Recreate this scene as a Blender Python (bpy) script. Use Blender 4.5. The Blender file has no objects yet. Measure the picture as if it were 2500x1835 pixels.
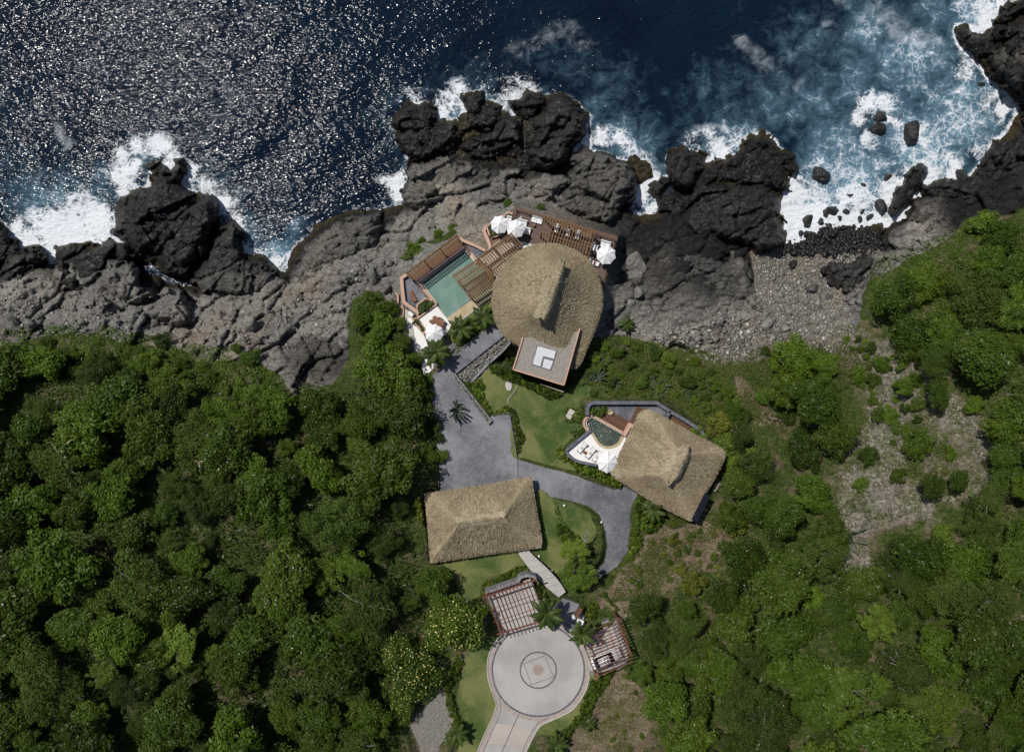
import bpy, math, random
import numpy as np
from mathutils import Vector, Matrix
from mathutils.geometry import delaunay_2d_cdt

# ------------------------------------------------------------------ camera, sky, sun, exposure
SC = bpy.context.scene
COL = SC.collection
CAMH, SPX = 110.0, 0.066            # camera height over the sea (m), metres per plan unit at sea level
cam = bpy.data.cameras.new('camera'); camo = bpy.data.objects.new('camera', cam); COL.objects.link(camo)
camo.location = (0, 0, CAMH); camo.rotation_euler = (0, 0, 0)
cam.sensor_width = 36; cam.lens = 24; cam.clip_start = 1; cam.clip_end = 60000
SC.camera = camo
ZEN, SUNDIR = math.radians(33), Vector((-0.75, 0.66, 0)).normalized()
TOSUN = Vector((SUNDIR.x*math.sin(ZEN), SUNDIR.y*math.sin(ZEN), math.cos(ZEN)))
world = bpy.data.worlds.new('World'); SC.world = world; world.use_nodes = True
wn = world.node_tree.nodes; wl = world.node_tree.links
sky = wn.new('ShaderNodeTexSky'); sky.sky_type = 'NISHITA'; sky.sun_disc = False
sky.sun_elevation = math.pi/2-ZEN; sky.sun_rotation = math.atan2(TOSUN.x, TOSUN.y)
wl.new(sky.outputs[0], wn['Background'].inputs[0]); wn['Background'].inputs[1].default_value = 0.06
sl = bpy.data.lights.new('sun', 'SUN'); sl.energy = 3.6; sl.angle = math.radians(0.53); sl.color = (1, .97, .925)
slo = bpy.data.objects.new('sun', sl); COL.objects.link(slo); slo.location = (-60, 60, 140)
slo.rotation_euler = TOSUN.to_track_quat('Z', 'Y').to_euler()
SC.cycles.use_adaptive_sampling = True; SC.cycles.adaptive_threshold = .02
SC.cycles.max_bounces = 5; SC.cycles.diffuse_bounces = 2; SC.cycles.glossy_bounces = 2; SC.cycles.transmission_bounces = 2; SC.cycles.transparent_max_bounces = 4
SC.view_settings.view_transform = 'Standard'; SC.view_settings.look = 'None'
SC.view_settings.exposure = 0.0; SC.view_settings.gamma = 1.0; SC.view_settings.use_curve_mapping = False

# ------------------------------------------------------------------ survey helpers
def P(x, y, z=0.0):
    k = SPX*(CAMH-z)/CAMH
    return ((x-1250)*k, (917.5-y)*k, z)
def PX(d, z=0.0):                    # plan units to metres at a level
    return d*SPX*(CAMH-z)/CAMH
SH = {1: (940, 460, 3.303), 2: (1340, 940, 3.304), 3: (1000, 1120, 4.59), 4: (960, 1360, 3.411), 5: (920, 180, 2.1236),
      6: (0, 320, 2.345), 7: (1700, 0, 2.581), 8: (1440, 560, 2.1236), 9: (0, 780, 2.251), 10: (0, 1280, 2.1236),
      11: (1500, 1200, 2.251), 12: (1160, 490, 6.253), 13: (960, 560, 5.507), 14: (1000, 760, 3.442), 15: (1340, 960, 8.26), 16: (1340, 1440, 6.88)}
def t(n, pts):                       # survey sheet n -> plan units
    a, b, s = SH[n]
    if isinstance(pts, tuple): return (a+pts[0]/s, b+pts[1]/s)
    return [(a+x/s, b+y/s) for x, y in pts]

# ------------------------------------------------------------------ noise
def h2(ix, iy, seed):
    n = (ix.astype(np.int64)*374761393 + iy.astype(np.int64)*668265263 + seed*974634777) & 0xffffffff
    n = ((n ^ (n >> 13))*1274126177) & 0xffffffff
    n = ((n ^ (n >> 15))*2246822519) & 0xffffffff
    return (n ^ (n >> 16))/4294967296.0
def vnoise(x, y, seed=0):
    ix = np.floor(x).astype(np.int64); iy = np.floor(y).astype(np.int64)
    fx = x-ix; fy = y-iy; fx = fx*fx*fx*(fx*(fx*6-15)+10); fy = fy*fy*fy*(fy*(fy*6-15)+10)
    a = h2(ix, iy, seed); b = h2(ix+1, iy, seed); c = h2(ix, iy+1, seed); d = h2(ix+1, iy+1, seed)
    return (a+(b-a)*fx)*(1-fy)+(c+(d-c)*fx)*fy
def fbm(x, y, o=4, seed=0):
    s = 0; a = .5; tot = 0
    for k in range(o):
        s = s+a*vnoise(x, y, seed+k*17); tot += a; a *= .5; x = x*2.03+7.1; y = y*2.03+3.7
    return s/tot
def voro(x, y, seed):
    ix = np.floor(x).astype(np.int64); iy = np.floor(y).astype(np.int64)
    f1 = np.full(x.shape, 9.); f2 = np.full(x.shape, 9.); r = np.zeros(x.shape); r2 = np.zeros(x.shape); ddx = np.zeros(x.shape); ddy = np.zeros(x.shape)
    for i in (-1, 0, 1):
        for j in (-1, 0, 1):
            cx = ix+i; cy = iy+j
            px = cx+.1+.8*h2(cx, cy, seed); py = cy+.1+.8*h2(cx, cy, seed+5)
            dx = x-px; dy = y-py; d = np.sqrt(dx*dx+dy*dy)
            m = d < f1
            f2 = np.where(m, f1, np.minimum(f2, d))
            r = np.where(m, h2(cx, cy, seed+11), r); r2 = np.where(m, h2(cx, cy, seed+19), r2)
            ddx = np.where(m, dx, ddx); ddy = np.where(m, dy, ddy); f1 = np.where(m, d, f1)
    return f2-f1, r, r2, ddx, ddy
def relief(x, y, seed=0, big=1.0):   # jointed rock: blocks at three sizes, tilted, with open cracks
    wx = x+1.6*(fbm(x*.15, y*.15, 3, seed+1)-.5)+.25*(fbm(x*.8, y*.8, 2, seed+3)-.5)
    wy = y+1.6*(fbm(x*.15+9, y*.15, 3, seed+2)-.5)+.25*(fbm(x*.8, y*.8+5, 2, seed+4)-.5)
    z = 0
    for sc, A, tl, cd, w, ang in ((8.5, 1.2*big, .12, .8, .04, .5), (3.3, .75, .27, .5, .055, .9), (1.35, .42, .55, .24, .07, .2)):
        c, s = math.cos(ang), math.sin(ang)
        e, r, r2, dx, dy = voro((c*wx+s*wy)/(sc*1.6), (-s*wx+c*wy)/(sc*.9), seed+int(sc*10))
        z = z+A*(r-.5)+tl*sc*(dx*(r2-.5)*2+dy*(r-.5)*2)-cd*np.exp(-(e/w)**2)
    return z+.5*(fbm(x*.35, y*.35, 4, seed+31)-.5)+.12*(np.abs(fbm(x*1.6, y*1.6, 3, seed+41)-.5)*-4+.5)
def sstep(a, b, v):
    u = np.clip((v-a)/(b-a), 0, 1); return u*u*(3-2*u)
def sdf(poly, x, y):                 # signed distance, positive inside
    d = np.full(x.shape, 1e9); ins = np.zeros(x.shape, bool); n = len(poly)
    for i in range(n):
        x0, y0 = poly[i]; x1, y1 = poly[(i+1) % n]
        ex, ey = x1-x0, y1-y0; L = ex*ex+ey*ey+1e-9
        u = np.clip(((x-x0)*ex+(y-y0)*ey)/L, 0, 1)
        d = np.minimum(d, (x-x0-u*ex)**2+(y-y0-u*ey)**2)
        cnd = ((y0 > y) != (y1 > y)) & (x < (x1-x0)*(y-y0)/(y1-y0+1e-12)+x0)
        ins ^= cnd
    d = np.sqrt(d); return np.where(ins, d, -d)
def inside(poly, x, y):
    return sdf(poly, np.array([float(x)]), np.array([float(y)]))[0] > 0

# ------------------------------------------------------------------ objects
def tag(o, label=None, cat=None, group=None, kind=None):
    if label: o['label'] = label
    if cat: o['category'] = cat
    if group: o['group'] = group
    if kind: o['kind'] = kind
    return o
def thing(name, label, cat, loc=(0, 0, 0), group=None, rz=0.0):
    o = bpy.data.objects.new(name, None); COL.objects.link(o); o.empty_display_size = .3
    o.location = loc; o.rotation_euler = (0, 0, rz)
    return tag(o, label, cat, group)
def npmesh(name, V, F, mat=None, smooth=False, fattr=None, vattr=None):
    V = np.asarray(V, np.float32); F = np.asarray(F, np.int32); k = F.shape[1]
    me = bpy.data.meshes.new(name)
    me.vertices.add(len(V)); me.vertices.foreach_set('co', V.ravel())
    me.loops.add(F.size); me.loops.foreach_set('vertex_index', F.ravel())
    me.polygons.add(len(F)); me.polygons.foreach_set('loop_start', np.arange(0, F.size, k, dtype=np.int32))
    me.update(calc_edges=True)
    if smooth: me.polygons.foreach_set('use_smooth', np.ones(len(F), bool))
    for nm, v in (fattr or {}).items():
        a = me.attributes.new(nm, 'FLOAT', 'FACE'); a.data.foreach_set('value', np.asarray(v, np.float32))
    for nm, v in (vattr or {}).items():
        a = me.attributes.new(nm, 'FLOAT', 'POINT'); a.data.foreach_set('value', np.asarray(v, np.float32))
    if mat: me.materials.append(mat)
    return me
def put(name, me, parent=None, loc=None, rot=None, scale=None):
    o = bpy.data.objects.new(name, me); COL.objects.link(o)
    if parent: o.parent = parent
    if loc is not None: o.location = loc
    if rot is not None: o.rotation_euler = rot
    if scale is not None: o.scale = scale
    return o
class G:                             # collects solids, then becomes ONE mesh object
    def __init__(s): s.v = []; s.f = []
    def add(s, vs, fs):
        n = len(s.v); s.v += [tuple(v) for v in vs]; s.f += [tuple(i+n for i in f) for f in fs]; return s
    def bar(s, a, b, w, h, up=Vector((0, 0, 1))):       # beam from a to b (top centre line), w wide, h deep
        a, b = Vector(a), Vector(b); d = (b-a).normalized(); r = d.cross(up)
        if r.length < 1e-5: r = Vector((1, 0, 0))
        r.normalize(); u = r.cross(d)
        q = []
        for p in (a, b):
            for i, j in ((-1, 0), (1, 0), (1, -1), (-1, -1)): q.append(p+r*(i*w/2)+u*(j*h))
        return s.add(q, [(0, 1, 2, 3), (7, 6, 5, 4), (0, 4, 5, 1), (1, 5, 6, 2), (2, 6, 7, 3), (3, 7, 4, 0)])
    def box(s, c, sz, rz=0.0, bev=0.0):                  # c = centre of the base
        cx, cy, cz = c; sx, sy, h = sz[0]/2, sz[1]/2, sz[2]; co, si = math.cos(rz), math.sin(rz)
        def ring(ex, ey, z): return [(cx+co*x-si*y, cy+si*x+co*y, z) for x, y in ((-ex, -ey), (ex, -ey), (ex, ey), (-ex, ey))]
        if bev:
            R = [ring(sx, sy, cz), ring(sx, sy, cz+h-bev), ring(sx-bev, sy-bev, cz+h)]
        else: R = [ring(sx, sy, cz), ring(sx, sy, cz+h)]
        v = sum(R, []); f = [(3, 2, 1, 0)]
        for k in range(len(R)-1):
            for i in range(4): f.append((4*k+i, 4*k+(i+1) % 4, 4*k+4+(i+1) % 4, 4*k+4+i))
        n = 4*len(R); f.append((n-4, n-3, n-2, n-1)); return s.add(v, f)
    def tube(s, pts, rad, n=7, cap=True):
        pts = [Vector(p) for p in pts]; v = []; f = []
        for i, p in enumerate(pts):
            d = (pts[min(i+1, len(pts)-1)]-pts[max(i-1, 0)]).normalized()
            r = d.cross(Vector((0.31, 0.17, 0.93))); r = r.normalized() if r.length > 1e-4 else Vector((1, 0, 0)); u = d.cross(r)
            R = rad[i] if hasattr(rad, '__len__') else rad
            for k in range(n):
                a = 2*math.pi*k/n; v.append(p+r*(R*math.cos(a))+u*(R*math.sin(a)))
        for i in range(len(pts)-1):
            for k in range(n): f.append((i*n+k, i*n+(k+1) % n, (i+1)*n+(k+1) % n, (i+1)*n+k))
        if cap: f.append(tuple(range(n-1, -1, -1))); f.append(tuple(range((len(pts)-1)*n, len(pts)*n)))
        return s.add(v, f)
    def disc(s, c, r, h, n=24):                          # upright cylinder, c = centre of the base
        return s.tube([c, (c[0], c[1], c[2]+h)], r, n)
    def prism(s, poly, z0, z1):                          # plan polygon seen at z1, carried down to z0
        top = [P(x, y, z1) for x, y in poly]; n = len(top)
        if sum(top[i][0]*top[(i+1) % n][1]-top[(i+1) % n][0]*top[i][1] for i in range(n)) < 0: top = top[::-1]
        v = [(x, y, z0) for x, y, _ in top]+top
        f = [tuple(range(n-1, -1, -1)), tuple(range(n, 2*n))]+[(i, (i+1) % n, n+(i+1) % n, n+i) for i in range(n)]
        return s.add(v, f)
    def wall(s, pts, w, z0, z1, closed=False):           # plan polyline (seen at z1), w in plan units
        n = len(pts); A = []; B = []
        for i, (x, y) in enumerate(pts):
            a = pts[i-1] if (i or closed) else pts[i]; b = pts[(i+1) % n] if (i < n-1 or closed) else pts[i]
            def un(p, q):
                dx, dy = q[0]-p[0], q[1]-p[1]; L = math.hypot(dx, dy) or 1; return dx/L, dy/L
            d0 = un(a, (x, y)) if a != (x, y) else un((x, y), b); d1 = un((x, y), b) if b != (x, y) else d0
            nx, ny = -(d0[1]+d1[1]), d0[0]+d1[0]; L = math.hypot(nx, ny) or 1; nx /= L; ny /= L
            m = 1/max(.5, nx*-d0[1]+ny*d0[0]); A.append((x+nx*w/2*m, y+ny*w/2*m)); B.append((x-nx*w/2*m, y-ny*w/2*m))
        k = n if closed else n-1
        v = []
        for q in (A, B):
            for x, y in q:
                X = P(x, y, z1); v += [X, (X[0], X[1], z0)]
        f = []; o = 2*n
        for i in range(k):
            j = (i+1) % n
            f += [(2*i, o+2*i, o+2*j, 2*j), (2*i+1, 2*i, 2*j, 2*j+1), (o+2*i, o+2*i+1, o+2*j+1, o+2*j), (2*i+1, 2*j+1, o+2*j+1, o+2*i+1)]
        if not closed: f += [(0, 1, o+1, o), (2*n-2, o+2*n-2, o+2*n-1, 2*n-1)]
        return s.add(v, f)
    def mesh(s, name, mat, smooth=False):
        me = bpy.data.meshes.new(name); me.from_pydata(s.v, [], s.f); me.update()
        if smooth: me.polygons.foreach_set('use_smooth', np.ones(len(me.polygons), bool))
        if mat: me.materials.append(mat)
        return me
    def build(s, name, mat, parent=None, smooth=False, local=False):
        if parent is not None and not local:
            l = parent.location
            par = parent.parent
            while par is not None: l = l+par.location; par = par.parent
            s.v = [(x-l[0], y-l[1], z-l[2]) for x, y, z in s.v]
        return put(name, s.mesh(name, mat, smooth), parent)
def dup(root, loc, rz=0.0, scale=1.0, label=None, group=None, parent=None):
    r = root.copy(); COL.objects.link(r); r.parent = parent
    if loc is not None:
        r.location = loc; r.rotation_euler = (0, 0, rz); r.scale = (scale,)*3 if not hasattr(scale, '__len__') else scale
    if label: r['label'] = label
    if group: r['group'] = group
    for ch in list(root.children): dup(ch, None, parent=r)
    return r
def spline(pts, n=8, closed=False):
    out = []; N = len(pts); rng = range(N if closed else N-1)
    for i in rng:
        p0 = pts[(i-1) % N] if closed or i else pts[0]; p1 = pts[i]; p2 = pts[(i+1) % N]; p3 = pts[(i+2) % N] if closed or i+2 < N else pts[-1]
        for k in range(n):
            u = k/n
            out.append(tuple(.5*(2*b+(c-a)*u+(2*a-5*b+4*c-d)*u*u+(3*b-a-3*c+d)*u**3) for a, b, c, d in zip(p0, p1, p2, p3)))
    if not closed: out.append(tuple(pts[-1]))
    return out
# ------------------------------------------------------------------ materials (all node based)
class NT:
    def __init__(s, name):
        s.m = bpy.data.materials.new(name); s.m.use_nodes = True; s.t = s.m.node_tree; s.n = s.t.nodes; s.l = s.t.links
        s.b = s.n['Principled BSDF']; s.geo = s.n.new('ShaderNodeTexCoord')
    def N(s, typ, **k):
        q = s.n.new('ShaderNode'+typ)
        for a, v in k.items(): setattr(q, a, v)
        return q
    def link(s, a, b): s.l.new(a, b)
    def coord(s, scale=(1, 1, 1), rot=0.0, kind='world'):
        if kind == 'world': src = s.N('NewGeometry').outputs['Position']
        else: src = s.geo.outputs['Object']
        mp = s.N('Mapping'); mp.inputs['Scale'].default_value = scale; mp.inputs['Rotation'].default_value = (0, 0, rot)
        s.link(src, mp.inputs['Vector']); return mp.outputs[0]
    def noise(s, scale, detail=4, rough=.55, dist=0.0, co=None):
        q = s.N('TexNoise'); q.inputs['Scale'].default_value = scale; q.inputs['Detail'].default_value = detail
        q.inputs['Roughness'].default_value = rough; q.inputs['Distortion'].default_value = dist
        s.link(co or s.coord(), q.inputs['Vector']); return q.outputs['Fac']
    def voronoi(s, scale, feature='F1', co=None, out='Distance', rand=1.0):
        q = s.N('TexVoronoi', feature=feature); q.inputs['Scale'].default_value = scale; q.inputs['Randomness'].default_value = rand
        s.link(co or s.coord(), q.inputs['Vector']); return q.outputs[out]
    def ramp(s, fac, stops, interp='LINEAR'):
        q = s.N('ValToRGB'); q.color_ramp.interpolation = interp; e = q.color_ramp.elements
        while len(e) < len(stops): e.new(.5)
        for k, (p, c) in enumerate(stops):
            e[k].position = p; e[k].color = tuple(c)+(1,) if hasattr(c, '__len__') else (c, c, c, 1)
        s.link(fac, q.inputs[0]); return q.outputs[0]
    def mix(s, f, a, b, mode='MIX'):
        q = s.N('Mix', data_type='RGBA', blend_type=mode)
        for v, k in ((f, 0), (a, 6), (b, 7)):
            if hasattr(v, 'is_output'): s.link(v, q.inputs[k])
            elif k == 0: q.inputs[0].default_value = v
            else: q.inputs[k].default_value = tuple(v)+(1,)
        return q.outputs[2]
    def math(s, op, a, b=0.0, c=0.0, clamp=False):
        q = s.N('Math', operation=op, use_clamp=clamp)
        for k, v in enumerate((a, b, c)):
            if hasattr(v, 'is_output'): s.link(v, q.inputs[k])
            else: q.inputs[k].default_value = v
        return q.outputs[0]
    def attr(s, name):
        q = s.N('Attribute'); q.attribute_name = name; return q.outputs['Fac']
    def orand(s): return s.N('ObjectInfo').outputs['Random']
    def smooth(s, v, a, b):
        q = s.N('MapRange', interpolation_type='SMOOTHSTEP'); 
        for k, x in ((0, v), (1, a), (2, b)):
            if hasattr(x, 'is_output'): s.link(x, q.inputs[k])
            else: q.inputs[k].default_value = x
        return q.outputs[0]
    def bump(s, h, dist=.05, strength=1.0, prev=None):
        q = s.N('Bump'); q.inputs['Strength'].default_value = strength; q.inputs['Distance'].default_value = dist
        s.link(h, q.inputs['Height'])
        if prev: s.link(prev, q.inputs['Normal'])
        s.link(q.outputs[0], s.b.inputs['Normal']); return q.outputs[0]
    def out(s, col=None, rough=.8, spec=.3, metal=0.0):
        if col is not None:
            if hasattr(col, 'is_output'): s.link(col, s.b.inputs['Base Color'])
            else: s.b.inputs['Base Color'].default_value = tuple(col)+(1,)
        if hasattr(rough, 'is_output'): s.link(rough, s.b.inputs['Roughness'])
        else: s.b.inputs['Roughness'].default_value = rough
        s.b.inputs['Specular IOR Level'].default_value = spec; s.b.inputs['Metallic'].default_value = metal
        return s.m
def speckle(name, c0, c1, sc=3.0, fine=30.0, rough=.85, bd=.01, spec=.25, amt=.35):
    n = NT(name); a = n.noise(sc, 5, .6); f = n.noise(fine, 3, .7)
    col = n.mix(n.smooth(a, .3, .7), c0, c1); col = n.mix(n.math('MULTIPLY', n.smooth(f, .35, .7), amt), col, tuple(x*.45 for x in c0))
    n.bump(f, bd); return n.out(col, rough, spec)
def wood(name, c0, c1, rot=0.0, rough=.7):
    n = NT(name); g = n.noise(2.2, 6, .65, 0, n.coord((1, 9, 1), rot)); r = n.orand()
    col = n.mix(n.smooth(g, .3, .7), c0, c1); col = n.mix(n.math('MULTIPLY', r, .45), col, tuple(x*.5 for x in c0))
    n.bump(g, .01); return n.out(col, rough, .3)
def foliage(name, dark, mid, light, gloss=.45, clump=.6, hue=None):
    n = NT(name); r = n.attr('rnd'); cl = n.noise(clump, 3, .6); o = n.orand()
    v = n.math('ADD', n.math('MULTIPLY', r, .55), n.math('MULTIPLY', cl, .55))
    col = n.ramp(v, [(.18, dark), (.55, mid), (.92, light)])
    col = n.mix(n.math('MULTIPLY', o, .35), col, hue or (light[0]*1.15, light[1]*.95, light[2]), 'MIX')
    oo = n.math('FRACT', n.math('MULTIPLY', o, 7.31))
    col = n.mix(1.0, col, n.ramp(oo, [(0, .62), (1, 1.3)]), 'MULTIPLY')
    n.b.inputs['Transmission Weight'].default_value = 0
    m = n.out(col, gloss, .22)
    tr = n.N('BsdfTranslucent'); n.link(n.mix(1, col, (1.3, 1.5, .5), 'MULTIPLY'), tr.inputs[0])
    mx = n.N('MixShader'); mx.inputs[0].default_value = .22
    n.link(n.b.outputs[0], mx.inputs[1]); n.link(tr.outputs[0], mx.inputs[2]); n.link(mx.outputs[0], n.n['Material Output'].inputs[0])
    return m
M = {}
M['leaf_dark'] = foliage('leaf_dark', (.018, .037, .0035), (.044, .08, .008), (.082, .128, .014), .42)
M['leaf_mid'] = foliage('leaf_mid', (.023, .047, .004), (.06, .112, .008), (.112, .175, .016))
M['leaf_olive'] = foliage('leaf_olive', (.024, .044, .006), (.052, .088, .011), (.09, .13, .022), .6)
M['leaf_lime'] = foliage('leaf_lime', (0.0403, 0.0747, 0.0069), (0.0862, 0.1437, 0.0138), (0.1380, 0.2070, 0.0253))
M['leaf_yellow'] = foliage('leaf_yellow', (0.0525, 0.0735, 0.0084), (0.1155, 0.1470, 0.0158), (0.1995, 0.2100, 0.0315))
M['leaf_palm'] = foliage('leaf_palm', (0.0240, 0.0456, 0.0096), (0.0540, 0.0900, 0.0168), (0.1020, 0.1440, 0.0300), .35)
M['grass_blade'] = foliage('grass_blade', (0.0330, 0.0550, 0.0088), (0.0715, 0.1100, 0.0165), (0.1320, 0.1540, 0.0385), .7)
M['blossom_yellow'] = speckle('blossom_yellow', (.55, .5, .13), (.65, .6, .22), 4, 20, .7)
M['blossom_white'] = speckle('blossom_white', (.75, .75, .7), (.8, .8, .75), 4, 20, .7)
M['bark'] = speckle('bark', (.13, .105, .08), (.24, .21, .17), 3, 18, .9, .02)
M['bark_pale'] = speckle('bark_pale', (.4, .3, .2), (.52, .42, .3), 3, 18, .9, .02)
M['bark_grey'] = speckle('bark_grey', (.2, .19, .17), (.32, .3, .27), 3, 18, .9, .02)
M['cactus'] = speckle('cactus_skin', (.05, .075, .045), (.1, .13, .085), 2, 22, .7, .02)
M['white_plaster'] = speckle('white_plaster', (.8, .78, .74), (.85, .83, .79), .8, 9, .8, .004, amt=.08)
M['white_fabric'] = speckle('white_fabric', (.8, .79, .78), (.83, .82, .81), 2, 25, .85, .004, amt=.06)
M['peach'] = speckle('peach_plaster', (.5, .32, .235), (.58, .38, .285), .9, 7, .85, .006, amt=.15)
M['sand_coping'] = speckle('sand_coping', (.42, .34, .2), (.52, .43, .28), 1.2, 9, .8, .006, amt=.2)
M['cream'] = speckle('cream_plaster', (.5, .44, .35), (.6, .53, .43), 1, 9, .8, .006, amt=.15)
M['concrete'] = speckle('concrete', (.33, .31, .29), (.45, .42, .39), .22, 12, .85, .006, amt=.12)
M['concrete_pink'] = speckle('pink_concrete', (.42, .36, .31), (.48, .42, .37), .4, 12, .85, .006, amt=.12)
M['pebble_band'] = speckle('pebble_band', (.36, .3, .26), (.46, .4, .36), 2, 8, .85, .02, amt=.5)
M['kerb'] = speckle('kerb_stone', (.45, .42, .37), (.54, .5, .45), 1, 10, .85, .006, amt=.1)
M['cobble'] = speckle('dark_cobble', (.09, .09, .105), (.17, .17, .19), 2.5, 10, .7, .01)
M['mosaic'] = speckle('red_mosaic', (.3, .2, .17), (.42, .34, .3), 5, 12, .8, .01)
M['slate_wall'] = speckle('slate_wall', (.095, .095, .12), (.19, .19, .22), 2.4, 7, .7, .02, amt=.4)
M['stone'] = speckle('garden_stone', (.2, .18, .14), (.36, .33, .26), 1.6, 7, .85, .03, amt=.4)
M['stone_grey'] = speckle('grey_stone', (.16, .16, .165), (.3, .3, .3), 1.6, 7, .8, .03, amt=.4)
M['slab'] = speckle('pale_slab', (.44, .41, .35), (.54, .5, .44), 1.2, 8, .85, .01, amt=.15)
M['gravel'] = speckle('roof_gravel', (.27, .24, .205), (.46, .42, .365), 6, 14, .9, .04, amt=.75)
M['gravel_ground'] = speckle('ground_gravel', (.2, .18, .15), (.3, .275, .24), 3, 11, .9, .04, amt=.5)
M['roof_panel'] = speckle('roof_panel', (.6, .6, .6), (.66, .66, .66), .8, 8, .7, .003, amt=.06)
M['panel_edge'] = speckle('panel_edge', (.13, .13, .14), (.19, .19, .2), 2, 9, .7, .004)
M['wood_dark'] = wood('dark_wood', (.115, .066, .042), (.17, .102, .066))
M['wood_red'] = wood('red_wood', (.17, .06, .033), (.24, .095, .055))
M['wood_gold'] = wood('golden_wood', (.16, .085, .034), (.24, .135, .058))
M['wood_table'] = wood('table_wood', (.2, .09, .045), (.3, .15, .08))
M['dark_metal'] = speckle('dark_metal', (.03, .025, .022), (.05, .042, .036), 4, 20, .5, .002)
M['tile_deck'] = speckle('deck_tile', (.2, .1, .06), (.26, .14, .085), 3, 9, .8, .01)
M['pink_cloth'] = speckle('pink_cloth', (.6, .22, .2), (.7, .3, .28), 3, 20, .85, .004, amt=.1)
M['car_paint'] = NT('car_paint').out((.8, .8, .8), .18, .5)
M['car_glass'] = NT('car_glass').out((.008, .009, .01), .05, .5)
M['rubber'] = NT('rubber').out((.02, .02, .02), .8, .3)
M['solar'] = NT('solar_cell').out((.012, .012, .018), .25, .5)
M['lamp_white'] = NT('lamp_white').out((.8, .8, .78), .4, .4)
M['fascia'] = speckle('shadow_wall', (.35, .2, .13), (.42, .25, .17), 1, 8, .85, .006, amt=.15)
# thatch
n = NT('thatch'); r = n.attr('rnd'); a = n.noise(.45, 4, .6); f = n.noise(9, 3, .7)
v = n.math('ADD', n.math('MULTIPLY', r, .5), n.math('MULTIPLY', a, .6))
col = n.ramp(v, [(.15, (.135, .105, .064)), (.5, (.28, .226, .143)), (.8, (.405, .335, .22)), (1, (.55, .475, .34))])
col = n.mix(n.math('MULTIPLY', n.smooth(f, .4, .7), .35), col, (.1, .07, .04)); n.bump(f, .03); M['thatch'] = n.out(col, .9, .15)
n = NT('thatch_fresh'); r = n.attr('rnd'); a = n.noise(.6, 4, .6)
v = n.math('ADD', n.math('MULTIPLY', r, .6), n.math('MULTIPLY', a, .5))
col = n.ramp(v, [(.15, (.19, .15, .09)), (.5, (.335, .275, .18)), (1, (.52, .45, .32))]); M['thatch_fresh'] = n.out(col, .9, .15)
# deck boards: narrow boards with dark joints
def boards(name, c0, c1, rot, pitch):
    n = NT(name); co = n.coord((1, 1, 1), rot); sp = n.N('SeparateXYZ'); n.link(co, sp.inputs[0])
    u = n.math('DIVIDE', sp.outputs[1], pitch); fr = n.math('FRACT', u); fl = n.math('FLOOR', u)
    wn_ = n.N('TexWhiteNoise', noise_dimensions='1D'); n.link(fl, wn_.inputs['W'])
    gr = n.noise(1.5, 5, .6, 0, n.coord((1, 12, 1), rot))
    col = n.mix(n.smooth(gr, .3, .7), c0, c1); col = n.mix(n.math('MULTIPLY', wn_.outputs['Value'], .4), col, tuple(x*.55 for x in c0))
    gap = n.math('MULTIPLY', n.smooth(fr, .0, .07), n.smooth(n.math('SUBTRACT', 1, fr), .0, .07))
    col = n.mix(gap, tuple(x*.25 for x in c0), col); n.bump(gap, .02); return n.out(col, .75, .25)
M['deck'] = boards('deck_boards', (.14, .098, .084), (.185, .132, .113), math.radians(16.5), .26)
M['deck_brown'] = boards('brown_deck_boards', (.12, .06, .035), (.17, .09, .055), math.radians(28), .28)
M['deck_pool'] = boards('pool_deck_boards', (.14, .07, .045), (.19, .1, .065), math.radians(-37), .28)
# stamped slate-grey concrete
n = NT('stamped_slate'); a = n.noise(.16, 6, .66); b = n.noise(2.6, 5, .75, .2, n.coord((1, 1.8, 1), .4)); c = n.voronoi(1.1, 'DISTANCE_TO_EDGE'); f = n.noise(7, 4, .7)
col = n.mix(n.smooth(a, .35, .68), (.08, .081, .097), (.25, .248, .26)); col = n.mix(n.math('MULTIPLY', n.smooth(b, .46, .72), .6), col, (.32, .315, .325))
col = n.mix(n.math('MULTIPLY', n.smooth(f, .5, .75), .5), col, (.06, .062, .078)); jt = n.smooth(c, .0, .05)
col = n.mix(n.math('MULTIPLY', n.math('SUBTRACT', 1, jt), .12), col, (.05, .05, .06))
n.bump(n.math('ADD', n.math('MULTIPLY', jt, .15), b), .05); M['slate'] = n.out(col, .62, .3)
# lawn
n = NT('lawn_turf'); a = n.noise(.16, 4, .6, .5); b = n.noise(1.2, 4, .65); f = n.noise(14, 3, .8)
col = n.mix(n.smooth(a, .38, .62), (.06, .1, .026), (.2, .205, .075)); col = n.mix(n.math('MULTIPLY', n.smooth(b, .5, .75), .5), col, (.25, .215, .1))
col = n.mix(n.math('MULTIPLY', n.smooth(f, .4, .65), .45), col, (.05, .075, .02)); n.bump(f, .06); M['lawn'] = n.out(col, .95, .1)
# pool water (a still surface over a tiled basin)
def pool(name, c0, c1, bd, tint):
    n = NT(name); a = n.noise(.5, 5, .6, 1.0); w = n.noise(3.2, 3, .6, .8)
    col = n.mix(n.smooth(a, .3, .7), c0, c1); n.bump(w, bd); return n.out(col, .06 if bd < .05 else .17, .5)
M['pool'] = pool('pool_water', (.15, .25, .21), (.21, .31, .25), .012, 0)
M['plunge'] = pool('plunge_water', (.045, .06, .045), (.08, .1, .075), .09, 0)
M['pond'] = pool('pond_water', (.06, .06, .045), (.12, .115, .085), .16, 0)
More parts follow.
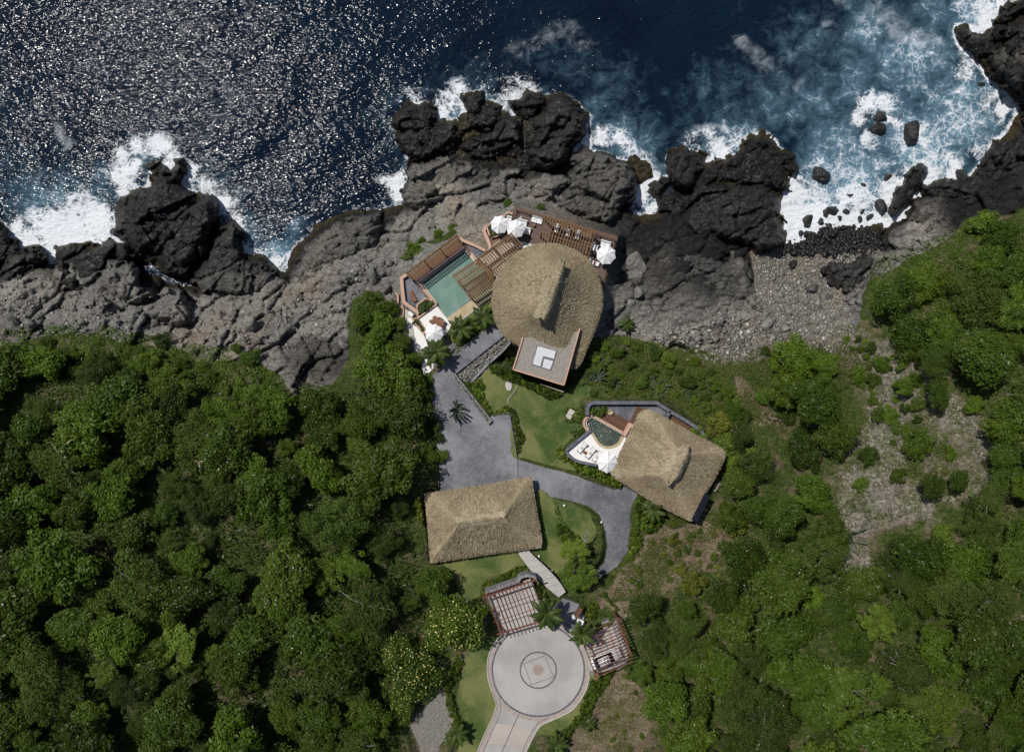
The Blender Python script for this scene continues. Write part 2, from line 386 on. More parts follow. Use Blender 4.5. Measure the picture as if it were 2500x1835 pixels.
# rock and terrain
def rockcol(n, z, dark):
    a = n.noise(.09, 4, .62); b = n.noise(.7, 5, .7); f = n.noise(5, 3, .75); q = n.N('TexNoise'); q.inputs['Scale'].default_value = .5; q.inputs['Detail'].default_value = 3; n.link(n.coord(), q.inputs['Vector'])
    sc = n.N('VectorMath', operation='SCALE'); sc.inputs['Scale'].default_value = 2.6; n.link(q.outputs['Color'], sc.inputs[0]); wc = n.N('VectorMath', operation='ADD'); n.link(n.coord((1, 1.6, 1), .6), wc.inputs[0]); n.link(sc.outputs[0], wc.inputs[1])
    vn = n.voronoi(.5, 'DISTANCE_TO_EDGE', wc.outputs[0]); vn2 = n.voronoi(1.5, 'DISTANCE_TO_EDGE', wc.outputs[0])
    dry = n.ramp(a, [(.3, (.13, .126, .118)), (.5, (.22, .208, .185)), (.72, (.32, .29, .24))])
    dry = n.mix(n.math('MULTIPLY', n.smooth(b, .45, .75), .5), dry, (.3, .28, .24))
    dry = n.mix(n.math('MULTIPLY', n.smooth(f, .5, .8), .45), dry, (.055, .052, .048))
    rust = n.noise(.05, 3, .5); dry = n.mix(n.math('MULTIPLY', n.smooth(rust, .54, .72), .5), dry, (.22, .13, .075))
    wet = n.ramp(b, [(.3, (.009, .0088, .009)), (.55, (.02, .019, .018)), (.8, (.042, .04, .036))])
    weed = n.ramp(b, [(.3, (.02, .015, .006)), (.7, (.06, .045, .018))])
    lvl = n.math('ADD', z, n.math('MULTIPLY', n.math('SUBTRACT', a, .5), 3.0))
    wet = n.mix(n.math('SUBTRACT', 1, n.smooth(lvl, .5, 1.6)), wet, weed)
    k = n.math('MULTIPLY', n.smooth(lvl, 1.4, 3.6), n.math('SUBTRACT', 1, dark), clamp=True)
    col = n.mix(k, wet, dry)
    cr = n.math('MULTIPLY', n.smooth(vn, 0, .05), n.math('ADD', .5, n.math('MULTIPLY', n.smooth(vn2, 0, .08), .5)))
    col = n.mix(n.math('MULTIPLY', n.math('SUBTRACT', 1, cr), .35), col, (.012, .011, .01))
    vf = n.voronoi(1.15, 'F1', wc.outputs[0]); hgt = n.math('ADD', n.math('MULTIPLY', b, .35), n.math('ADD', n.math('MULTIPLY', cr, .3), n.math('MULTIPLY', vf, -.45)))
    rough = n.math('ADD', .42, n.math('MULTIPLY', k, .45))
    return col, hgt, rough
def zpos(n):
    sp = n.N('SeparateXYZ'); n.link(n.N('NewGeometry').outputs['Position'], sp.inputs[0]); return sp.outputs[2]
n = NT('shore_rock'); col, hgt, rg = rockcol(n, zpos(n), n.attr('dark')); n.bump(hgt, .42); M['rock'] = n.out(col, rg, .25)
n = NT('boulder'); o = n.orand(); col, hgt, rg = rockcol(n, zpos(n), n.math('MULTIPLY', o, .0)); n.bump(hgt, .22); M['boulder'] = n.out(col, rg, .35)
n = NT('wet_boulder'); b = n.noise(.9, 6, .7, .4); n.bump(b, .3)
M['wet_boulder'] = n.out(n.ramp(b, [(.3, (.012, .0115, .0115)), (.6, (.03, .028, .026)), (.8, (.06, .056, .05))]), .42, .4)
n = NT('terrain'); rk = n.attr('rock'); gr = n.attr('green'); pale = n.attr('pale')
col, hgt, rg = rockcol(n, zpos(n), n.attr('dark'))
a = n.noise(.35, 4, .65); b = n.noise(2.2, 3, .7); f = n.noise(9, 2, .8)
soil = n.ramp(a, [(.3, (.12, .088, .055)), (.55, (.2, .155, .1)), (.75, (.29, .235, .16))])
soil = n.mix(n.math('MULTIPLY', n.smooth(f, .45, .75), .5), soil, (.09, .07, .045))
pl = n.ramp(b, [(.3, (.11, .095, .07)), (.5, (.2, .178, .14)), (.7, (.36, .33, .275))])
soil = n.mix(pale, soil, pl)
grn = n.ramp(b, [(.3, (.022, .034, .008)), (.55, (.05, .075, .013)), (.8, (.1, .12, .028))])
g = n.smooth(n.math('ADD', gr, n.math('MULTIPLY', n.math('SUBTRACT', a, .5), 1.3)), .35, .65)
soil = n.mix(g, soil, grn)
kk = n.smooth(n.math('ADD', rk, n.math('MULTIPLY', n.math('SUBTRACT', b, .5), .7)), .4, .6)
colr = n.mix(kk, soil, col); n.bump(hgt, .4); M['terrain'] = n.out(colr, .85, .2)
M['pebble'] = NT('pebble'); n = M['pebble']; r = n.attr('rnd')
M['pebble'] = n.out(n.ramp(r, [(0, (.1, .096, .088)), (.35, (.18, .168, .148)), (.7, (.27, .25, .215)), (.95, (.37, .345, .3)), (1, (.58, .56, .52))]), .8, .3)
M['pebble_wet'] = NT('wet_pebble').out((.018, .017, .016), .45, .4)
# sea: deep water, milky aerated water and foam by the swell
n = NT('sea_water'); F = n.attr('foam'); T = n.attr('milk'); S = n.attr('scum')
a = n.noise(.42, 7, .7, .7); b = n.noise(2.2, 3, .7, .4)
wco = n.N('VectorMath', operation='ADD'); nz = n.N('TexNoise'); nz.inputs['Scale'].default_value = .45; nz.inputs['Detail'].default_value = 4; n.link(n.coord(), nz.inputs['Vector'])
sc_ = n.N('VectorMath', operation='SCALE'); sc_.inputs['Scale'].default_value = 3.2; n.link(nz.outputs['Color'], sc_.inputs[0]); n.link(n.coord(), wco.inputs[0]); n.link(sc_.outputs[0], wco.inputs[1])
f1 = n.voronoi(.5, 'DISTANCE_TO_EDGE', wco.outputs[0]); f2 = n.voronoi(1.4, 'DISTANCE_TO_EDGE', wco.outputs[0])
web = n.math('MAXIMUM', n.math('SUBTRACT', 1, n.smooth(f1, 0, .16)), n.math('MULTIPLY', n.math('SUBTRACT', 1, n.smooth(f2, 0, .2)), .8))
pat = n.math('ADD', n.math('MULTIPLY', a, .68), n.math('ADD', n.math('MULTIPLY', b, .24), n.math('MULTIPLY', web, .16)))
th = n.math('SUBTRACT', .92, n.math('MULTIPLY', F, .78))
cov = n.smooth(pat, n.math('SUBTRACT', th, .12), n.math('ADD', th, .15))
cov = n.math('MULTIPLY', cov, n.smooth(F, .02, .2))
big = n.noise(.05, 4, .55, .5)
deep = n.ramp(big, [(.3, (.0025, .0065, .016)), (.7, (.004, .013, .026))])
tl = n.smooth(n.math('ADD', T, n.math('MULTIPLY', n.math('SUBTRACT', a, .5), .9)), .12, 1.0)
wat = n.mix(tl, deep, (.165, .3, .39))
sc1 = n.smooth(n.math('ADD', S, n.math('MULTIPLY', n.math('SUBTRACT', a, .5), 1.6)), .05, 1.15); sc1 = n.math('MULTIPLY', sc1, n.math('MULTIPLY', n.smooth(S, .05, .3), n.math('ADD', .35, n.math('MULTIPLY', b, .7))))
wat = n.mix(sc1, wat, (.46, .5, .54))
col = n.mix(n.math('MULTIPLY', cov, n.math('ADD', .72, n.math('MULTIPLY', b, .4)), clamp=True), wat, (.78, .80, .82))
w1 = n.noise(.74, 2, .55, 0, n.coord((1.0, 2.1, 1), -.35)); w2 = n.noise(2.1, 1, .6, 0, n.coord((1, 1.5, 1), -.1)); w3 = n.noise(.17, 1, .5, 0, n.coord((1, 1.6, 1), -.5))
hh = n.math('ADD', n.math('MULTIPLY', w1, .5), n.math('ADD', n.math('MULTIPLY', w2, .10), n.math('MULTIPLY', w3, .5)))
n.bump(hh, .56); n.b.inputs['IOR'].default_value = 1.333
M['sea'] = n.out(col, n.math('ADD', .12, n.math('MULTIPLY', n.math('MAXIMUM', cov, sc1), .5)), .25)
# ------------------------------------------------------------------ terrain
LAND = [(-500, 640), (0, 660), (60, 655), (130, 650), (170, 620), (280, 615), (310, 650), (420, 700), (520, 680), (600, 655), (670, 660), (702, 668), (722, 600), (780, 545),
        (850, 510), (940, 512), (990, 490), (985, 440), (1040, 400), (1100, 380), (1200, 370), (1300, 390), (1400, 390), (1450, 440), (1540, 450), (1550, 520), (1600, 525), (1640, 490),
        (1660, 450), (1720, 460), (1820, 480), (1890, 480), (1900, 540), (1912, 605), (1955, 592), (2000, 568), (2080, 548), (2160, 552), (2205, 530), (2230, 490), (2290, 455), (2350, 455), (2420, 405),
        (2440, 340), (2480, 280), (2460, 230), (2410, 180), (2370, 120), (2350, 80), (2440, 90), (2465, 40), (2540, -60), (2900, -400), (70000, -3000), (70000, 70000), (-70000, 70000), (-70000, 640)]
CTRL = [(100, 800, 7), (500, 800, 8), (800, 750, 8), (1200, 650, 9), (1200, 470, 6), (1500, 700, 6), (1700, 650, 4.5), (1850, 650, 2.2), (1950, 640, 1.3), (2050, 660, 1.8), (1960, 720, 2.6), (1960, 800, 4.5),
        (2200, 640, 6), (2450, 600, 8), (100, 1000, 12), (500, 1000, 12), (800, 950, 10.5), (1100, 1000, 11), (1300, 1000, 11.3), (1450, 1050, 11.8), (1650, 1000, 9.5), (1900, 900, 7), (2100, 950, 9), (2400, 950, 14),
        (100, 1300, 17), (500, 1300, 16), (900, 1200, 13), (1120, 1250, 12), (1450, 1250, 12), (1700, 1250, 12), (2000, 1250, 13), (2400, 1250, 18), (100, 1800, 22), (500, 1800, 20), (900, 1700, 16), (1150, 1650, 15),
        (1310, 1640, 15), (1450, 1500, 14.5), (1500, 1750, 15), (1900, 1700, 17), (2400, 1800, 22), (1250, 2100, 17), (0, 2100, 25), (2500, 2100, 25), (2480, 150, 7), (2700, 300, 12), (-300, 900, 10), (-300, 1500, 20), (2800, 900, 17), (2800, 1600, 22)]
ca = np.array(CTRL, float)
def _phi(d): return np.sqrt(d*d+80.0**2)
K = _phi(np.hypot(ca[:, None, 0]-ca[None, :, 0], ca[:, None, 1]-ca[None, :, 1]))
A_ = np.block([[K, np.ones((len(ca), 1))], [np.ones((1, len(ca))), np.zeros((1, 1))]])
wt = np.linalg.solve(A_, np.append(ca[:, 2], 0))
def zin(x, y):
    x = np.clip(x, -400, 2900); y = np.clip(y, -300, 2200); s = np.full(x.shape, wt[-1])
    for i in range(len(ca)): s = s+wt[i]*_phi(np.hypot(x-ca[i, 0], y-ca[i, 1]))
    return s
ZV, ZC, ZG, ZK, ZT = 9.0, 11.0, 12.0, 12.3, 15.0       # villa terrace, court, garage, casita, turning circle
LAWN_MAIN = t(14, [(585, 600), (700, 470), (800, 470), (930, 620), (1080, 690), (1200, 760), (1340, 680), (1480, 625), (1640, 690), (1700, 760), (1500, 790), (1460, 1000), (1340, 1130), (1310, 1220), (1400, 1340), (905, 1240), (850, 1040), (840, 860), (690, 870)])
LAWN_EAST = t(3, [(1425, 380), (1600, 440), (1836, 500), (2050, 640), (2080, 900), (1800, 1000), (1780, 1150), (1680, 1300), (1620, 1270), (1340, 1005), (1300, 900)])
LAWN_SOUTH = t(3, [(250, 1050), (1250, 1000), (1310, 1180), (900, 1330), (810, 1400), (790, 1560), (560, 1560), (500, 1300)])
LAWN_CIRCLE = t(4, [(640, 760), (880, 640), (1000, 800), (900, 1240), (760, 1620), (700, 1800), (470, 1800), (590, 1420), (515, 1200), (590, 900)])
LAWN_EDGE = t(4, [(1500, 1000), (1720, 985), (1640, 1180), (1480, 1390), (1330, 1480), (1180, 1500), (1080, 1800), (1000, 1800), (1100, 1480), (1300, 1300)])
COURT = t(14, [(690, 110), (740, 80), (800, 195), (360, 541), (668, 946), (690, 925), (680, 875), (840, 857), (905, 1242), (915, 1510), (255, 1510), (240, 1200), (208, 1000), (185, 780), (145, 575)])
DRIVE = t(14, [(905, 1242)])+t(2, [(0, 672), (120, 700), (230, 735), (400, 800), (530, 842), (605, 815), (720, 870), (672, 960), (655, 1060), (668, 1140), (648, 1240), (640, 1345), (560, 1460), (470, 1530), (330, 1600), (380, 1480), (440, 1420), (462, 1300), (452, 1180), (405, 1045), (310, 975), (150, 925), (0, 900)])+t(14, [(915, 1505)])
PATH = t(3, [(1200, 1000), (1320, 1000), (1440, 1130), (1560, 1240), (1700, 1400), (1760, 1500), (1680, 1560), (1540, 1440), (1400, 1300), (1270, 1130), (1225, 1060)])
GRAVEL = t(4, [(130, 1400), (200, 1310), (330, 1180), (430, 1080), (480, 1250), (510, 1340), (470, 1440), (400, 1560), (350, 1700), (250, 1800), (200, 1560)])
CC = t(4, (1208, 937)); CR = 392/3.411
CIRC = [(CC[0]+(CR+11)*math.cos(a), CC[1]+(CR+11)*math.sin(a)) for a in np.linspace(0, 2*math.pi, 48, endpoint=False)]
STEM = t(4, [(783, 900), (790, 1000), (822, 1110), (856, 1215), (850, 1270), (815, 1360), (740, 1520), (640, 1760), (1050, 1760), (1115, 1600), (1170, 1490), (1225, 1405), (1330, 1350), (1490, 1270), (1600, 1120), (1636, 985), (1400, 900), (1000, 850)])
CAR1 = t(4, [(755, 290), (1140, 165), (1290, 560), (890, 680)])
CAR2 = t(16, [(640, 640), (1150, 440), (1380, 1160), (1300, 1290), (690, 1420), (560, 1010)])
VILLA = t(1, [(110, 700), (590, 380), (870, 300), (1040, 140), (1870, 390), (1760, 900), (1640, 1300), (1450, 1600), (1030, 1460), (600, 1200), (530, 1250), (240, 1310), (130, 940)])
CASITA = t(2, [(290, 150), (340, 130), (870, 130), (1230, 360), (1400, 560), (1300, 900), (1180, 1090), (880, 960), (520, 700), (400, 660), (250, 620), (130, 540), (300, 360)])
GARAGE = t(3, [(180, 390), (1340, 210), (1480, 950), (270, 1150)])
ENTRY = t(4, [(1340, 420), (1420, 340), (1570, 400), (1600, 560), (1500, 640), (1330, 540)])
PADS = [(VILLA, ZV-.25, 26), (LAWN_MAIN, 11.25, 25), (LAWN_EAST, 12.0, 25), (LAWN_SOUTH, 12.2, 30), (LAWN_CIRCLE, 15.0, 30), (LAWN_EDGE, 15.0, 25), (GRAVEL, 15.1, 25), (ENTRY, 14.9, 14),
        (CIRC, ZT, 14), (STEM, ZT, 14), (CAR1, ZT, 8), (CAR2, ZT, 8), (CASITA, ZK-.25, 16), (DRIVE, 11.55, 12), (GARAGE, ZC, 12), (COURT, ZC, 10)]
HILL_L = [(-70000, 900), (-500, 860), (0, 850), (60, 835), (130, 822), (240, 822), (330, 845), (420, 850), (480, 872), (560, 885), (620, 880), (680, 915), (720, 960), (770, 950), (815, 930), (845, 880), (850, 780), (870, 730), (930, 715), (975, 790),
          (1020, 870), (1150, 940), (1300, 900), (1420, 860), (1480, 815), (1560, 830), (1700, 870), (1800, 890), (1850, 850), (1950, 800), (2090, 830), (2120, 690), (2200, 640), (2300, 600), (2350, 540), (2450, 520), (2600, 460), (3000, 300), (70000, 0), (70000, 70000), (-70000, 70000)]
GULLY = [(1960, 790), (2100, 790), (2170, 830), (2250, 900), (2330, 980), (2400, 1060), (2420, 1170), (2330, 1230), (2200, 1260), (2120, 1300), (2150, 1420), (2060, 1380), (1980, 1240), (2060, 1150), (2090, 1050), (2110, 950), (2070, 870)]
BARE = [t(2, [(640, 1400), (860, 1100), (1000, 1150), (1300, 1100), (1480, 1200), (1500, 1480), (1200, 1500), (900, 1650), (560, 1700), (420, 1800)]), t(4, [(1400, 1540), (1640, 1300), (1900, 950), (2050, 1100), (2150, 1250), (2100, 1500), (2000, 1760), (1500, 1760)]),
        t(4, [(560, 1010), (600, 830), (780, 800), (790, 1030), (850, 1120)]), t(8, [(780, 780), (900, 900), (980, 1000), (860, 1000), (790, 900)]), t(4, [(1740, 340), (2050, 260), (1990, 450), (1880, 520)])]
def axis(a, b, st, far):
    m = np.arange(a, b+.1, st); lo = a-np.array(far)[::-1]; hi = b+np.array(far); return np.concatenate([lo, m, hi])
TX = axis(-300, 2800, 4, [60, 200, 600, 2000, 8000, 40000]); TY = axis(-60, 2120, 4, [60, 200, 600, 2000, 8000, 40000])
gx, gy = np.meshgrid(TX, TY)
mx, my = (gx-1250)*SPX, (917.5-gy)*SPX
wxx = gx+26*(fbm(mx*.16, my*.16, 4, 3)-.5)+9*(fbm(mx*.7, my*.7, 3, 5)-.5); wyy = gy+26*(fbm(mx*.16+5, my*.16, 4, 8)-.5)+9*(fbm(mx*.7, my*.7, 3, 6)-.5)
dland = sdf(LAND, wxx, wyy)
zi = zin(gx, gy)
beach = sstep(60, 0, np.hypot((gx-1990)/1.4, gy-590)-60)*(gy > 480)
zc = np.where(dland > 0, (np.clip(dland/150, 0, 1)**.62)*zi, -.5+np.maximum(dland*.06, -7))
zc = zc*(1-beach)+beach*np.where(dland > 0, .25+np.clip(dland/100, 0, 1)*1.1, -.3+np.maximum(dland*.02, -5))
hl = sdf(HILL_L, wxx, wyy); rockm = sstep(14, -14, hl)
pal = sstep(-30, 25, sdf(GULLY, wxx+30*(fbm(mx*.25, my*.25, 3, 71)-.5)*2, wyy+30*(fbm(mx*.25, my*.25, 3, 72)-.5)*2))*(.55+.7*sstep(.35, .6, fbm(mx*.18, my*.18, 3, 73)))
pal = np.clip(pal, 0, 1); bare = np.zeros(gx.shape)
for b_ in BARE: bare = np.maximum(bare, sstep(-14, 14, sdf(b_, wxx, wyy)))
pebm = sstep(-10, 12, sdf(t(8, [(840, 100), (1000, 60), (1480, 20), (1500, 110), (1340, 180), (1350, 430), (1380, 560), (1100, 600), (840, 700), (560, 700), (640, 600), (860, 440)]), wxx, wyy))
rel = relief(mx, my, 7)
land01 = sstep(-8, 30, dland)
zt = zc+rel*rockm*(1-.85*pebm)*(.3+.7*land01)*(1-.4*pal)*np.clip(1-(np.abs(gx-1250)-1700)/400, 0, 1)+.5*(fbm(mx*.2, my*.2, 4, 9)-.5)*(1-rockm)*2+pal*.5*(fbm(mx*.6, my*.6, 4, 12)-.5)*2
padw = np.zeros(gx.shape)
for poly, pz, fe in PADS:
    xs = [p[0] for p in poly]; ys = [p[1] for p in poly]
    i0, i1 = np.searchsorted(TX, [min(xs)-fe-8, max(xs)+fe+8]); j0, j1 = np.searchsorted(TY, [min(ys)-fe-8, max(ys)+fe+8])
    sl_ = (slice(j0, j1), slice(i0, i1)); d = sdf(poly, gx[sl_], gy[sl_]); w = sstep(-fe, 4, d)
    zt[sl_] = zt[sl_]*(1-w)+w*(pz-.06); padw[sl_] = np.maximum(padw[sl_], w)
zt = np.clip(zt, -9, 30)
# the basins of the pools and the pond are cut into the ground
BASINS = [t(13, [(330, 712), (968, 238), (1110, 420), (1400, 620), (1360, 760), (1060, 960), (725, 1190), (560, 990)]), t(15, [(770, 590), (860, 505), (920, 520), (1480, 840), (1400, 990), (1200, 1070), (1000, 960), (800, 690)]),
          t(14, [(370, 545), (800, 205), (850, 245), (480, 605)])]
for poly in BASINS:
    d = sdf(poly, gx, gy); zt = zt-1.6*sstep(-1, 3, d)
darkm = sstep(120, -20, np.hypot((gx-1690)/1.6, gy-560)-120)*.95
darkm = np.maximum(darkm, sstep(60, -10, np.hypot((gx-790)/1.5, gy-880)-40)*.7*(gy > 820)); darkm = np.maximum(darkm, sstep(80, -40, np.hypot(gx-2440, (gy-380)/1.4)-170)*1.0)
darkm = np.maximum(darkm, sstep(50, -50, np.hypot((gx-1180)/1.9, gy-330)-110)*.85)
darkm = np.clip(darkm*(.6+.8*fbm(mx*.12, my*.12, 3, 40)), 0, 1)
green = np.clip(.62-.75*bare-.25*pal, 0, 1)
green = np.maximum(green, .55*sstep(40, -10, np.hypot((gx-1560)/2.2, gy-860)-40))
def tz(x, y):
    i = int(np.clip(np.searchsorted(TX, x)-1, 0, len(TX)-2)); j = int(np.clip(np.searchsorted(TY, y)-1, 0, len(TY)-2))
    u = (x-TX[i])/(TX[i+1]-TX[i]); v = (y-TY[j])/(TY[j+1]-TY[j])
    return float((zt[j, i]*(1-u)+zt[j, i+1]*u)*(1-v)+(zt[j+1, i]*(1-u)+zt[j+1, i+1]*u)*v)
def gridmesh(name, gx, gy, gz, keep, mat, attrs, smooth=False):
    nj, ni = gx.shape; k = SPX*(CAMH-gz)/CAMH
    V = np.stack([(gx-1250)*k, (917.5-gy)*k, gz], -1).reshape(-1, 3)
    a = np.arange(nj*ni).reshape(nj, ni); F = np.stack([a[1:, :-1], a[1:, 1:], a[:-1, 1:], a[:-1, :-1]], -1)[keep].reshape(-1, 4)
    used = np.unique(F); mp = np.full(nj*ni, -1); mp[used] = np.arange(len(used))
    return npmesh(name, V[used], mp[F], mat, smooth, vattr={k_: v_.reshape(-1)[used] for k_, v_ in attrs.items()})
cell = lambda q: np.maximum(np.maximum(q[:-1, :-1], q[1:, :-1]), np.maximum(q[:-1, 1:], q[1:, 1:]))
at = {'rock': np.clip(rockm*(1-.95*pebm), 0, 1), 'green': green*(1-pebm), 'pale': np.maximum(pal, pebm*.8*(1-beach*.5)), 'dark': darkm}
isl = (cell(rockm) > .5); high = cell(zt) > -3.5
tag(put('rocky_shore', gridmesh('rocky_shore', gx, gy, zt, isl & high, M['terrain'], at)), 'jointed grey rock shelf along the sea', 'shore', kind='structure')
tag(put('hillside', gridmesh('hillside', gx, gy, zt, ~isl & high, M['terrain'], at)), 'earth hillside with dry grass and soil', 'hillside', kind='structure')
seabed = put('seabed', npmesh('seabed', [P(-60000, -60000, -9.5), P(60000, -60000, -9.5), P(60000, 60000, -9.5), P(-60000, 60000, -9.5)], [(3, 2, 1, 0)], M['wet_boulder']))
tag(seabed, 'dark seabed under the deep water', 'seabed', kind='structure')

# ------------------------------------------------------------------ traced coastal rocks (each one its own mass)
landmask = (zt > -.05).astype(float)
def rock(name, label, poly, h, bev=26, z0=None, seed=1, amp=1.0, dark=.9, lean=(0, 0), group='rock masses along the shore'):
    xs = [p[0] for p in poly]; ys = [p[1] for p in poly]; m = 20; st = 3.0
    X, Y = np.meshgrid(np.arange(min(xs)-m, max(xs)+m, st), np.arange(min(ys)-m, max(ys)+m, st))
    ax, ay = (X-1250)*SPX, (917.5-Y)*SPX
    wx = X+8*(fbm(ax*.6, ay*.6, 4, seed)-.5)*2; wy = Y+8*(fbm(ax*.6+7, ay*.6, 4, seed+1)-.5)*2
    e1, q1, _, _, _ = voro(ax/2.3+seed, ay/1.8, seed+5); e2, q2, _, _, _ = voro(ax/5.5, ay/4.2+seed, seed+9)
    d = sdf(poly, wx, wy)+7+13*(q1-.5)+13*(q2-.5); cx, cy = np.mean(xs), np.mean(ys); bev = bev*.72
    base = -0.3 if z0 is None else z0
    prof = np.where(d > 0, (1-(1-np.clip(d/bev, 0, 1))**1.8)*(.72+.28*q2), d*.25)
    z = base+h*prof+(relief(ax, ay, seed+50, .8)*amp*sstep(-4, 12, d))+lean[0]*(X-cx)*SPX+lean[1]*(cy-Y)*SPX
    z = np.where(d < -9, base-2.5, z)
    keep = cell(d) > -10
    o = put(name, gridmesh(name, X, Y, z, keep, M['rock'], {'dark': np.full(X.shape, dark)}))
    # register in the height map used by the foam and by anything set down on it
    i0, i1 = np.searchsorted(TX, [min(xs)-m, max(xs)+m]); j0, j1 = np.searchsorted(TY, [min(ys)-m, max(ys)+m])
    dd = sdf(poly, wxx[j0:j1, i0:i1]*0+gx[j0:j1, i0:i1], gy[j0:j1, i0:i1]); landmask[j0:j1, i0:i1] = np.maximum(landmask[j0:j1, i0:i1], dd > 0)
    return tag(o, label, 'rock', group)
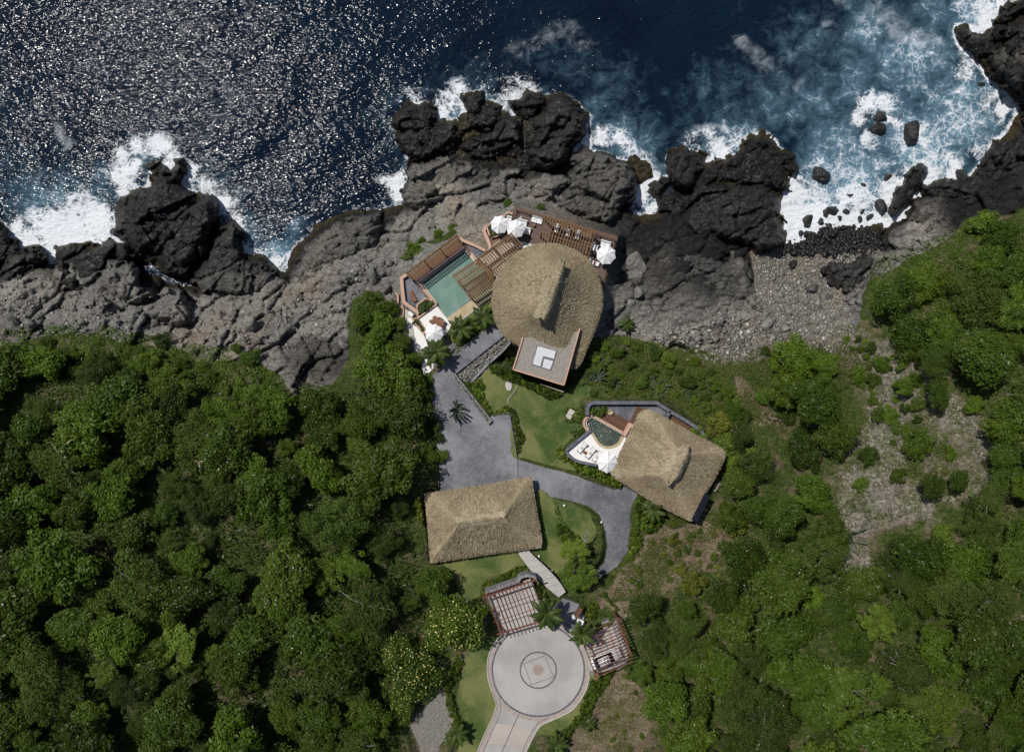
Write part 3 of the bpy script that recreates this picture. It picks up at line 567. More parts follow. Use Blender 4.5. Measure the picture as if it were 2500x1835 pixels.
ROCKS = [
 (5, [(110, 300), (200, 275), (310, 240), (430, 255), (470, 190), (560, 150), (650, 180), (700, 230), (830, 200), (900, 130), (1040, 160), (1075, 260), (1020, 400), (1060, 400), (1200, 450), (1300, 520), (1200, 620), (900, 560), (600, 500), (330, 460), (180, 470), (140, 400)], 1.7, 30, 1.0, 'low weedy black shelf joining the central outcrop rocks'),
 (5, [(1510, 450), (1600, 400), (1720, 450), (1800, 440), (1880, 430), (1950, 330), (2060, 350), (2150, 480), (2110, 600), (2090, 700), (2110, 860), (1980, 920), (1600, 880), (1480, 740), (1600, 650), (1530, 570)], 2.2, 30, 1.0, 'low black shelf joining the eastern outcrop rocks'),
 (7, [(1400, 1180), (1560, 1140), (1720, 1130), (1830, 1000), (1880, 880), (2020, 850), (2060, 700), (2200, 640), (2200, 1300), (1900, 1350), (1720, 1300), (1500, 1280)], 3.4, 36, .98, 'black craggy bank along the right cove'),
 (5, [(95, 240), (160, 160), (250, 150), (310, 190), (310, 235), (240, 265), (150, 275)], 3.0, 22, .95, 'black wave-washed rock off the top left of the central outcrop'),
 (5, [(425, 115), (480, 100), (540, 105), (548, 160), (610, 150), (655, 190), (640, 250), (600, 270), (570, 290), (500, 255), (455, 190)], 3.6, 24, .95, 'knobbly black rock at the top middle of the central outcrop'),
 (5, [(105, 315), (180, 285), (300, 265), (420, 270), (435, 330), (380, 390), (300, 400), (240, 450), (200, 440), (140, 390)], 3.4, 26, .95, 'long black rock on the left flank of the central outcrop'),
 (5, [(440, 380), (560, 320), (640, 250), (700, 230), (735, 270), (720, 350), (680, 400), (600, 445), (500, 430)], 4.2, 30, .93, 'ridged black rock in the middle of the central outcrop'),
 (5, [(685, 150), (760, 140), (770, 100), (840, 120), (870, 180), (800, 230), (740, 220), (690, 180)], 2.4, 20, .95, 'small weedy rock beside the big rounded black rock'),
 (5, [(870, 115), (960, 105), (1040, 150), (1080, 220), (1085, 280), (1040, 360), (980, 450), (900, 490), (800, 470), (770, 410), (830, 350), (820, 260), (850, 190)], 5.5, 44, .9, 'big rounded black rock at the tip of the central outcrop'),
 (5, [(130, 570), (190, 490), (330, 440), (480, 450), (612, 490), (600, 550), (540, 590), (430, 600), (330, 650), (240, 690), (180, 690), (140, 640)], 5.2, 42, .45, 'broad grey rock with rounded flank left of the villa deck'),
 (5, [(545, 610), (640, 490), (750, 500), (900, 530), (1000, 545), (960, 610), (880, 690), (700, 670), (600, 690)], 6.2, 40, .18, 'tan grey cracked rock slab above the villa deck'),
 (5, [(980, 500), (1070, 385), (1190, 430), (1320, 470), (1335, 640), (1250, 720), (1190, 790), (1080, 775), (900, 690), (960, 600)], 6.0, 40, .6, 'dark stepped rock block right above the villa deck'),
 (5, [(1505, 450), (1520, 415), (1570, 395), (1640, 400), (1700, 430), (1690, 500), (1600, 590), (1530, 560)], 4.4, 32, .95, 'split black rock at the left of the eastern outcrop'),
 (5, [(1860, 450), (1920, 380), (1940, 330), (2000, 310), (2060, 340), (2080, 400), (2140, 440), (2165, 500), (2150, 580), (2060, 600), (1900, 590), (1720, 560), (1690, 500), (1740, 480)], 3.0, 40, 1.0, 'brown weed-covered rock at the tip of the eastern outcrop'),
 (5, [(1590, 600), (1720, 565), (1900, 590), (2060, 605), (2085, 640), (2070, 720), (2110, 770), (2110, 860), (2080, 900), (1980, 915), (1900, 870), (1750, 850), (1640, 860), (1600, 780)], 4.6, 46, .92, 'wide dark rock slab behind the weedy eastern tip'),
 (5, [(1400, 570), (1440, 540), (1510, 565), (1490, 605), (1450, 640), (1410, 610)], 2.6, 18, 1.0, 'black rock standing alone in the foamy gap'),
 (5, [(1455, 640), (1540, 620), (1620, 650), (1610, 710), (1550, 740), (1470, 710)], 3.0, 20, .95, 'dark rock at the inner end of the foamy gap'),
 (5, [(1300, 470), (1330, 430), (1400, 480), (1420, 540), (1370, 560), (1330, 530)], .9, 14, 1.0, 'low brown rock awash beside the foamy gap'),
 (6, [(865, 210), (920, 185), (960, 200), (990, 215), (1010, 165), (1055, 160), (1055, 240), (1030, 300), (1110, 350), (1210, 390), (1250, 490), (1230, 570), (1180, 700), (1120, 770), (1080, 840), (1000, 850), (900, 760), (800, 720), (720, 650), (660, 580), (700, 410), (780, 370), (860, 310)], 5.2, 60, .93, 'diamond-shaped black headland rock jutting into the surf'),
 (6, [(1240, 590), (1275, 530), (1310, 550), (1330, 520), (1370, 570), (1390, 700), (1460, 725), (1530, 740), (1580, 810), (1480, 880), (1330, 980), (1200, 900), (1100, 860), (1170, 730)], 4.0, 44, .85, 'dark sloping rock right of the diamond headland'),
 (6, [(320, 670), (420, 640), (600, 650), (640, 615), (720, 640), (790, 730), (640, 740), (560, 840), (420, 900), (310, 840)], 3.8, 36, .9, 'dark brown rock ledge left of the diamond headland'),
 (6, [(-60, 800), (0, 780), (100, 700), (250, 675), (260, 740), (210, 960), (130, 1040), (30, 1060), (-60, 1060)], 4.4, 40, .85, 'dark ridged rock under the left picture edge cove'),
 (6, [(-120, 500), (0, 510), (40, 560), (40, 630), (105, 640), (100, 690), (0, 755), (-120, 760)], 2.6, 26, .95, 'black rock in the foam at the far left edge'),
 (6, [(560, 850), (640, 725), (760, 760), (790, 800), (880, 960), (700, 1000), (600, 940)], 6.8, 46, .25, 'grey rounded rock dome below the left ledge'),
 (6, [(400, 1180), (440, 1000), (540, 880), (660, 1010), (640, 1120), (560, 1190), (440, 1230)], 7.8, 46, .05, 'rusty tan rock face above the left bushes'),
 (6, [(680, 1060), (720, 980), (890, 960), (960, 880), (1060, 890), (1090, 1000), (1130, 1100), (1000, 1120), (860, 1120)], 7.9, 46, .15, 'layered grey rock hump in the middle of the left shore'),
 (6, [(1300, 1120), (1340, 1010), (1480, 1030), (1540, 1080), (1490, 1180), (1380, 1200)], 8.4, 34, .1, 'tan boulder-like outcrop above the left bushes'),
 (6, [(1640, 830), (1690, 700), (1800, 570), (1920, 480), (2080, 440), (2200, 455), (2220, 560), (2150, 720), (1950, 800), (1800, 940), (1690, 940)], 5.6, 70, .5, 'smooth dark grey rock slope beside the narrow inlet'),
 (6, [(1740, 1250), (1840, 1190), (1960, 1240), (2030, 1320), (1960, 1450), (1830, 1460), (1740, 1360)], 9.0, 40, .75, 'dark brown stained slab between bushes and villa'),
 (6, [(1120, 860), (1270, 800), (1420, 820), (1570, 815), (1500, 920), (1330, 990), (1200, 920)], 5.6, 34, .6, 'dark grey slab at the head of the left inlet'),
 (7, [(1615, 160), (1680, 155), (1790, 200), (1880, 165), (1960, 170), (1930, 300), (1880, 430), (1760, 380), (1660, 290)], 2.8, 36, 1.0, 'brown weedy rock in the surf at the top right'),
 (7, [(1950, 150), (2140, 60), (2200, 200), (2180, 620), (2080, 620), (1940, 560), (1880, 470), (1900, 320)], 6.5, 60, .9, 'tall black cliff rock along the upper right edge'),
 (7, [(1970, 20), (2080, -40), (2140, 60), (1950, 150), (1880, 140)], 3.4, 30, .95, 'dark rock at the very top right corner'),
 (7, [(1840, 960), (1890, 880), (2010, 860), (2100, 700), (2200, 700), (2180, 1100), (2000, 1100), (1860, 1050)], 4.6, 44, .92, 'black rock bank at the right edge below the surf'),
 (7, [(1225, 1330), (1310, 1130), (1420, 1040), (1450, 1100), (1440, 1170), (1310, 1290), (1250, 1345)], 3.4, 22, .92, 'long leaning black rock fin beside the east beach'),
 (7, [(1300, 1330), (1460, 1260), (1600, 1240), (1720, 1300), (1700, 1400), (1560, 1450), (1420, 1480), (1330, 1420)], 3.8, 50, .7, 'broad smooth dark slab beside the black fin'),
 (7, [(1450, 1170), (1530, 1140), (1620, 1160), (1730, 1140), (1840, 1060), (1930, 1180), (1860, 1260), (1730, 1270), (1560, 1230)], 3.0, 30, .92, 'jumbled black rocks above the smooth dark slab'),
 (7, [(1860, 1200), (1960, 1110), (2140, 1100), (2160, 1500), (2000, 1500), (1890, 1480)], 6.0, 44, .75, 'dark rock bank beside the bright green clifftop shrub'),
 (7, [(1110, 1560), (1180, 1460), (1320, 1470), (1420, 1540), (1330, 1620), (1180, 1620)], 2.6, 34, .8, 'dark flat rock at the back of the pebble beach'),
 (8, [(250, 180), (420, 100), (560, 120), (700, 160), (700, 330), (560, 420), (420, 400), (260, 330)], 5.4, 50, .6, 'grey cracked rock pavement right of the villa'),
 (8, [(560, 200), (700, 150), (840, 130), (850, 330), (740, 420), (620, 380)], 4.6, 40, .5, 'grey block rock beside the pebble beach'),
 (8, [(1220, 220), (1260, 180), (1330, 200), (1330, 270), (1290, 300), (1240, 280)], 3.4, 20, .85, 'dark rounded boulder pair at the pebble beach edge'),
 (8, [(1330, 200), (1400, 150), (1460, 160), (1440, 260), (1390, 340), (1310, 330)], 4.4, 22, .75, 'dark upright rock under the beach-side trees'),
]
for k, (sh, poly, h, bev, dk, lab) in enumerate(ROCKS):
    q = t(sh, poly); c = (np.mean([p[0] for p in q]), np.mean([p[1] for p in q]))
    rock('coastal_rock', lab, q, h, bev, None, 100+k*7, .75 if h > 1.5 else .3, dk)

# ------------------------------------------------------------------ sea
SX = axis(-420, 2920, 4, [60, 200, 600, 2000, 8000, 40000]); SY = axis(-360, 800, 4, []); SY = np.concatenate([-360-np.array([60, 200, 600, 2000, 8000, 40000.])[::-1], SY])
sx, sy = np.meshgrid(SX, SY); ux, uy = (sx-1250)*SPX, (917.5-sy)*SPX
zs = np.zeros(sx.shape); rs = random.Random(4)
for k in range(26):
    lam = 1.6*1.22**(k % 13)*rs.uniform(.85, 1.2); ang = rs.gauss(-1.25, .45); ph = rs.uniform(0, 6.28); kx, ky = math.cos(ang)*2*math.pi/lam, math.sin(ang)*2*math.pi/lam
    zs += .0034*lam**.85*np.sin(kx*ux+ky*uy+ph+2.5*(fbm(ux*.05, uy*.05, 2, k)-.5))
zs *= np.clip(1.4-np.hypot(ux, uy)/160, .0, 1)
# how near the rocks are, from blurred copies of the shore mask
def blur(m, r):
    for ax_ in (0, 1):
        c = np.cumsum(np.pad(m, [(r+1, r) if a == ax_ else (0, 0) for a in (0, 1)], mode='edge'), axis=ax_)
        m = (np.take(c, range(2*r+1, c.shape[ax_]), ax_)-np.take(c, range(0, c.shape[ax_]-2*r-1), ax_))/(2*r+1)
    return m
core = landmask[6:-6, 6:-6]; CX, CY = TX[6:-6], TY[6:-6]
near1 = blur(blur(core, 3), 3); near2 = blur(blur(core, 9), 9)
def samp(a):
    i = np.clip(np.round((sx-CX[0])/4).astype(int), 0, len(CX)-1); j = np.clip(np.round((sy-CY[0])/4).astype(int), 0, len(CY)-1); return a[j, i]
n1, n2 = samp(near1), samp(near2)
foam = np.zeros(sx.shape); milk = np.zeros(sx.shape)
wsx = sx+44*(fbm(ux*.12, uy*.12, 4, 61)-.5)*2; wsy = sy+44*(fbm(ux*.12+4, uy*.12, 4, 62)-.5)*2
FO = [(60, 600, 55, .9), (150, 575, 75, .95), (235, 555, 55, .95), (110, 620, 40, .9), (40, 560, 40, .7), (200, 520, 50, .75), (310, 440, 45, .8), (300, 395, 38, .75), (345, 365, 38, .7), (400, 365, 38, .85), (345, 430, 25, .9), (455, 430, 30, .8), (500, 470, 38, .7), (545, 500, 42, .75), (565, 560, 38, .75), (600, 620, 36, .7),
      (440, 400, 30, .8), (655, 640, 26, .7), (692, 650, 22, .8), (960, 440, 34, .8), (965, 470, 26, .85), (960, 300, 30, .6), (1000, 245, 32, .6), (1075, 275, 36, .85), (1110, 245, 34, .7), (1160, 235, 40, .5), (1255, 240, 50, .65), (1290, 215, 40, .6), (1240, 255, 26, .8), (1440, 300, 22, .7), (1435, 345, 28, .85), (1480, 355, 36, .7), (1530, 370, 36, .65), (1570, 400, 40, .8), (1600, 440, 36, .85), (1560, 470, 26, .95), (1610, 480, 22, .95), (1590, 515, 18, .95), (1655, 460, 26, .95), (1640, 440, 20, .8),
      (1700, 340, 34, .5), (1730, 320, 36, .55), (1770, 360, 34, .85), (1750, 380, 26, .9), (1790, 330, 40, .55), (1840, 320, 40, .4), (1945, 460, 46, .95), (1925, 520, 50, 1), (1925, 580, 34, 1), (1990, 540, 60, 1), (2060, 545, 60, .95), (2130, 545, 50, 1), (2180, 520, 40, .95), (2080, 480, 60, .7), (2160, 460, 44, .8), (2000, 470, 60, .65), (2000, 420, 60, .45), (2080, 420, 60, .45), (2200, 420, 40, .6), (2250, 425, 40, .8), (2320, 425, 36, .85), (2300, 390, 50, .6), (2390, 370, 40, .6), (2130, 265, 36, .7), (2110, 300, 26, .8), (2170, 265, 28, .7), (2190, 300, 22, .75), (2235, 300, 24, .75), (2250, 340, 26, .7), (2210, 350, 30, .6), (2130, 345, 22, .7),
      (2290, 240, 60, .4), (2370, 260, 60, .5), (2420, 230, 40, .65), (2470, 260, 30, .9), (2340, 170, 36, .6), (2410, 60, 40, .9), (2400, 20, 46, .7), (2340, 20, 36, .5), (2440, 20, 30, .9), (2320, 300, 60, .4), (2400, 320, 50, .45)]
MI = [(120, 500, 130, .6), (240, 480, 80, .5), (170, 440, 80, .35), (350, 390, 80, .5), (520, 510, 90, .5), (600, 590, 60, .55), (690, 620, 50, .8), (720, 560, 40, .5), (1000, 290, 90, .4), (1150, 250, 110, .4), (1450, 300, 90, .5), (1540, 380, 100, .7), (1430, 180, 90, .3), (1640, 250, 60, .25), (1780, 330, 120, .6), (1960, 330, 120, .4), (2060, 420, 150, .85), (2000, 500, 120, .9), (2250, 360, 150, .9), (2350, 270, 140, .85), (2200, 280, 100, .65), (2420, 200, 90, .7), (2380, 40, 110, .8), (2130, 80, 110, .7), (2220, 150, 120, .75), (1880, 230, 120, .5), (1990, 250, 120, .55), (2100, 30, 90, .5), (1980, 120, 120, .45), (2300, 60, 120, .6), (1720, 230, 90, .35), (2100, 220, 120, .6), (1500, 240, 90, .4), (1340, 120, 90, .3), (1980, 560, 80, .9)]
for x, y, r, s in FO: foam = np.maximum(foam, .9*s*np.exp(-(np.hypot(wsx-x, wsy-y)/(r*1.25))**2.0))
for x, y, r, s in MI: milk = np.maximum(milk, .85*s*np.exp(-(np.hypot(wsx-x, wsy-y)/(r*1.1))**2))
scum = np.zeros(sx.shape)
def streak(pts, w, s):
    global scum
    for i in range(len(pts)-1):
        (a, b), (c, d) = pts[i], pts[i+1]; L = (c-a)**2+(d-b)**2; u = np.clip(((wsx-a)*(c-a)+(wsy-b)*(d-b))/L, 0, 1)
        scum = np.maximum(scum, s*1.5*np.exp(-(np.hypot(wsx-a-u*(c-a), wsy-b-u*(d-b))/w)**3))
streak([(1815, -20), (1800, 40), (1810, 90), (1850, 135)], 34, .36); streak([(1890, 150), (1950, 110)], 22, .2); streak([(1960, 190), (1900, 200)], 18, .2)
streak([(2040, -10), (2090, 25), (2150, 20), (2190, 60), (2200, 85), (2255, 115), (2275, 165)], 26, .44); streak([(1990, 60), (2080, 70)], 14, .24)
streak([(1690, 330), (1710, 290), (1760, 300)], 12, .5); streak([(1270, 130), (1330, 80), (1390, 60), (1440, 110)], 30, .27); streak([(570, 200), (590, 270)], 22, .3); streak([(90, 400), (110, 420)], 22, .35); streak([(150, 300), (175, 330)], 20, .3)
scum *= np.clip(-.5+2.8*fbm(ux*.16, uy*.16, 4, 91), .1, 1.15)*(.2+1.1*fbm(ux*.7, uy*.7, 4, 92))
expo = np.clip(.35+.65*sstep(0, .5, blur(np.maximum(foam, milk), 14)), 0, 1)
foam = np.maximum(foam, np.clip(n1*1.8, 0, .7)*expo); milk = np.maximum(milk, np.clip(n2*1.1, 0, .55)*expo)
foam = np.clip(np.maximum(foam, np.clip(milk-.06, 0, 1)*.66), 0, 1)
dl = sdf(LAND, np.clip(sx, -420, 2920), sy)
keep = ~(cell(-dl) < -34)
tag(put('sea', gridmesh('sea', sx, sy, zs+.04*foam, keep, M['sea'], {'foam': foam, 'milk': milk, 'scum': scum}, True)), 'dark blue glittering sea with white foam', 'sea', kind='structure')

# ------------------------------------------------------------------ loose boulders and pebbles
def boulder_mesh(seed):
    r_ = random.Random(seed); import bmesh
    bm = bmesh.new(); bmesh.ops.create_icosphere(bm, subdivisions=4, radius=1)
    cuts = [(Vector((r_.gauss(0, 1), r_.gauss(0, 1), r_.gauss(0, .8))).normalized(), r_.uniform(.55, .9)) for _ in range(15)]
    off = [Vector((r_.uniform(0, 9), r_.uniform(0, 9), r_.uniform(0, 9))) for _ in range(2)]
    from mathutils import noise as mn
    for v in bm.verts:
        p = v.co.copy()
        for nn, d in cuts:
            k = p.dot(nn)-d
            if k > 0: p -= nn*k*.97
        p *= 1+.2*mn.noise(p*1.3+off[0])+.09*mn.noise(p*3.5+off[1])+.05*mn.noise(p*8+off[0]); v.co = p
    me = bpy.data.meshes.new('boulder'); bm.to_mesh(me); bm.free(); return me
BV = []
for k in range(5):
    a = boulder_mesh(k); a.materials.append(M['wet_boulder']); b = a.copy(); b.materials.clear(); b.materials.append(M['boulder']); BV.append((a, b))
def boulder(px, py, r, label, wet, z=None, el=1.3, rz=None, group=None, cat='boulder'):
    R_ = random.Random(int(px*31+py)); zz = (tz(px, py) if z is None else z); rm = PX(r, zz)
    o = put('boulder', BV[R_.randrange(5)][0 if wet else 1], None, P(px, py, zz+rm*.15), (R_.uniform(-.3, .3), R_.uniform(-.3, .3), R_.uniform(0, 6.28) if rz is None else rz), (rm*el, rm/el**.5, rm*.85))
    return tag(o, label, cat, group)
for x, y, r, el, lab in [(770, 1105, 62, 1.05, 'glossy black boulder alone in the milky bay'), (1165, 1310, 50, 1.15, 'black boulder in foam left of the rock fin'), (700, 1395, 38, 1.3, 'brown boulder at the left end of the surf line'), (785, 1395, 26, 1.1, 'dark boulder second from left in the surf line'), (815, 1345, 28, 1.1, 'dark boulder behind the surf line, left of its brown neighbour'), (865, 1325, 40, 1.5, 'long brown boulder awash behind the surf line'), (940, 1335, 22, 1.2, 'small upright dark boulder in the middle of the foam'), (900, 1375, 18, 1.2, 'small black stone below the long brown boulder'), (1045, 1330, 17, 1.3, 'small dark stone in open foam'), (1030, 1385, 22, 1.2, 'round dark stone left of the flat one in foam'), (1090, 1370, 22, 1.5, 'flat dark stone right of the round one in foam'), (1155, 1420, 22, 1.1, 'dark boulder below the black boulder near the fin'), (1200, 1120, 26, 1.4, 'dark boulder breaking the surface in the middle bay'), (830, 1425, 24, 1.1, 'dark boulder in foam at the pebble edge'), (1150, 745, 42, 1.2, 'brown weedy rock top in the swirling foam'), (1140, 815, 52, 1.1, 'larger brown rock in the left swirl of foam'), (1345, 825, 66, 1.3, 'oval brown rock in the right swirl of foam'), (1670, 1125, 50, 1.5, 'brown oval rock at the foot of the right bank'), (960, 1235, 26, 1.4, 'faint brown rock just under the bay foam'), (1040, 1170, 24, 1.2, 'submerged brown stone in the middle of the bay'), (1240, 1410, 16, 1.2, 'small dark stone at the right end of the foam'), (1068, 1440, 15, 1.1, 'small dark stone at the lower foam edge'), (655, 1470, 20, 1.1, 'small dark stone at the lower left foam edge'), (690, 1475, 15, 1.2, 'tiny dark stone beside the lower left foam edge'), (1790, 535, 24, 1.3, 'small brown rock at the foot of the right cliff')]:
    q = t(7, (x, y)); boulder(q[0], q[1], r/2.581, lab, True, -.12 if lab.split()[0] not in ('faint', 'submerged') else -.35, el, group='boulders in the east bay')
for x, y, r, el, lab in [(735, 130, 36, 1.7, 'pale elongated boulder on the dark rock pavement'), (1115, 380, 24, 1.0, 'pointed grey boulder on the pebble beach'), (1240, 350, 22, 1.1, 'square tan boulder on the pebble beach'), (1150, 310, 34, 1.2, 'brown boulder in the middle of the pebble beach'), (915, 500, 34, 1.2, 'tan boulder among stones at the beach head'), (965, 525, 26, 1.0, 'round tan boulder right of the larger one'), (1010, 515, 26, 1.1, 'grey boulder at the top of the stony slope'), (650, 570, 14, 1.1, 'pale stone on the bare slope near the dry plant'), (1030, 430, 18, 1.2, 'pale grey stone above the stony slope'), (1050, 180, 26, 1.3, 'dark boulder half buried in the beach pebbles'), (1360, 380, 34, .9, 'upright grey boulder under the beach-side trees'), (240, 180, 60, 1.1, 'dark rock lump right of the villa deck'), (225, 240, 40, 1.2, 'smaller dark rock lump right of the villa deck'), (250, 330, 40, .8, 'grey slab boulder right of the thatched villa'), (200, 390, 34, 1.2, 'pale grey boulder above the dry agave plant')]:
    q = t(8, (x, y)); boulder(q[0], q[1], r/2.1236, lab, False, None, el, group='boulders on the east beach and slope')
for x, y, r, el, lab in [(2130, 820, 44, 1.4, 'tan rock block left of the pool pergola'), (2180, 760, 34, 1.0, 'grey rock block left of the villa planter'), (2230, 760, 30, 1.0, 'grey boulder nearest the pool pergola'), (60, 1110, 60, 1.5, 'pale grey slab boulder at the left edge'), (800, 1300, 34, 1.2, 'grey boulder among the left bushes'), (1040, 1235, 26, 1.1, 'tan stone below the black crevice'), (1060, 1170, 40, 1.2, 'dark rock above the left bushes'), (1440, 1100, 46, 1.0, 'round tan boulder on the upper left shore'), (1270, 1160, 34, 1.4, 'flat tan stone on the upper left shore'), (1480, 1240, 24, 1.1, 'pale stone beside the small round bush'), (30, 1180, 34, 1.2, 'grey rock between the edge boulder and bushes'), (170, 1110, 40, 1.1, 'tan rock beside the pale slab boulder'), (1960, 1215, 30, 1.3, 'pale stone by the trickle of glinting water')]:
    q = t(6, (x, y)); boulder(q[0], q[1], r/2.345, lab, False, None, el, group='boulders on the upper left shore')
def stones(name, label, poly, n, r0, r1, mat, seed, wetline=False):
    R_ = np.random.default_rng(seed); xs = [p[0] for p in poly]; ys = [p[1] for p in poly]
    x = R_.uniform(min(xs), max(xs), n*3); y = R_.uniform(min(ys), max(ys), n*3); k = sdf(poly, x+R_.normal(0, 6, n*3), y+R_.normal(0, 6, n*3)) > 0; x, y = x[k][:n], y[k][:n]; n = len(x)
    oct_v = np.array([(1, 0, 0), (.5, .87, .1), (-.5, .8, 0), (-1, 0, .1), (-.5, -.87, 0), (.5, -.8, .1), (.1, .1, .8), (0, 0, -.6)]); oct_f = np.array([(i, (i+1) % 6, 6) for i in range(6)]+[((i+1) % 6, i, 7) for i in range(6)])
    r = r0*(r1/r0)**(R_.random(n)**2.2); a = R_.uniform(0, 6.28, n); V = oct_v[None]*(1+R_.uniform(-.25, .25, (n, 8, 1)))*r[:, None, None]*np.stack([R_.uniform(.8, 1.4, n), R_.uniform(.7, 1.1, n), R_.uniform(.5, .9, n)], -1)[:, None, :]
    c, s = np.cos(a)[:, None], np.sin(a)[:, None]; X = V[..., 0]*c-V[..., 1]*s; Y = V[..., 0]*s+V[..., 1]*c
    z = np.array([tz(i, j) for i, j in zip(x, y)]); kk = SPX*(CAMH-z)/CAMH
    V = np.stack([X+((x-1250)*kk)[:, None], Y+((917.5-y)*kk)[:, None], V[..., 2]+z[:, None]+(r*.2)[:, None]], -1).reshape(-1, 3)
    F = (oct_f[None]+8*np.arange(n)[:, None, None]).reshape(-1, 3)
    return tag(put(name, npmesh(name, V, F, mat, False, fattr={'rnd': np.repeat(R_.random(n) if name != 'gravel' else R_.uniform(.55, .85, n), 12)})), label, 'pebbles', kind='stuff')
stones('pebbles', 'pale and grey pebbles covering the small east beach', t(8, [(850, 110), (960, 110), (1100, 150), (1300, 110), (1450, 120), (1340, 180), (1220, 200), (1260, 320), (1340, 400), (1370, 540), (1000, 560), (850, 430)]), 7000, .05, .27, M['pebble'], 1)
stones('pebbles', 'black wet pebbles at the water line of the east beach', t(7, [(540, 1590), (640, 1480), (740, 1440), (880, 1400), (960, 1430), (1060, 1440), (1170, 1470), (1190, 1560), (1060, 1600), (800, 1620)]), 1500, .14, .55, M['pebble_wet'], 2)
stones('rubble', 'tan rubble and stones on the slope above the beach', t(8, [(560, 480), (860, 430), (1000, 540), (1370, 540), (1250, 620), (860, 650), (800, 700), (560, 680), (300, 560)]), 1600, .08, .38, M['pebble'], 3)
stones('rubble', 'pale loose stones in the bare east gully', GULLY, 350, .06, .22, M['pebble'], 4)
stones('rubble', 'grey loose stones along the foot of the left bushes', [(0, 700), (400, 790), (620, 760), (850, 650), (930, 640), (900, 720), (820, 800), (700, 860), (560, 850), (330, 820), (0, 830)], 1600, .07, .34, M['pebble'], 6)
stones('gravel', 'coarse grey gravel on the parking patch', GRAVEL, 1800, .05, .12, M['pebble'], 5)
# ------------------------------------------------------------------ flat ground sheets
def ragged(poly, amp=5, seed=3):      # an uneven grown-in edge
    q = spline(poly, 7, True); a = np.array(q); x, y = a[:, 0], a[:, 1]
    return list(zip(x+amp*2*(fbm(x*.06, y*.06, 3, seed)-.5)+amp*(fbm(x*.3, y*.3, 2, seed)-.5), y+amp*2*(fbm(x*.06+9, y*.06, 3, seed)-.5)+amp*(fbm(x*.3+4, y*.3, 2, seed)-.5)))
def sheet(name, poly, z, mat, label, cat, kind='structure', thick=None):
    if name == 'lawn': poly = ragged(poly)
    g = G(); g.prism(poly, z-(thick or .3), z); o = g.build(name, mat); return tag(o, label, cat, kind=kind)
sheet('lawn', LAWN_MAIN, 11.25, M['lawn'], 'wide mown lawn between the villa and the casita', 'lawn')
sheet('lawn', LAWN_EAST, 12.0, M['lawn'], 'strip of lawn right of the garage roof', 'lawn')
sheet('lawn', LAWN_SOUTH, 12.2, M['lawn'], 'shaded lawn below the garage roof', 'lawn')
sheet('lawn', LAWN_CIRCLE, 14.955, M['lawn'], 'patchy lawn left of the turning circle', 'lawn')
sheet('lawn', LAWN_EDGE, 14.95, M['lawn'], 'narrow lawn right of the turning circle stem', 'lawn')
sheet('gravel_patch', GRAVEL, 15.05, M['gravel_ground'], 'grey gravel patch among trees at the bottom', 'gravel')
sheet('court', COURT, ZC+.02, M['slate'], 'slate grey stamped concrete entrance court', 'court')
sheet('driveway', DRIVE, 11.555, M['slate'], 'slate grey driveway curving past the casita', 'driveway')
# joint and drop between court and drive
g = G(); g.wall(t(14, [(840, 858), (905, 1242), (914, 1505)]), 1.6, 10.9, 11.62); tag(g.build('kerb', M['slate_wall']), 'thin dark kerb between court and drive', 'kerb', kind='structure')
# path of broad slabs from garage to the entry
pth = thing('path', 'pale concrete slab path from the garage to the entry', 'path', P(*t(3, (1450, 1250)), 12.4)); pth['kind'] = 'structure'
L_ = spline(t(3, [(1205, 1000), (1225, 1065), (1275, 1140), (1400, 1300), (1540, 1440), (1672, 1550)]), 6); R_ = spline(t(3, [(1318, 1000), (1345, 1035), (1440, 1130), (1560, 1240), (1690, 1390), (1750, 1490)]), 6)
for i in range(0, len(L_)-2, 3):
    za = 12.3+2.5*i/len(L_); zb = 12.3+2.5*(i+3)/len(L_); j = min(i+3, len(L_)-1); e = .03
    q = [P(L_[i][0], L_[i][1], za), P(R_[i][0], R_[i][1], za), P(R_[j][0]+(R_[i][0]-R_[j][0])*e, R_[j][1]+(R_[i][1]-R_[j][1])*e, zb), P(L_[j][0]+(L_[i][0]-L_[j][0])*e, L_[j][1]+(L_[i][1]-L_[j][1])*e, zb)]
    v = [(a, b, c-.5) for a, b, c in q]+q; G().add(v, [(0, 1, 2, 3), (7, 6, 5, 4), (0, 4, 5, 1), (1, 5, 6, 2), (2, 6, 7, 3), (3, 7, 4, 0)]).build('slab', M['concrete'], pth)

# ------------------------------------------------------------------ turning circle
def circ(c, r, n=72): return [(c[0]+r*math.cos(a), c[1]+r*math.sin(a)) for a in np.linspace(0, 2*math.pi, n, endpoint=False)]
u4 = 1/3.411
tc = thing('turning_circle', 'round pale concrete turning circle with inlaid rings', 'turning circle', P(CC[0], CC[1], ZT)); tc['kind'] = 'structure'
G().prism(CIRC, ZT-.3, ZT+.01).build('pebble_border', M['pebble_band'], tc)
G().prism(circ(CC, 378*u4), ZT-.3, ZT+.03).build('paving', M['concrete'], tc)
def cobbles(r, n, w, h, name):
    g = G()
    for k in range(n):
        a = 2*math.pi*k/n; x, y, z = P(CC[0]+r*math.cos(a), CC[1]+r*math.sin(a), ZT); g.box((x, y, ZT-.05), (w*random.uniform(.85, 1.1), h, .085+random.uniform(0, .02)), -a+math.pi/2, .015)
    o = g.build(name, M['cobble'], tc); o['kind'] = 'stuff'; return o
random.seed(5)
cobbles(385*u4, 230, .16, .17, 'cobble_ring'); cobbles(379.5*u4, 225, .16, .14, 'cobble_ring'); cobbles(152*u4, 120, .13, .15, 'cobble_ring'); cobbles(146*u4, 110, .13, .12, 'cobble_ring')
sq = t(4, [(1265, 815), (1333, 992), (1150, 1060), (1088, 884)])
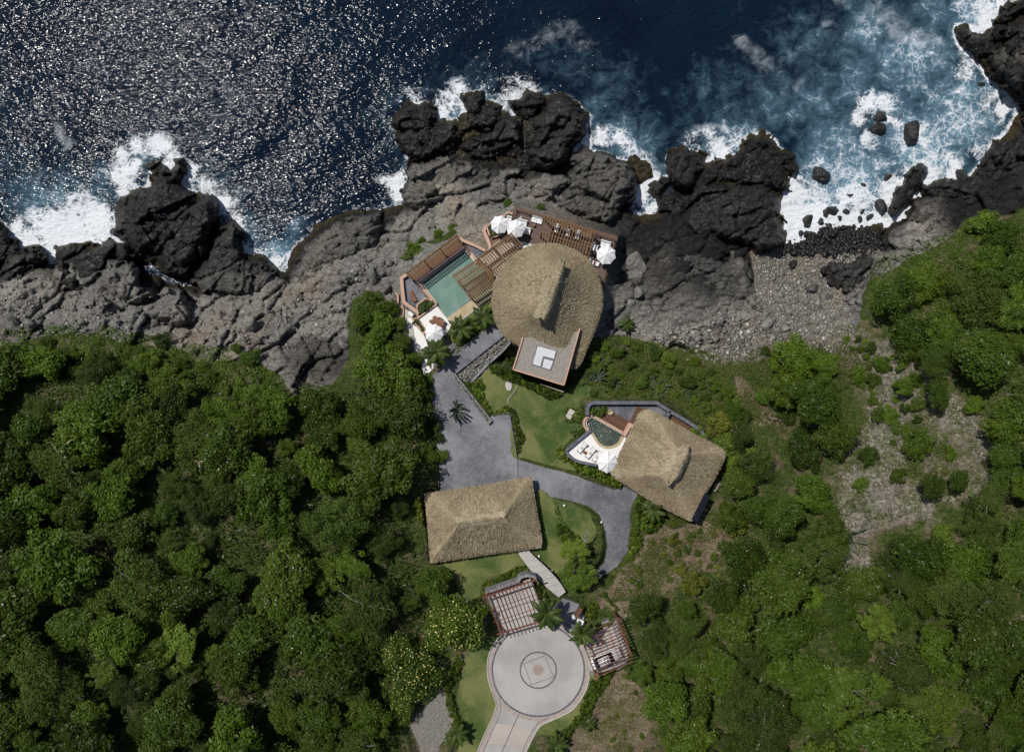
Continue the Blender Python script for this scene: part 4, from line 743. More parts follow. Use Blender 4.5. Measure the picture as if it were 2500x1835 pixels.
G().wall(sq, 1.5, ZT-.1, ZT+.036, True).build('inlay_square', M['panel_edge'], tc)
G().prism(circ(CC, 43*u4, 40), ZT-.1, ZT+.042).build('mosaic', M['mosaic'], tc)
ds = thing('driveway', 'pale concrete drive leading up to the turning circle', 'driveway', P(*t(4, (950, 1450)), ZT)); ds['kind'] = 'structure'
G().prism(STEM, ZT-.3, ZT-.004).build('pebble_border', M['pebble_band'], ds)
mid0, mid1 = t(4, (1045, 1302)), t(4, (850, 1745)); EL = t(4, [(900, 1290), (850, 1400), (740, 1660), (705, 1745)]); ER = t(4, [(1215, 1365), (1140, 1480), (1080, 1600), (1010, 1745)])
def lerp(a, b, u): return (a[0]+(b[0]-a[0])*u, a[1]+(b[1]-a[1])*u)
for k, (u0, u1) in enumerate(((0, .2), (.2, .58), (.58, 1))):
    e0, e1 = lerp(t(4, (885, 1290)), t(4, (705, 1745)), u0+.006), lerp(t(4, (885, 1290)), t(4, (705, 1745)), u1-.006); m0, m1 = lerp(mid0, mid1, u0+.006), lerp(mid0, mid1, u1-.006)
    r0, r1 = lerp(t(4, (1200, 1370)), t(4, (1010, 1745)), u0+.006), lerp(t(4, (1200, 1370)), t(4, (1010, 1745)), u1-.006)
    mt = M['concrete_pink'] if k == 1 else M['concrete']
    G().prism([e0, e1, lerp(m1, e1, .012), lerp(m0, e0, .012)], ZT-.2, ZT+.004).build('slab', mt, ds); G().prism([lerp(m0, r0, .012), lerp(m1, r1, .012), r1, r0], ZT-.2, ZT+.004).build('slab', mt, ds)
G().prism([t(4, (880, 1240)), t(4, (885, 1288)), mid0, t(4, (1200, 1368)), t(4, (1330, 1330)), t(4, (1208, 1300)), t(4, (1000, 1250))], ZT-.2, ZT+.002).build('slab', M['concrete'], ds)
G().wall([mid0, mid1], 2.0, ZT-.1, ZT+.012).build('cobble_strip', M['cobble'], ds)
G().wall(t(4, [(880, 1165), (897, 1225), (890, 1290), (860, 1370), (780, 1550), (715, 1700)]), 1.6, ZT-.1, ZT+.013).build('cobble_strip', M['cobble'], ds)
G().wall(t(4, [(1290, 1335), (1215, 1370), (1160, 1440), (1110, 1530), (1050, 1680)]), 1.6, ZT-.1, ZT+.013).build('cobble_strip', M['cobble'], ds)
for nm, q, lb in (('kerb', [(880, 660), (830, 735), (793, 820), (783, 900), (790, 1000), (822, 1110), (856, 1215), (850, 1270), (815, 1360), (740, 1520), (650, 1740)], 'pale raised kerb along the left of the turning circle'),
                  ('kerb', [(1636, 985), (1600, 1120), (1490, 1270), (1330, 1352), (1225, 1405), (1170, 1490), (1115, 1600), (1055, 1740)], 'pale raised kerb along the right of the turning circle')):
    tag(G().wall(spline(t(4, q), 6), 1.9, ZT-.3, ZT+.14).build(nm, M['kerb']), lb, 'kerb', kind='structure')
g = G().prism(ENTRY, ZT-.5, ZT+.006); tag(g.build('entry_paving', M['slate']), 'slate grey entry paving above the turning circle', 'paving', kind='structure')

# ------------------------------------------------------------------ thatched roofs
def thatch_roof(root, eave, ridge, ze, zr, courses, seed, tuft=.15, bulge=.10, cornermat=True):
    """eave: closed plan outline (level ze); ridge: two plan points (level zr). One part per course of thatch."""
    R_ = np.random.default_rng(seed); E = np.array([P(x, y, ze) for x, y in eave])[:, :2]
    seg = np.hypot(*(np.roll(E, -1, 0)-E).T); L = np.concatenate([[0], np.cumsum(seg)]); per = L[-1]; E2 = np.vstack([E, E[:1]])
    r0 = np.array(P(*ridge[0], zr))[:2]; r1 = np.array(P(*ridge[1], zr))[:2]
    def surf(u, tt):
        ex = np.interp(u*per, L, E2[:, 0]); ey = np.interp(u*per, L, E2[:, 1])
        d = r1-r0; s = np.clip(((ex-r0[0])*d[0]+(ey-r0[1])*d[1])/(d@d), 0, 1); rx = r0[0]+s*d[0]; ry = r0[1]+s*d[1]
        z = ze+(zr-ze)*(tt-bulge*np.sin(tt*math.pi))
        return np.stack([ex+(rx-ex)*tt, ey+(ry-ey)*tt, z], -1)
    lc = np.array(root.location)
    # underlying body
    nu, nt = 120, 14; U, T = np.meshgrid(np.arange(nu)/nu, np.linspace(0, 1, nt)); V = surf(U.ravel(), T.ravel())-(0, 0, .22)
    a = np.arange(nu*nt).reshape(nt, nu); F = np.stack([a[:-1], np.roll(a[:-1], -1, 1), np.roll(a[1:], -1, 1), a[1:]], -1).reshape(-1, 4)
    und = V[:nu]-(0, 0, .28); V = np.vstack([V, und]); b = np.arange(nu)+nu*nt; F = np.vstack([F, np.stack([b, np.roll(b, -1), np.roll(a[0], -1), a[0]], -1)])
    put('roof_body', npmesh('roof_body', V-lc, F, M['thatch'], True, fattr={'rnd': np.full(len(F), .3)}), root)
    for c in range(courses):
        t0 = c/courses; t1 = (c+1)/courses; n = int(per*(1-t0*.75)/tuft)*3; n = max(n, 90)
        u = R_.random(n); w = tuft*R_.uniform(.5, 1.0, n)/(per*(1-t0*.92)+.6); lay = R_.random(n)
        lo = t0-(.1+.75*R_.random(n))*(t1-t0); hi = t1+.35*(t1-t0)
        sk = R_.normal(0, .9, n)*w
        top = .02+.05*lay; bot = .1+.17*lay+R_.uniform(-.03, .07, n)
        A = surf((u-w/2) % 1, np.full(n, hi)); B = surf((u+w/2) % 1, np.full(n, hi)); C = surf((u+w*.55+sk) % 1, np.clip(lo, -.04, 1)); D = surf((u-w*.55+sk) % 1, np.clip(lo, -.04, 1))
        for q, hh in ((A, top), (B, top), (C, bot), (D, bot)): q[:, 2] += hh
        if c == 0: C[:, 2] -= .12; D[:, 2] -= .12
        ok = np.hypot(*(A-B)[:, :2].T) < 1.2
        V = np.stack([D, C, B, A], 1)[ok].reshape(-1, 3); m = int(ok.sum()); F = np.arange(4*m).reshape(m, 4)
        put('thatch_course', npmesh('thatch_course', V-lc, F, M['thatch'], False, fattr={'rnd': R_.random(m)*(.75+.25*t0)}), root)
    return surf, per
def straw(root, name, pts, mat, seed, n, length, w, dirs):   # loose straws laid over a line: pts (k,3), dirs callable
    R_ = np.random.default_rng(seed); i = R_.integers(0, len(pts)-1, n); f = R_.random(n)[:, None]; c = pts[i]*(1-f)+pts[i+1]*f
    d = dirs(c, R_); ln = length*R_.uniform(.5, 1.1, n)[:, None]; s = np.cross(d, (0, 0, 1)); s /= np.linalg.norm(s, axis=1)[:, None]+1e-6; ww = w*R_.uniform(.5, 1.1, n)[:, None]
    up = np.array([0, 0, 1.]); a = c+up*.05*R_.random((n, 1)); e = c+d*ln
    V = np.stack([a-s*ww/2, a+s*ww/2, e+s*ww*.35, e-s*ww*.35], 1).reshape(-1, 3)
    return put(name, npmesh(name, V-np.array(root.location), np.arange(4*n).reshape(n, 4), mat, False, fattr={'rnd': R_.random(n)}), root)
def ridge_cap(root, crest, left, right, zc_, zl, seed, n=5200, mat='thatch_fresh'):
    """crest, left, right: plan polylines with the same count; crest level list, skirt level list"""
    k = 36
    def rs(pl, zz):
        pl = spline([(x, y, z) for (x, y), z in zip(pl, zz)], 12); idx = np.linspace(0, len(pl)-1, k); ar = np.array([P(*p) for p in pl])
        return np.stack([np.interp(idx, np.arange(len(ar)), ar[:, j]) for j in range(3)], -1)
    C, Lf, Rt = rs(crest, zc_), rs(left, zl), rs(right, zl); lc = np.array(root.location)
    rows = []
    for f, S in ((0, Lf), (.3, Lf), (.7, Lf), (1, C), (.7, Rt), (.3, Rt), (0, Rt)):
        q = S*(1-f)+C*f; q[:, 2] += .35*math.sin(f*math.pi); rows.append(q)
    V = np.array(rows); nr = len(rows); a = np.arange(nr*k).reshape(nr, k); F = np.stack([a[:-1, :-1], a[:-1, 1:], a[1:, 1:], a[1:, :-1]], -1).reshape(-1, 4)
    put('ridge_cap', npmesh('ridge_cap', V.reshape(-1, 3)-lc, F, M[mat], True, fattr={'rnd': np.full(len(F), .45)}), root)
    R_ = np.random.default_rng(seed); VV = []
    for S in (Lf, Rt):
        i = R_.uniform(0, k-1.01, n//2); i0 = i.astype(int); fr = (i-i0)[:, None]; c = C[i0]*(1-fr)+C[i0+1]*fr; s = S[i0]*(1-fr)+S[i0+1]*fr
        f0 = R_.uniform(0, .8, n//2)[:, None]; f1 = np.minimum(f0+R_.uniform(.2, .45, n//2)[:, None], 1.12)
        p0 = c+(s-c)*f0; p1 = c+(s-c)*f1; p0[:, 2] += .35*np.sin((1-f0[:, 0])*math.pi)+.05; p1[:, 2] += .35*np.sin(np.clip(1-f1[:, 0], 0, 1)*math.pi)+.1*R_.random(n//2)
        p1 += R_.normal(0, .07, p1.shape); dr = C[i0+1]-C[i0]; dr /= np.linalg.norm(dr, axis=1)[:, None]; w = R_.uniform(.03, .08, n//2)[:, None]
        VV.append(np.stack([p0-dr*w, p0+dr*w, p1+dr*w*.5, p1-dr*w*.5], 1))
    V = np.concatenate(VV).reshape(-1, 3); m = len(V)//4
    put('ridge_straw', npmesh('ridge_straw', V-lc, np.arange(4*m).reshape(m, 4), M[mat], False, fattr={'rnd': R_.random(m)}), root)
def hip_straw(root, surf, us, seed, ze, n=320):
    R_ = np.random.default_rng(seed)
    for k, u in enumerate(us):
        m = n; tt = R_.uniform(0, .95, m); du = R_.normal(0, .010, m); lo = np.clip(tt-R_.uniform(.05, .12, m), -.03, 1); w = R_.uniform(.0012, .0026, m)/(1-tt*.8)
        fan = du*1.6
        A = surf((u+du-w) % 1, tt); B = surf((u+du+w) % 1, tt); C = surf((u+fan+w) % 1, lo); D = surf((u+fan-w) % 1, lo)
        for q, h in ((A, .16), (B, .16), (C, .26), (D, .26)): q[:, 2] += h+.06*R_.random(m)
        V = np.stack([D, C, B, A], 1).reshape(-1, 3)
        put('hip_straw', npmesh('hip_straw', V-np.array(root.location), np.arange(4*m).reshape(m, 4), M['thatch'], False, fattr={'rnd': .35+R_.random(m)*.65}), root)

# --- the villa: round thatch, roof block, terrace walls
vl = thing('villa', 'round thatched villa with a tall ridge and a flat gravel roof block', 'villa', P(1335, 715, ZV))
EAVE = spline(t(1, [(1320, 443), (1450, 465), (1560, 515), (1650, 590), (1715, 700), (1745, 820), (1745, 950), (1715, 1060), (1680, 1160), (1635, 1260), (1600, 1345), (1570, 1410), (1530, 1442), (1470, 1440), (1340, 1400), (1180, 1330), (1060, 1250), (1000, 1215), (945, 1158), (905, 1095), (882, 1030), (868, 930), (878, 800), (920, 690), (990, 590), (1080, 510), (1190, 458)]), 5, True)
ZE, ZR = 12.6, 18.6
surfV, perV = thatch_roof(vl, EAVE, t(1, [(1395, 690), (1290, 960)]), ZE, ZR, 26, 11, .11, .13)
ridge_cap(vl, t(1, [(1432, 572), (1400, 660), (1345, 800), (1295, 950), (1262, 1040)]), t(1, [(1405, 590), (1350, 700), (1285, 830), (1235, 950), (1203, 1038)]), t(1, [(1446, 596), (1440, 690), (1395, 830), (1345, 980), (1290, 1083)]),
          [17.8, 18.7, 19.05, 19.2, 19.3], [17.4, 17.8, 18.0, 18.1, 18.3], 12, 7000)
wallp = [lerp((1335, 700), p, .72) for p in EAVE]
G().wall(wallp, 5, ZV-.6, ZE+.2, True).build('wall', M['peach'], vl)
G().prism([lerp((1335, 700), p, .82) for p in EAVE], ZV-.6, ZV+.03).build('floor', M['white_plaster'], vl)
BLK = t(1, [(1030, 1452), (1442, 1585), (1573, 1125), (1112, 1195)]); ZB = 14.1
bk = G().prism(t(1, [(1033, 1455), (1440, 1582), (1560, 1150), (1330, 1180), (1110, 1205)]), ZV+.5, ZB).build('roof_block', M['fascia'], vl)
G().prism(t(1, [(1040, 1450), (1436, 1574), (1556, 1155), (1330, 1180), (1115, 1205)]), ZB-.2, ZB+.03).build('gravel_roof', M['gravel'], bk)
for pl in ([(1112, 1200), (1033, 1455)], [(1030, 1457), (1442, 1584)], [(1442, 1584), (1500, 1380), (1570, 1130)]):
    G().wall(t(1, pl), 3.4, ZB-.6, ZB+.28).build('parapet', M['peach'], vl)
PAN = t(1, [(1225, 1262), (1390, 1307), (1336, 1470), (1180, 1420)])
G().prism(PAN, ZB, ZB+.12).build('panel_base', M['panel_edge'], vl)
G().prism(t(1, [(1232, 1270), (1378, 1311), (1362, 1372), (1276, 1351), (1252, 1434), (1190, 1415)]), ZB, ZB+.2).build('roof_panel', M['roof_panel'], vl)
G().prism(t(1, [(1284, 1372), (1357, 1391), (1330, 1460), (1268, 1440)]), ZB, ZB+.2).build('roof_panel', M['roof_panel'], vl)
G().prism(t(1, [(1250, 1570), (1340, 1600), (1440, 1636), (1438, 1642), (1250, 1578)]), ZV, 11.5).build('ledge', M['cream'], vl)

# --- garage
ga = thing('garage', 'rectangular thatched garage with hipped roof above the shaded lawn', 'garage', P(*t(3, (820, 680)), ZC))
GE = spline(t(3, [(188, 392), (480, 350), (900, 285), (1200, 235), (1325, 214), (1362, 245), (1400, 480), (1440, 700), (1472, 890), (1462, 960), (1430, 985), (1000, 1042), (600, 1100), (275, 1145), (240, 1110), (215, 800), (195, 560), (180, 410)]), 6, True)
surfG, perG = thatch_roof(ga, GE, t(3, [(575, 712), (1030, 660)]), 13.6, 17.4, 15, 21, .11, .06)
def ucorner(eave, p):
    E = np.array(eave); i = int(np.argmin(np.hypot(E[:, 0]-p[0], E[:, 1]-p[1]))); seg = np.hypot(*(np.roll(E, -1, 0)-E).T); return seg[:i].sum()/seg.sum()
hip_straw(ga, surfG, [ucorner(GE, p) for p in t(3, [(185, 395), (1350, 225), (1465, 960), (255, 1130)])], 22, 13.6)
straw(ga, 'ridge_straw', np.array([P(*p, 17.45) for p in t(3, [(540, 716), (575, 712), (800, 687), (1030, 660), (1060, 655)])]), M['thatch_fresh'], 23, 2600, .8, .06,
      lambda c, R_: (lambda s, j: np.stack([j*.35+s*-.1, s*.92+j*.0, -.45+0*s], -1))(np.sign(R_.random(len(c))-.5), R_.normal(0, 1, len(c))))
G().wall([lerp(t(3, (820, 680)), p, .8) for p in t(3, [(190, 392), (1340, 220), (1468, 960), (260, 1140)])], 4, ZC-.3, 13.7, True).build('wall', M['cream'], ga)

# --- casita
cs = thing('casita', 'square thatched casita with a leaf-shaped ridge beside the plunge pool', 'house', P(*t(2, (960, 650)), ZK))
CE = spline(t(2, [(735, 235), (790, 207), (850, 215), (1000, 300), (1180, 400), (1340, 480), (1405, 530), (1412, 575), (1350, 715), (1255, 872), (1180, 1030), (1145, 1080), (1100, 1070), (880, 960), (700, 850), (540, 745), (512, 705), (525, 670), (600, 510), (690, 330)]), 6, True)
surfC, perC = thatch_roof(cs, CE, t(2, [(1075, 560), (985, 730)]), 14.4, 18.2, 17, 31, .11, .08)
hip_straw(cs, surfC, [ucorner(CE, p) for p in t(2, [(760, 215), (1410, 550), (1170, 1085), (515, 705)])], 32, 14.4, 200)
ridge_cap(cs, t(2, [(1108, 470), (1085, 530), (1040, 630), (1000, 715), (962, 800)]), t(2, [(1085, 485), (1000, 545), (935, 640), (900, 710), (955, 798)]), t(2, [(1118, 490), (1128, 560), (1080, 680), (1040, 750), (968, 800)]), [18.2, 18.8, 19.1, 19.0, 18.6], [17.9, 18.0, 18.0, 18.0, 18.3], 33, 4200)
G().wall([lerp(t(2, (960, 650)), p, .78) for p in t(2, [(770, 215), (1405, 550), (1175, 1080), (520, 705)])], 4, ZK-.3, 14.5, True).build('wall', M['cream'], cs)
sp = thing('solar_panel', 'black solar panel strip at the lower right of the casita roof', 'solar panel', P(*t(2, (1225, 985)), ZK))
a0, a1, b1, b0 = t(2, [(1258, 870), (1150, 1083), (1194, 1110), (1304, 892)])
for k in range(5):
    G().prism([lerp(a0, a1, k/5+.006), lerp(a0, a1, (k+1)/5-.006), lerp(b0, b1, (k+1)/5-.006), lerp(b0, b1, k/5+.006)], 14.9, 14.98).build('panel', M['solar'], sp)
for f in (.03, .97): q = lerp(lerp(a0, a1, f), lerp(b0, b1, f), .5); p = P(*q, 14.9); G().bar((p[0], p[1], 14.9), (p[0], p[1], ZK-.5), .1, .1).build('post', M['dark_metal'], sp)
boulder(*t(2, (1350, 820)), 11, 'tan flat stone step right of the casita roof', False, None, 1.5, .5)

# ------------------------------------------------------------------ villa terraces
def part(root, name, poly, z0, z1, mat): return G().prism(poly, z0, z1).build(name, mat, root)
dk = thing('sun_deck', 'brown boarded sun deck with rails above the rocks', 'deck', P(*t(12, (1300, 500)), ZV))
part(dk, 'decking', t(12, [(640, 145), (2145, 605), (1900, 1400), (1300, 1200), (640, 640), (545, 400)]), ZV-.25, ZV+.06, M['deck'])
part(dk, 'fascia_board', t(12, [(603, 84), (1085, 228), (2178, 546), (2172, 590), (2140, 588), (1060, 270), (640, 146), (560, 400), (528, 380), (560, 250)]), ZV-1.2, ZV+.10, M['wood_dark'])
part(dk, 'fascia_board', t(12, [(2172, 590), (1960, 1330), (1925, 1320), (2140, 590)]), ZV-1.2, ZV+.10, M['wood_dark'])
part(dk, 'plinth', t(12, [(615, 95), (2160, 555), (1930, 1390), (1300, 1200), (600, 640), (535, 400)]), ZV-4.5, ZV-.26, M['fascia'])
def rail(pts, root):
    for i, q in enumerate(pts):
        x, y, z = P(*q, ZV+1); G().bar((x, y, ZV+1.05), (x, y, ZV-.1), .12, .12).build('rail_post', M['wood_dark'], root)
    for a, b in zip(pts, pts[1:]):
        for dz in (1.0, .55): G().bar(P(*a, ZV+dz), P(*b, ZV+dz), .09, .07).build('rail', M['wood_dark'], root)
rail(t(12, [(560, 330), (632, 125), (845, 195), (1062, 262)]), dk); rail(t(12, [(1840, 500), (1915, 525), (2140, 592), (2040, 930), (1945, 1250)]), dk)
# peach planters and walls beside the deck
def planter(label, poly, z1, fillpoly=None, wallmat='peach', cat='planter', z0=None):
    r = thing('planter', label, cat, P(*poly[0], z1-.5)); G().wall(poly, 3.6, (ZV-2.5 if z0 is None else z0), z1, True).build('wall', M[wallmat], r)
    G().prism(poly, z1-.6, z1-.12).build('soil', M['bark'], r); return r
planter('peach walled planter at the left corner of the deck', t(12, [(170, 390), (240, 350), (330, 480), (390, 520), (250, 560), (225, 540)]), ZV+.5)
planter('small peach planter above the left umbrella', t(12, [(420, 228), (500, 178), (562, 190), (556, 240), (500, 240)]), ZV+.4)
def pwall(label, sh, pts, w, z0, z1, mat='peach', cat='wall', name='garden_wall', smooth=0):
    q = t(sh, pts); q = spline(q, smooth) if smooth else q
    return tag(G().wall(q, w, z0, z1).build(name, M[mat]), label, cat)
pwall('peach retaining wall left of the front pergola', 12, [(165, 390), (130, 455), (215, 650), (235, 745)], 8, ZV-3, ZV+.3)
pwall('peach wall edging the slate triangle above the pool', 13, [(895, 118), (940, 150), (1100, 215), (1240, 285)], 7, ZV-2.5, ZV+.6)
pwall('peach angled wall around the west slate terrace', 13, [(190, 600), (110, 648), (120, 780), (142, 975), (240, 1050), (345, 1130)], 8, ZV-3, ZV+.6)
pwall('thin peach wall winding beside the left bushes', 13, [(35, 845), (62, 880), (62, 1005), (105, 1050), (118, 1200), (140, 1400)], 4, ZV-3, ZV+.1)
pwall('thin peach wall between the left bushes and lower terrace', 13, [(112, 1020), (135, 1060), (132, 1180), (150, 1390)], 3, ZV-3, ZV+.25)
tag(part(None, 'slate_terrace', t(13, [(128, 668), (205, 625), (440, 915), (330, 1050), (160, 965)]), ZV-.4, ZV+.05, M['slate']), 'slate paved west terrace with a wooden lounger', 'terrace', kind='structure')
tag(part(None, 'slate_terrace', t(13, [(985, 205), (1240, 300), (1140, 395), (1100, 360)]), ZV-.4, ZV+.05, M['slate']), 'slate triangle above the pool corner', 'terrace', kind='structure')
tag(part(None, 'gravel_strip', t(13, [(150, 1060), (290, 1160), (250, 1260), (290, 1500), (170, 1400)]), ZV-.4, ZV-.02, M['slab']), 'pale gravel strip beside the lower terrace', 'path', kind='structure')
# swimming pool
po = thing('swimming_pool', 'green tiled swimming pool with peach coping beside the villa', 'pool', P(*t(13, (720, 760)), ZV))
WATER = t(13, [(392, 762), (960, 318), (1060, 420), (1370, 640), (1360, 740), (1042, 940), (728, 1182), (560, 985)])
part(po, 'basin', t(13, [(330, 712), (968, 238), (1110, 420), (1400, 620), (1360, 760), (1060, 960), (725, 1195), (555, 1000)]), ZV-1.5, ZV-.75, M['pool'])
part(po, 'water', WATER, ZV-.74, ZV-.32, M['pool'])
G().wall(t(13, [(560, 990), (400, 800), (312, 706), (972, 218), (1100, 385), (1140, 430)]), 5.2, ZV-1.5, ZV+.28).build('coping', M['peach'], po)
G().wall(t(13, [(585, 1005), (420, 790), (352, 718), (966, 262), (1075, 400), (1120, 450)]), 6.5, ZV-1.5, ZV-.02).build('inner_ledge', M['cream'], po)
part(po, 'beach_step', t(13, [(725, 1185), (1050, 945), (1375, 735), (1340, 885), (1100, 1065), (860, 1240), (790, 1275)]), ZV-1.4, ZV+.02, M['sand_coping'])
part(po, 'beach_edge', t(13, [(1340, 885), (1100, 1065), (900, 1215), (910, 1228), (1110, 1080), (1345, 905)]), ZV-.6, ZV+.06, M['kerb'])
for pl in ([(765, 1130), (815, 1095), (825, 1108), (775, 1145)], [(990, 955), (1030, 925), (1042, 940), (1003, 968)]):
    part(po, 'step_tile', t(13, pl), ZV-.6, ZV-.305, speckle('blue_tile', (.14, .3, .4), (.2, .38, .5), 5, 20, .3, .002))
tag(part(None, 'white_terrace', t(13, [(590, 1022), (795, 1275), (700, 1420), (560, 1440), (420, 1345), (325, 1215)]), ZV-.6, ZV+.07, M['white_plaster']), 'white plaster dining terrace beside the pool', 'terrace', kind='structure')
tag(part(None, 'white_terrace', t(13, [(248, 1252), (270, 1262), (420, 1430), (470, 1580), (290, 1637)]), ZV-1.2, ZV-.15, M['white_plaster']), 'lower white terrace beside the planter strip', 'terrace', kind='structure')
pwall('low white kerb edging the dining terrace', 13, [(582, 1030), (788, 1282)], 2, ZV-.5, ZV+.15, 'cream', 'kerb', 'kerb')
planter('planted strip of dark shrubs left of the dining terrace', t(13, [(320, 1020), (430, 925), (560, 975), (575, 1010), (330, 1190)]), ZV+.35)
planter('narrow planter between the two white terraces', t(13, [(262, 1190), (330, 1200), (425, 1345), (410, 1400), (280, 1250)]), ZV+.3)
tag(part(None, 'pool_deck', t(13, [(215, 640), (880, 130), (968, 205), (300, 705)]), ZV-.4, ZV+.04, M['deck_pool']), 'brown deck under the long pergola beside the pool', 'deck', kind='structure')
tag(part(None, 'garden_strip', t(13, [(1345, 905), (910, 1228), (780, 1300), (700, 1430), (900, 1620), (1400, 1250)]), ZV-.6, ZV+.0, M['lawn']), 'green garden strip with palms below the pool', 'lawn', kind='structure')
for x, y, lb in [(235, 1135, 'white box beside the lower terrace, upper one'), (232, 1222, 'white box beside the lower terrace, lower one')]:
    c = t(13, (x, y)); r = thing('utility_box', lb, 'box', P(*c, ZV)); p = P(*c, ZV+.7)
    G().box((p[0], p[1], ZV-.1), (.75, .42, .8), -.75, .04).build('case', M['roof_panel'], r); G().box((p[0], p[1], ZV+.7), (.8, .48, .05), -.75, .01).build('lid', M['white_plaster'], r)

# ------------------------------------------------------------------ pergolas
def pergola(label, root_px, zf, beams, rafters, zb, wr=.11, hr=.2, wb=.16, hb=.24, mat='wood_dark', rmat=None, posts=(), purlins=(), group=None):
    r = thing('pergola', label, 'pergola', P(*root_px, zf), group)
    for a, b in beams: G().bar(P(*a, zb), P(*b, zb), wb, hb).build('beam', M[mat], r)
    for a, b in rafters: G().bar(P(*a, zb+hr), P(*b, zb+hr), wr, hr-.004).build('rafter', M[rmat or mat], r)
    for a, b in purlins: G().bar(P(*a, zb+hr+.07), P(*b, zb+hr+.07), .07, .066).build('purlin', M[rmat or mat], r)
    for q in posts: p = P(*q, zb); G().box((p[0], p[1], zf-.3), (.22, .22, zb-zf+.3-hb)).build('post', M[mat], r)
    return r
def rungs(a0, a1, b0, b1, n, jit=0.0): return [(lerp(a0, a1, k/(n-1)), lerp(b0, b1, k/(n-1))) for k in range(n)]
q = lambda s, *p: t(s, list(p))
# over the sun deck
c = q(12, (1078, 220), (1835, 462), (955, 660), (1715, 900))
pergola('brown slatted pergola shading the middle of the sun deck', t(12, (1400, 520)), ZV, [(t(12, (1040, 240)), t(12, (1845, 478))), (t(12, (1060, 275)), t(12, (1838, 508))), (t(12, (1000, 490)), t(12, (1765, 708))), (t(12, (955, 640)), t(12, (1725, 860)))],
        rungs(c[0], c[1], c[2], c[3], 18), 11.6, .13, .16, .2, .2, 'wood_gold', None, t(12, [(1090, 262), (1450, 370), (1815, 485), (1010, 500), (1755, 705)]), [(lerp(c[0], c[2], f), lerp(c[1], c[3], f)) for f in (.2, .45, .7)])
# long one beside the pool
c = q(13, (165, 578), (845, 62), (265, 690), (930, 190))
pergola('long narrow pergola along the upper side of the pool', t(13, (540, 380)), ZV, [(t(13, (178, 596)), t(13, (858, 90))), (t(13, (205, 625)), t(13, (880, 120)))], rungs(*c[:2], *c[2:], 26), 11.4, .18, .16, .15, .2, 'wood_dark', 'wood_gold',
        t(13, [(192, 612), (420, 440), (640, 275), (868, 105)]), [(lerp(c[0], c[2], f), lerp(c[1], c[3], f)) for f in (.1, .6, .9)])
# between pool and villa, lower half
c = q(13, (795, 605), (1125, 385), (1055, 955), (1385, 725))
pergola('brown slatted pergola reaching over the swimming pool', t(13, (1080, 660)), ZV-.5, [(t(13, (800, 640)), t(13, (1165, 390))), (t(13, (868, 705)), t(13, (1230, 450))), (t(13, (1000, 885)), t(13, (1365, 635))), (t(13, (1030, 925)), t(13, (1390, 690)))],
        rungs(c[0], c[1], c[2], c[3], 13), 11.4, .18, .18, .18, .22, 'wood_dark', 'wood_gold', t(13, [(880, 710), (1010, 880), (1240, 460), (1360, 650)]), [(lerp(t(13, (868, 705)), t(13, (1000, 885)), f), lerp(t(13, (1230, 450)), t(13, (1365, 635)), f)) for f in (.2, .5, .8)])
# upper half
c = q(13, (1120, 395), (1575, 45), (1330, 660), (1740, 215))
pergola('brown slatted pergola between the umbrellas and the round roof', t(13, (1400, 300)), ZV, [(t(13, (1140, 390)), t(13, (1560, 70))), (t(13, (1180, 380)), t(13, (1590, 90))), (t(13, (1290, 610)), t(13, (1470, 430))), (t(13, (1340, 220)), t(13, (1490, 400))), (t(13, (1150, 380)), t(13, (1330, 640)))],
        rungs(c[0], c[1], c[2], c[3], 17), 11.5, .18, .17, .2, .22, 'wood_dark', 'wood_gold', t(13, [(1150, 385), (1345, 230), (1565, 75)]), [(lerp(c[0], c[2], f), lerp(c[1], c[3], f)) for f in (.05, .22)])
tag(part(None, 'passage', t(13, [(1130, 400), (1300, 240), (1500, 90), (1640, 130), (1760, 180), (1500, 500), (1370, 740)]), ZV-.5, ZV+.045, M['concrete_pink']), 'pale passage floor under the front pergola', 'passage', kind='structure')
tag(part(None, 'upper_terrace', t(12, [(260, 560), (400, 450), (560, 240), (640, 620), (400, 720), (240, 700)]), ZV-1, ZV+.04, M['tile_deck']), 'brown landing under the left umbrellas', 'terrace', kind='structure')
tag(part(None, 'white_floor', t(12, [(650, 630), (720, 622), (915, 680), (960, 800), (740, 760)]), ZV-.3, ZV+.09, M['white_plaster']), 'white floor wedge between deck and thatch', 'floor', kind='structure')
# carports
zp = 17.6
c = t(4, [(765, 285), (1140, 168), (905, 665), (1290, 555)])
pergola('red wood carport pergola left of the entry palm', t(4, (1010, 420)), ZT, [(t(4, (745, 338)), t(4, (1196, 185))), (t(4, (862, 642)), t(4, (1300, 515)))], rungs(c[0], c[1], c[2], c[3], 13), zp, .09, .14, .15, .2, 'wood_red', None, t(4, [(785, 325), (1150, 200), (890, 632), (1255, 530)]), [(t(4, (785, 445)), t(4, (1190, 310))), (t(4, (830, 540)), t(4, (1240, 410)))], 'carport pergolas')
part(None, 'carport_floor', t(4, [(775, 300), (1150, 175), (1275, 545), (900, 660)]), ZT-.4, ZT+.05, M['concrete'])
tag(bpy.data.objects['carport_floor'], 'pale floor of the left carport', 'floor', kind='structure')
pwall('rough grey stone wall at the head of the left carport', 4, [(765, 295), (900, 250), (1040, 200), (1060, 165), (1120, 150), (1175, 165), (1190, 200)], 7, ZT-.6, ZT+1.1, 'stone_grey')
pwall('low grey stone wall along the left side of the left carport', 4, [(785, 310), (840, 450), (905, 650)], 5, ZT-.4, ZT+.5, 'stone_grey')
c = t(16, [(690, 690), (705, 1445), (1245, 475), (1330, 1240)])
lft = [(690, 690), (600, 850), (570, 1030), (585, 1085), (605, 1140), (620, 1195), (640, 1250), (660, 1310), (685, 1385), (705, 1445)]
RA = []
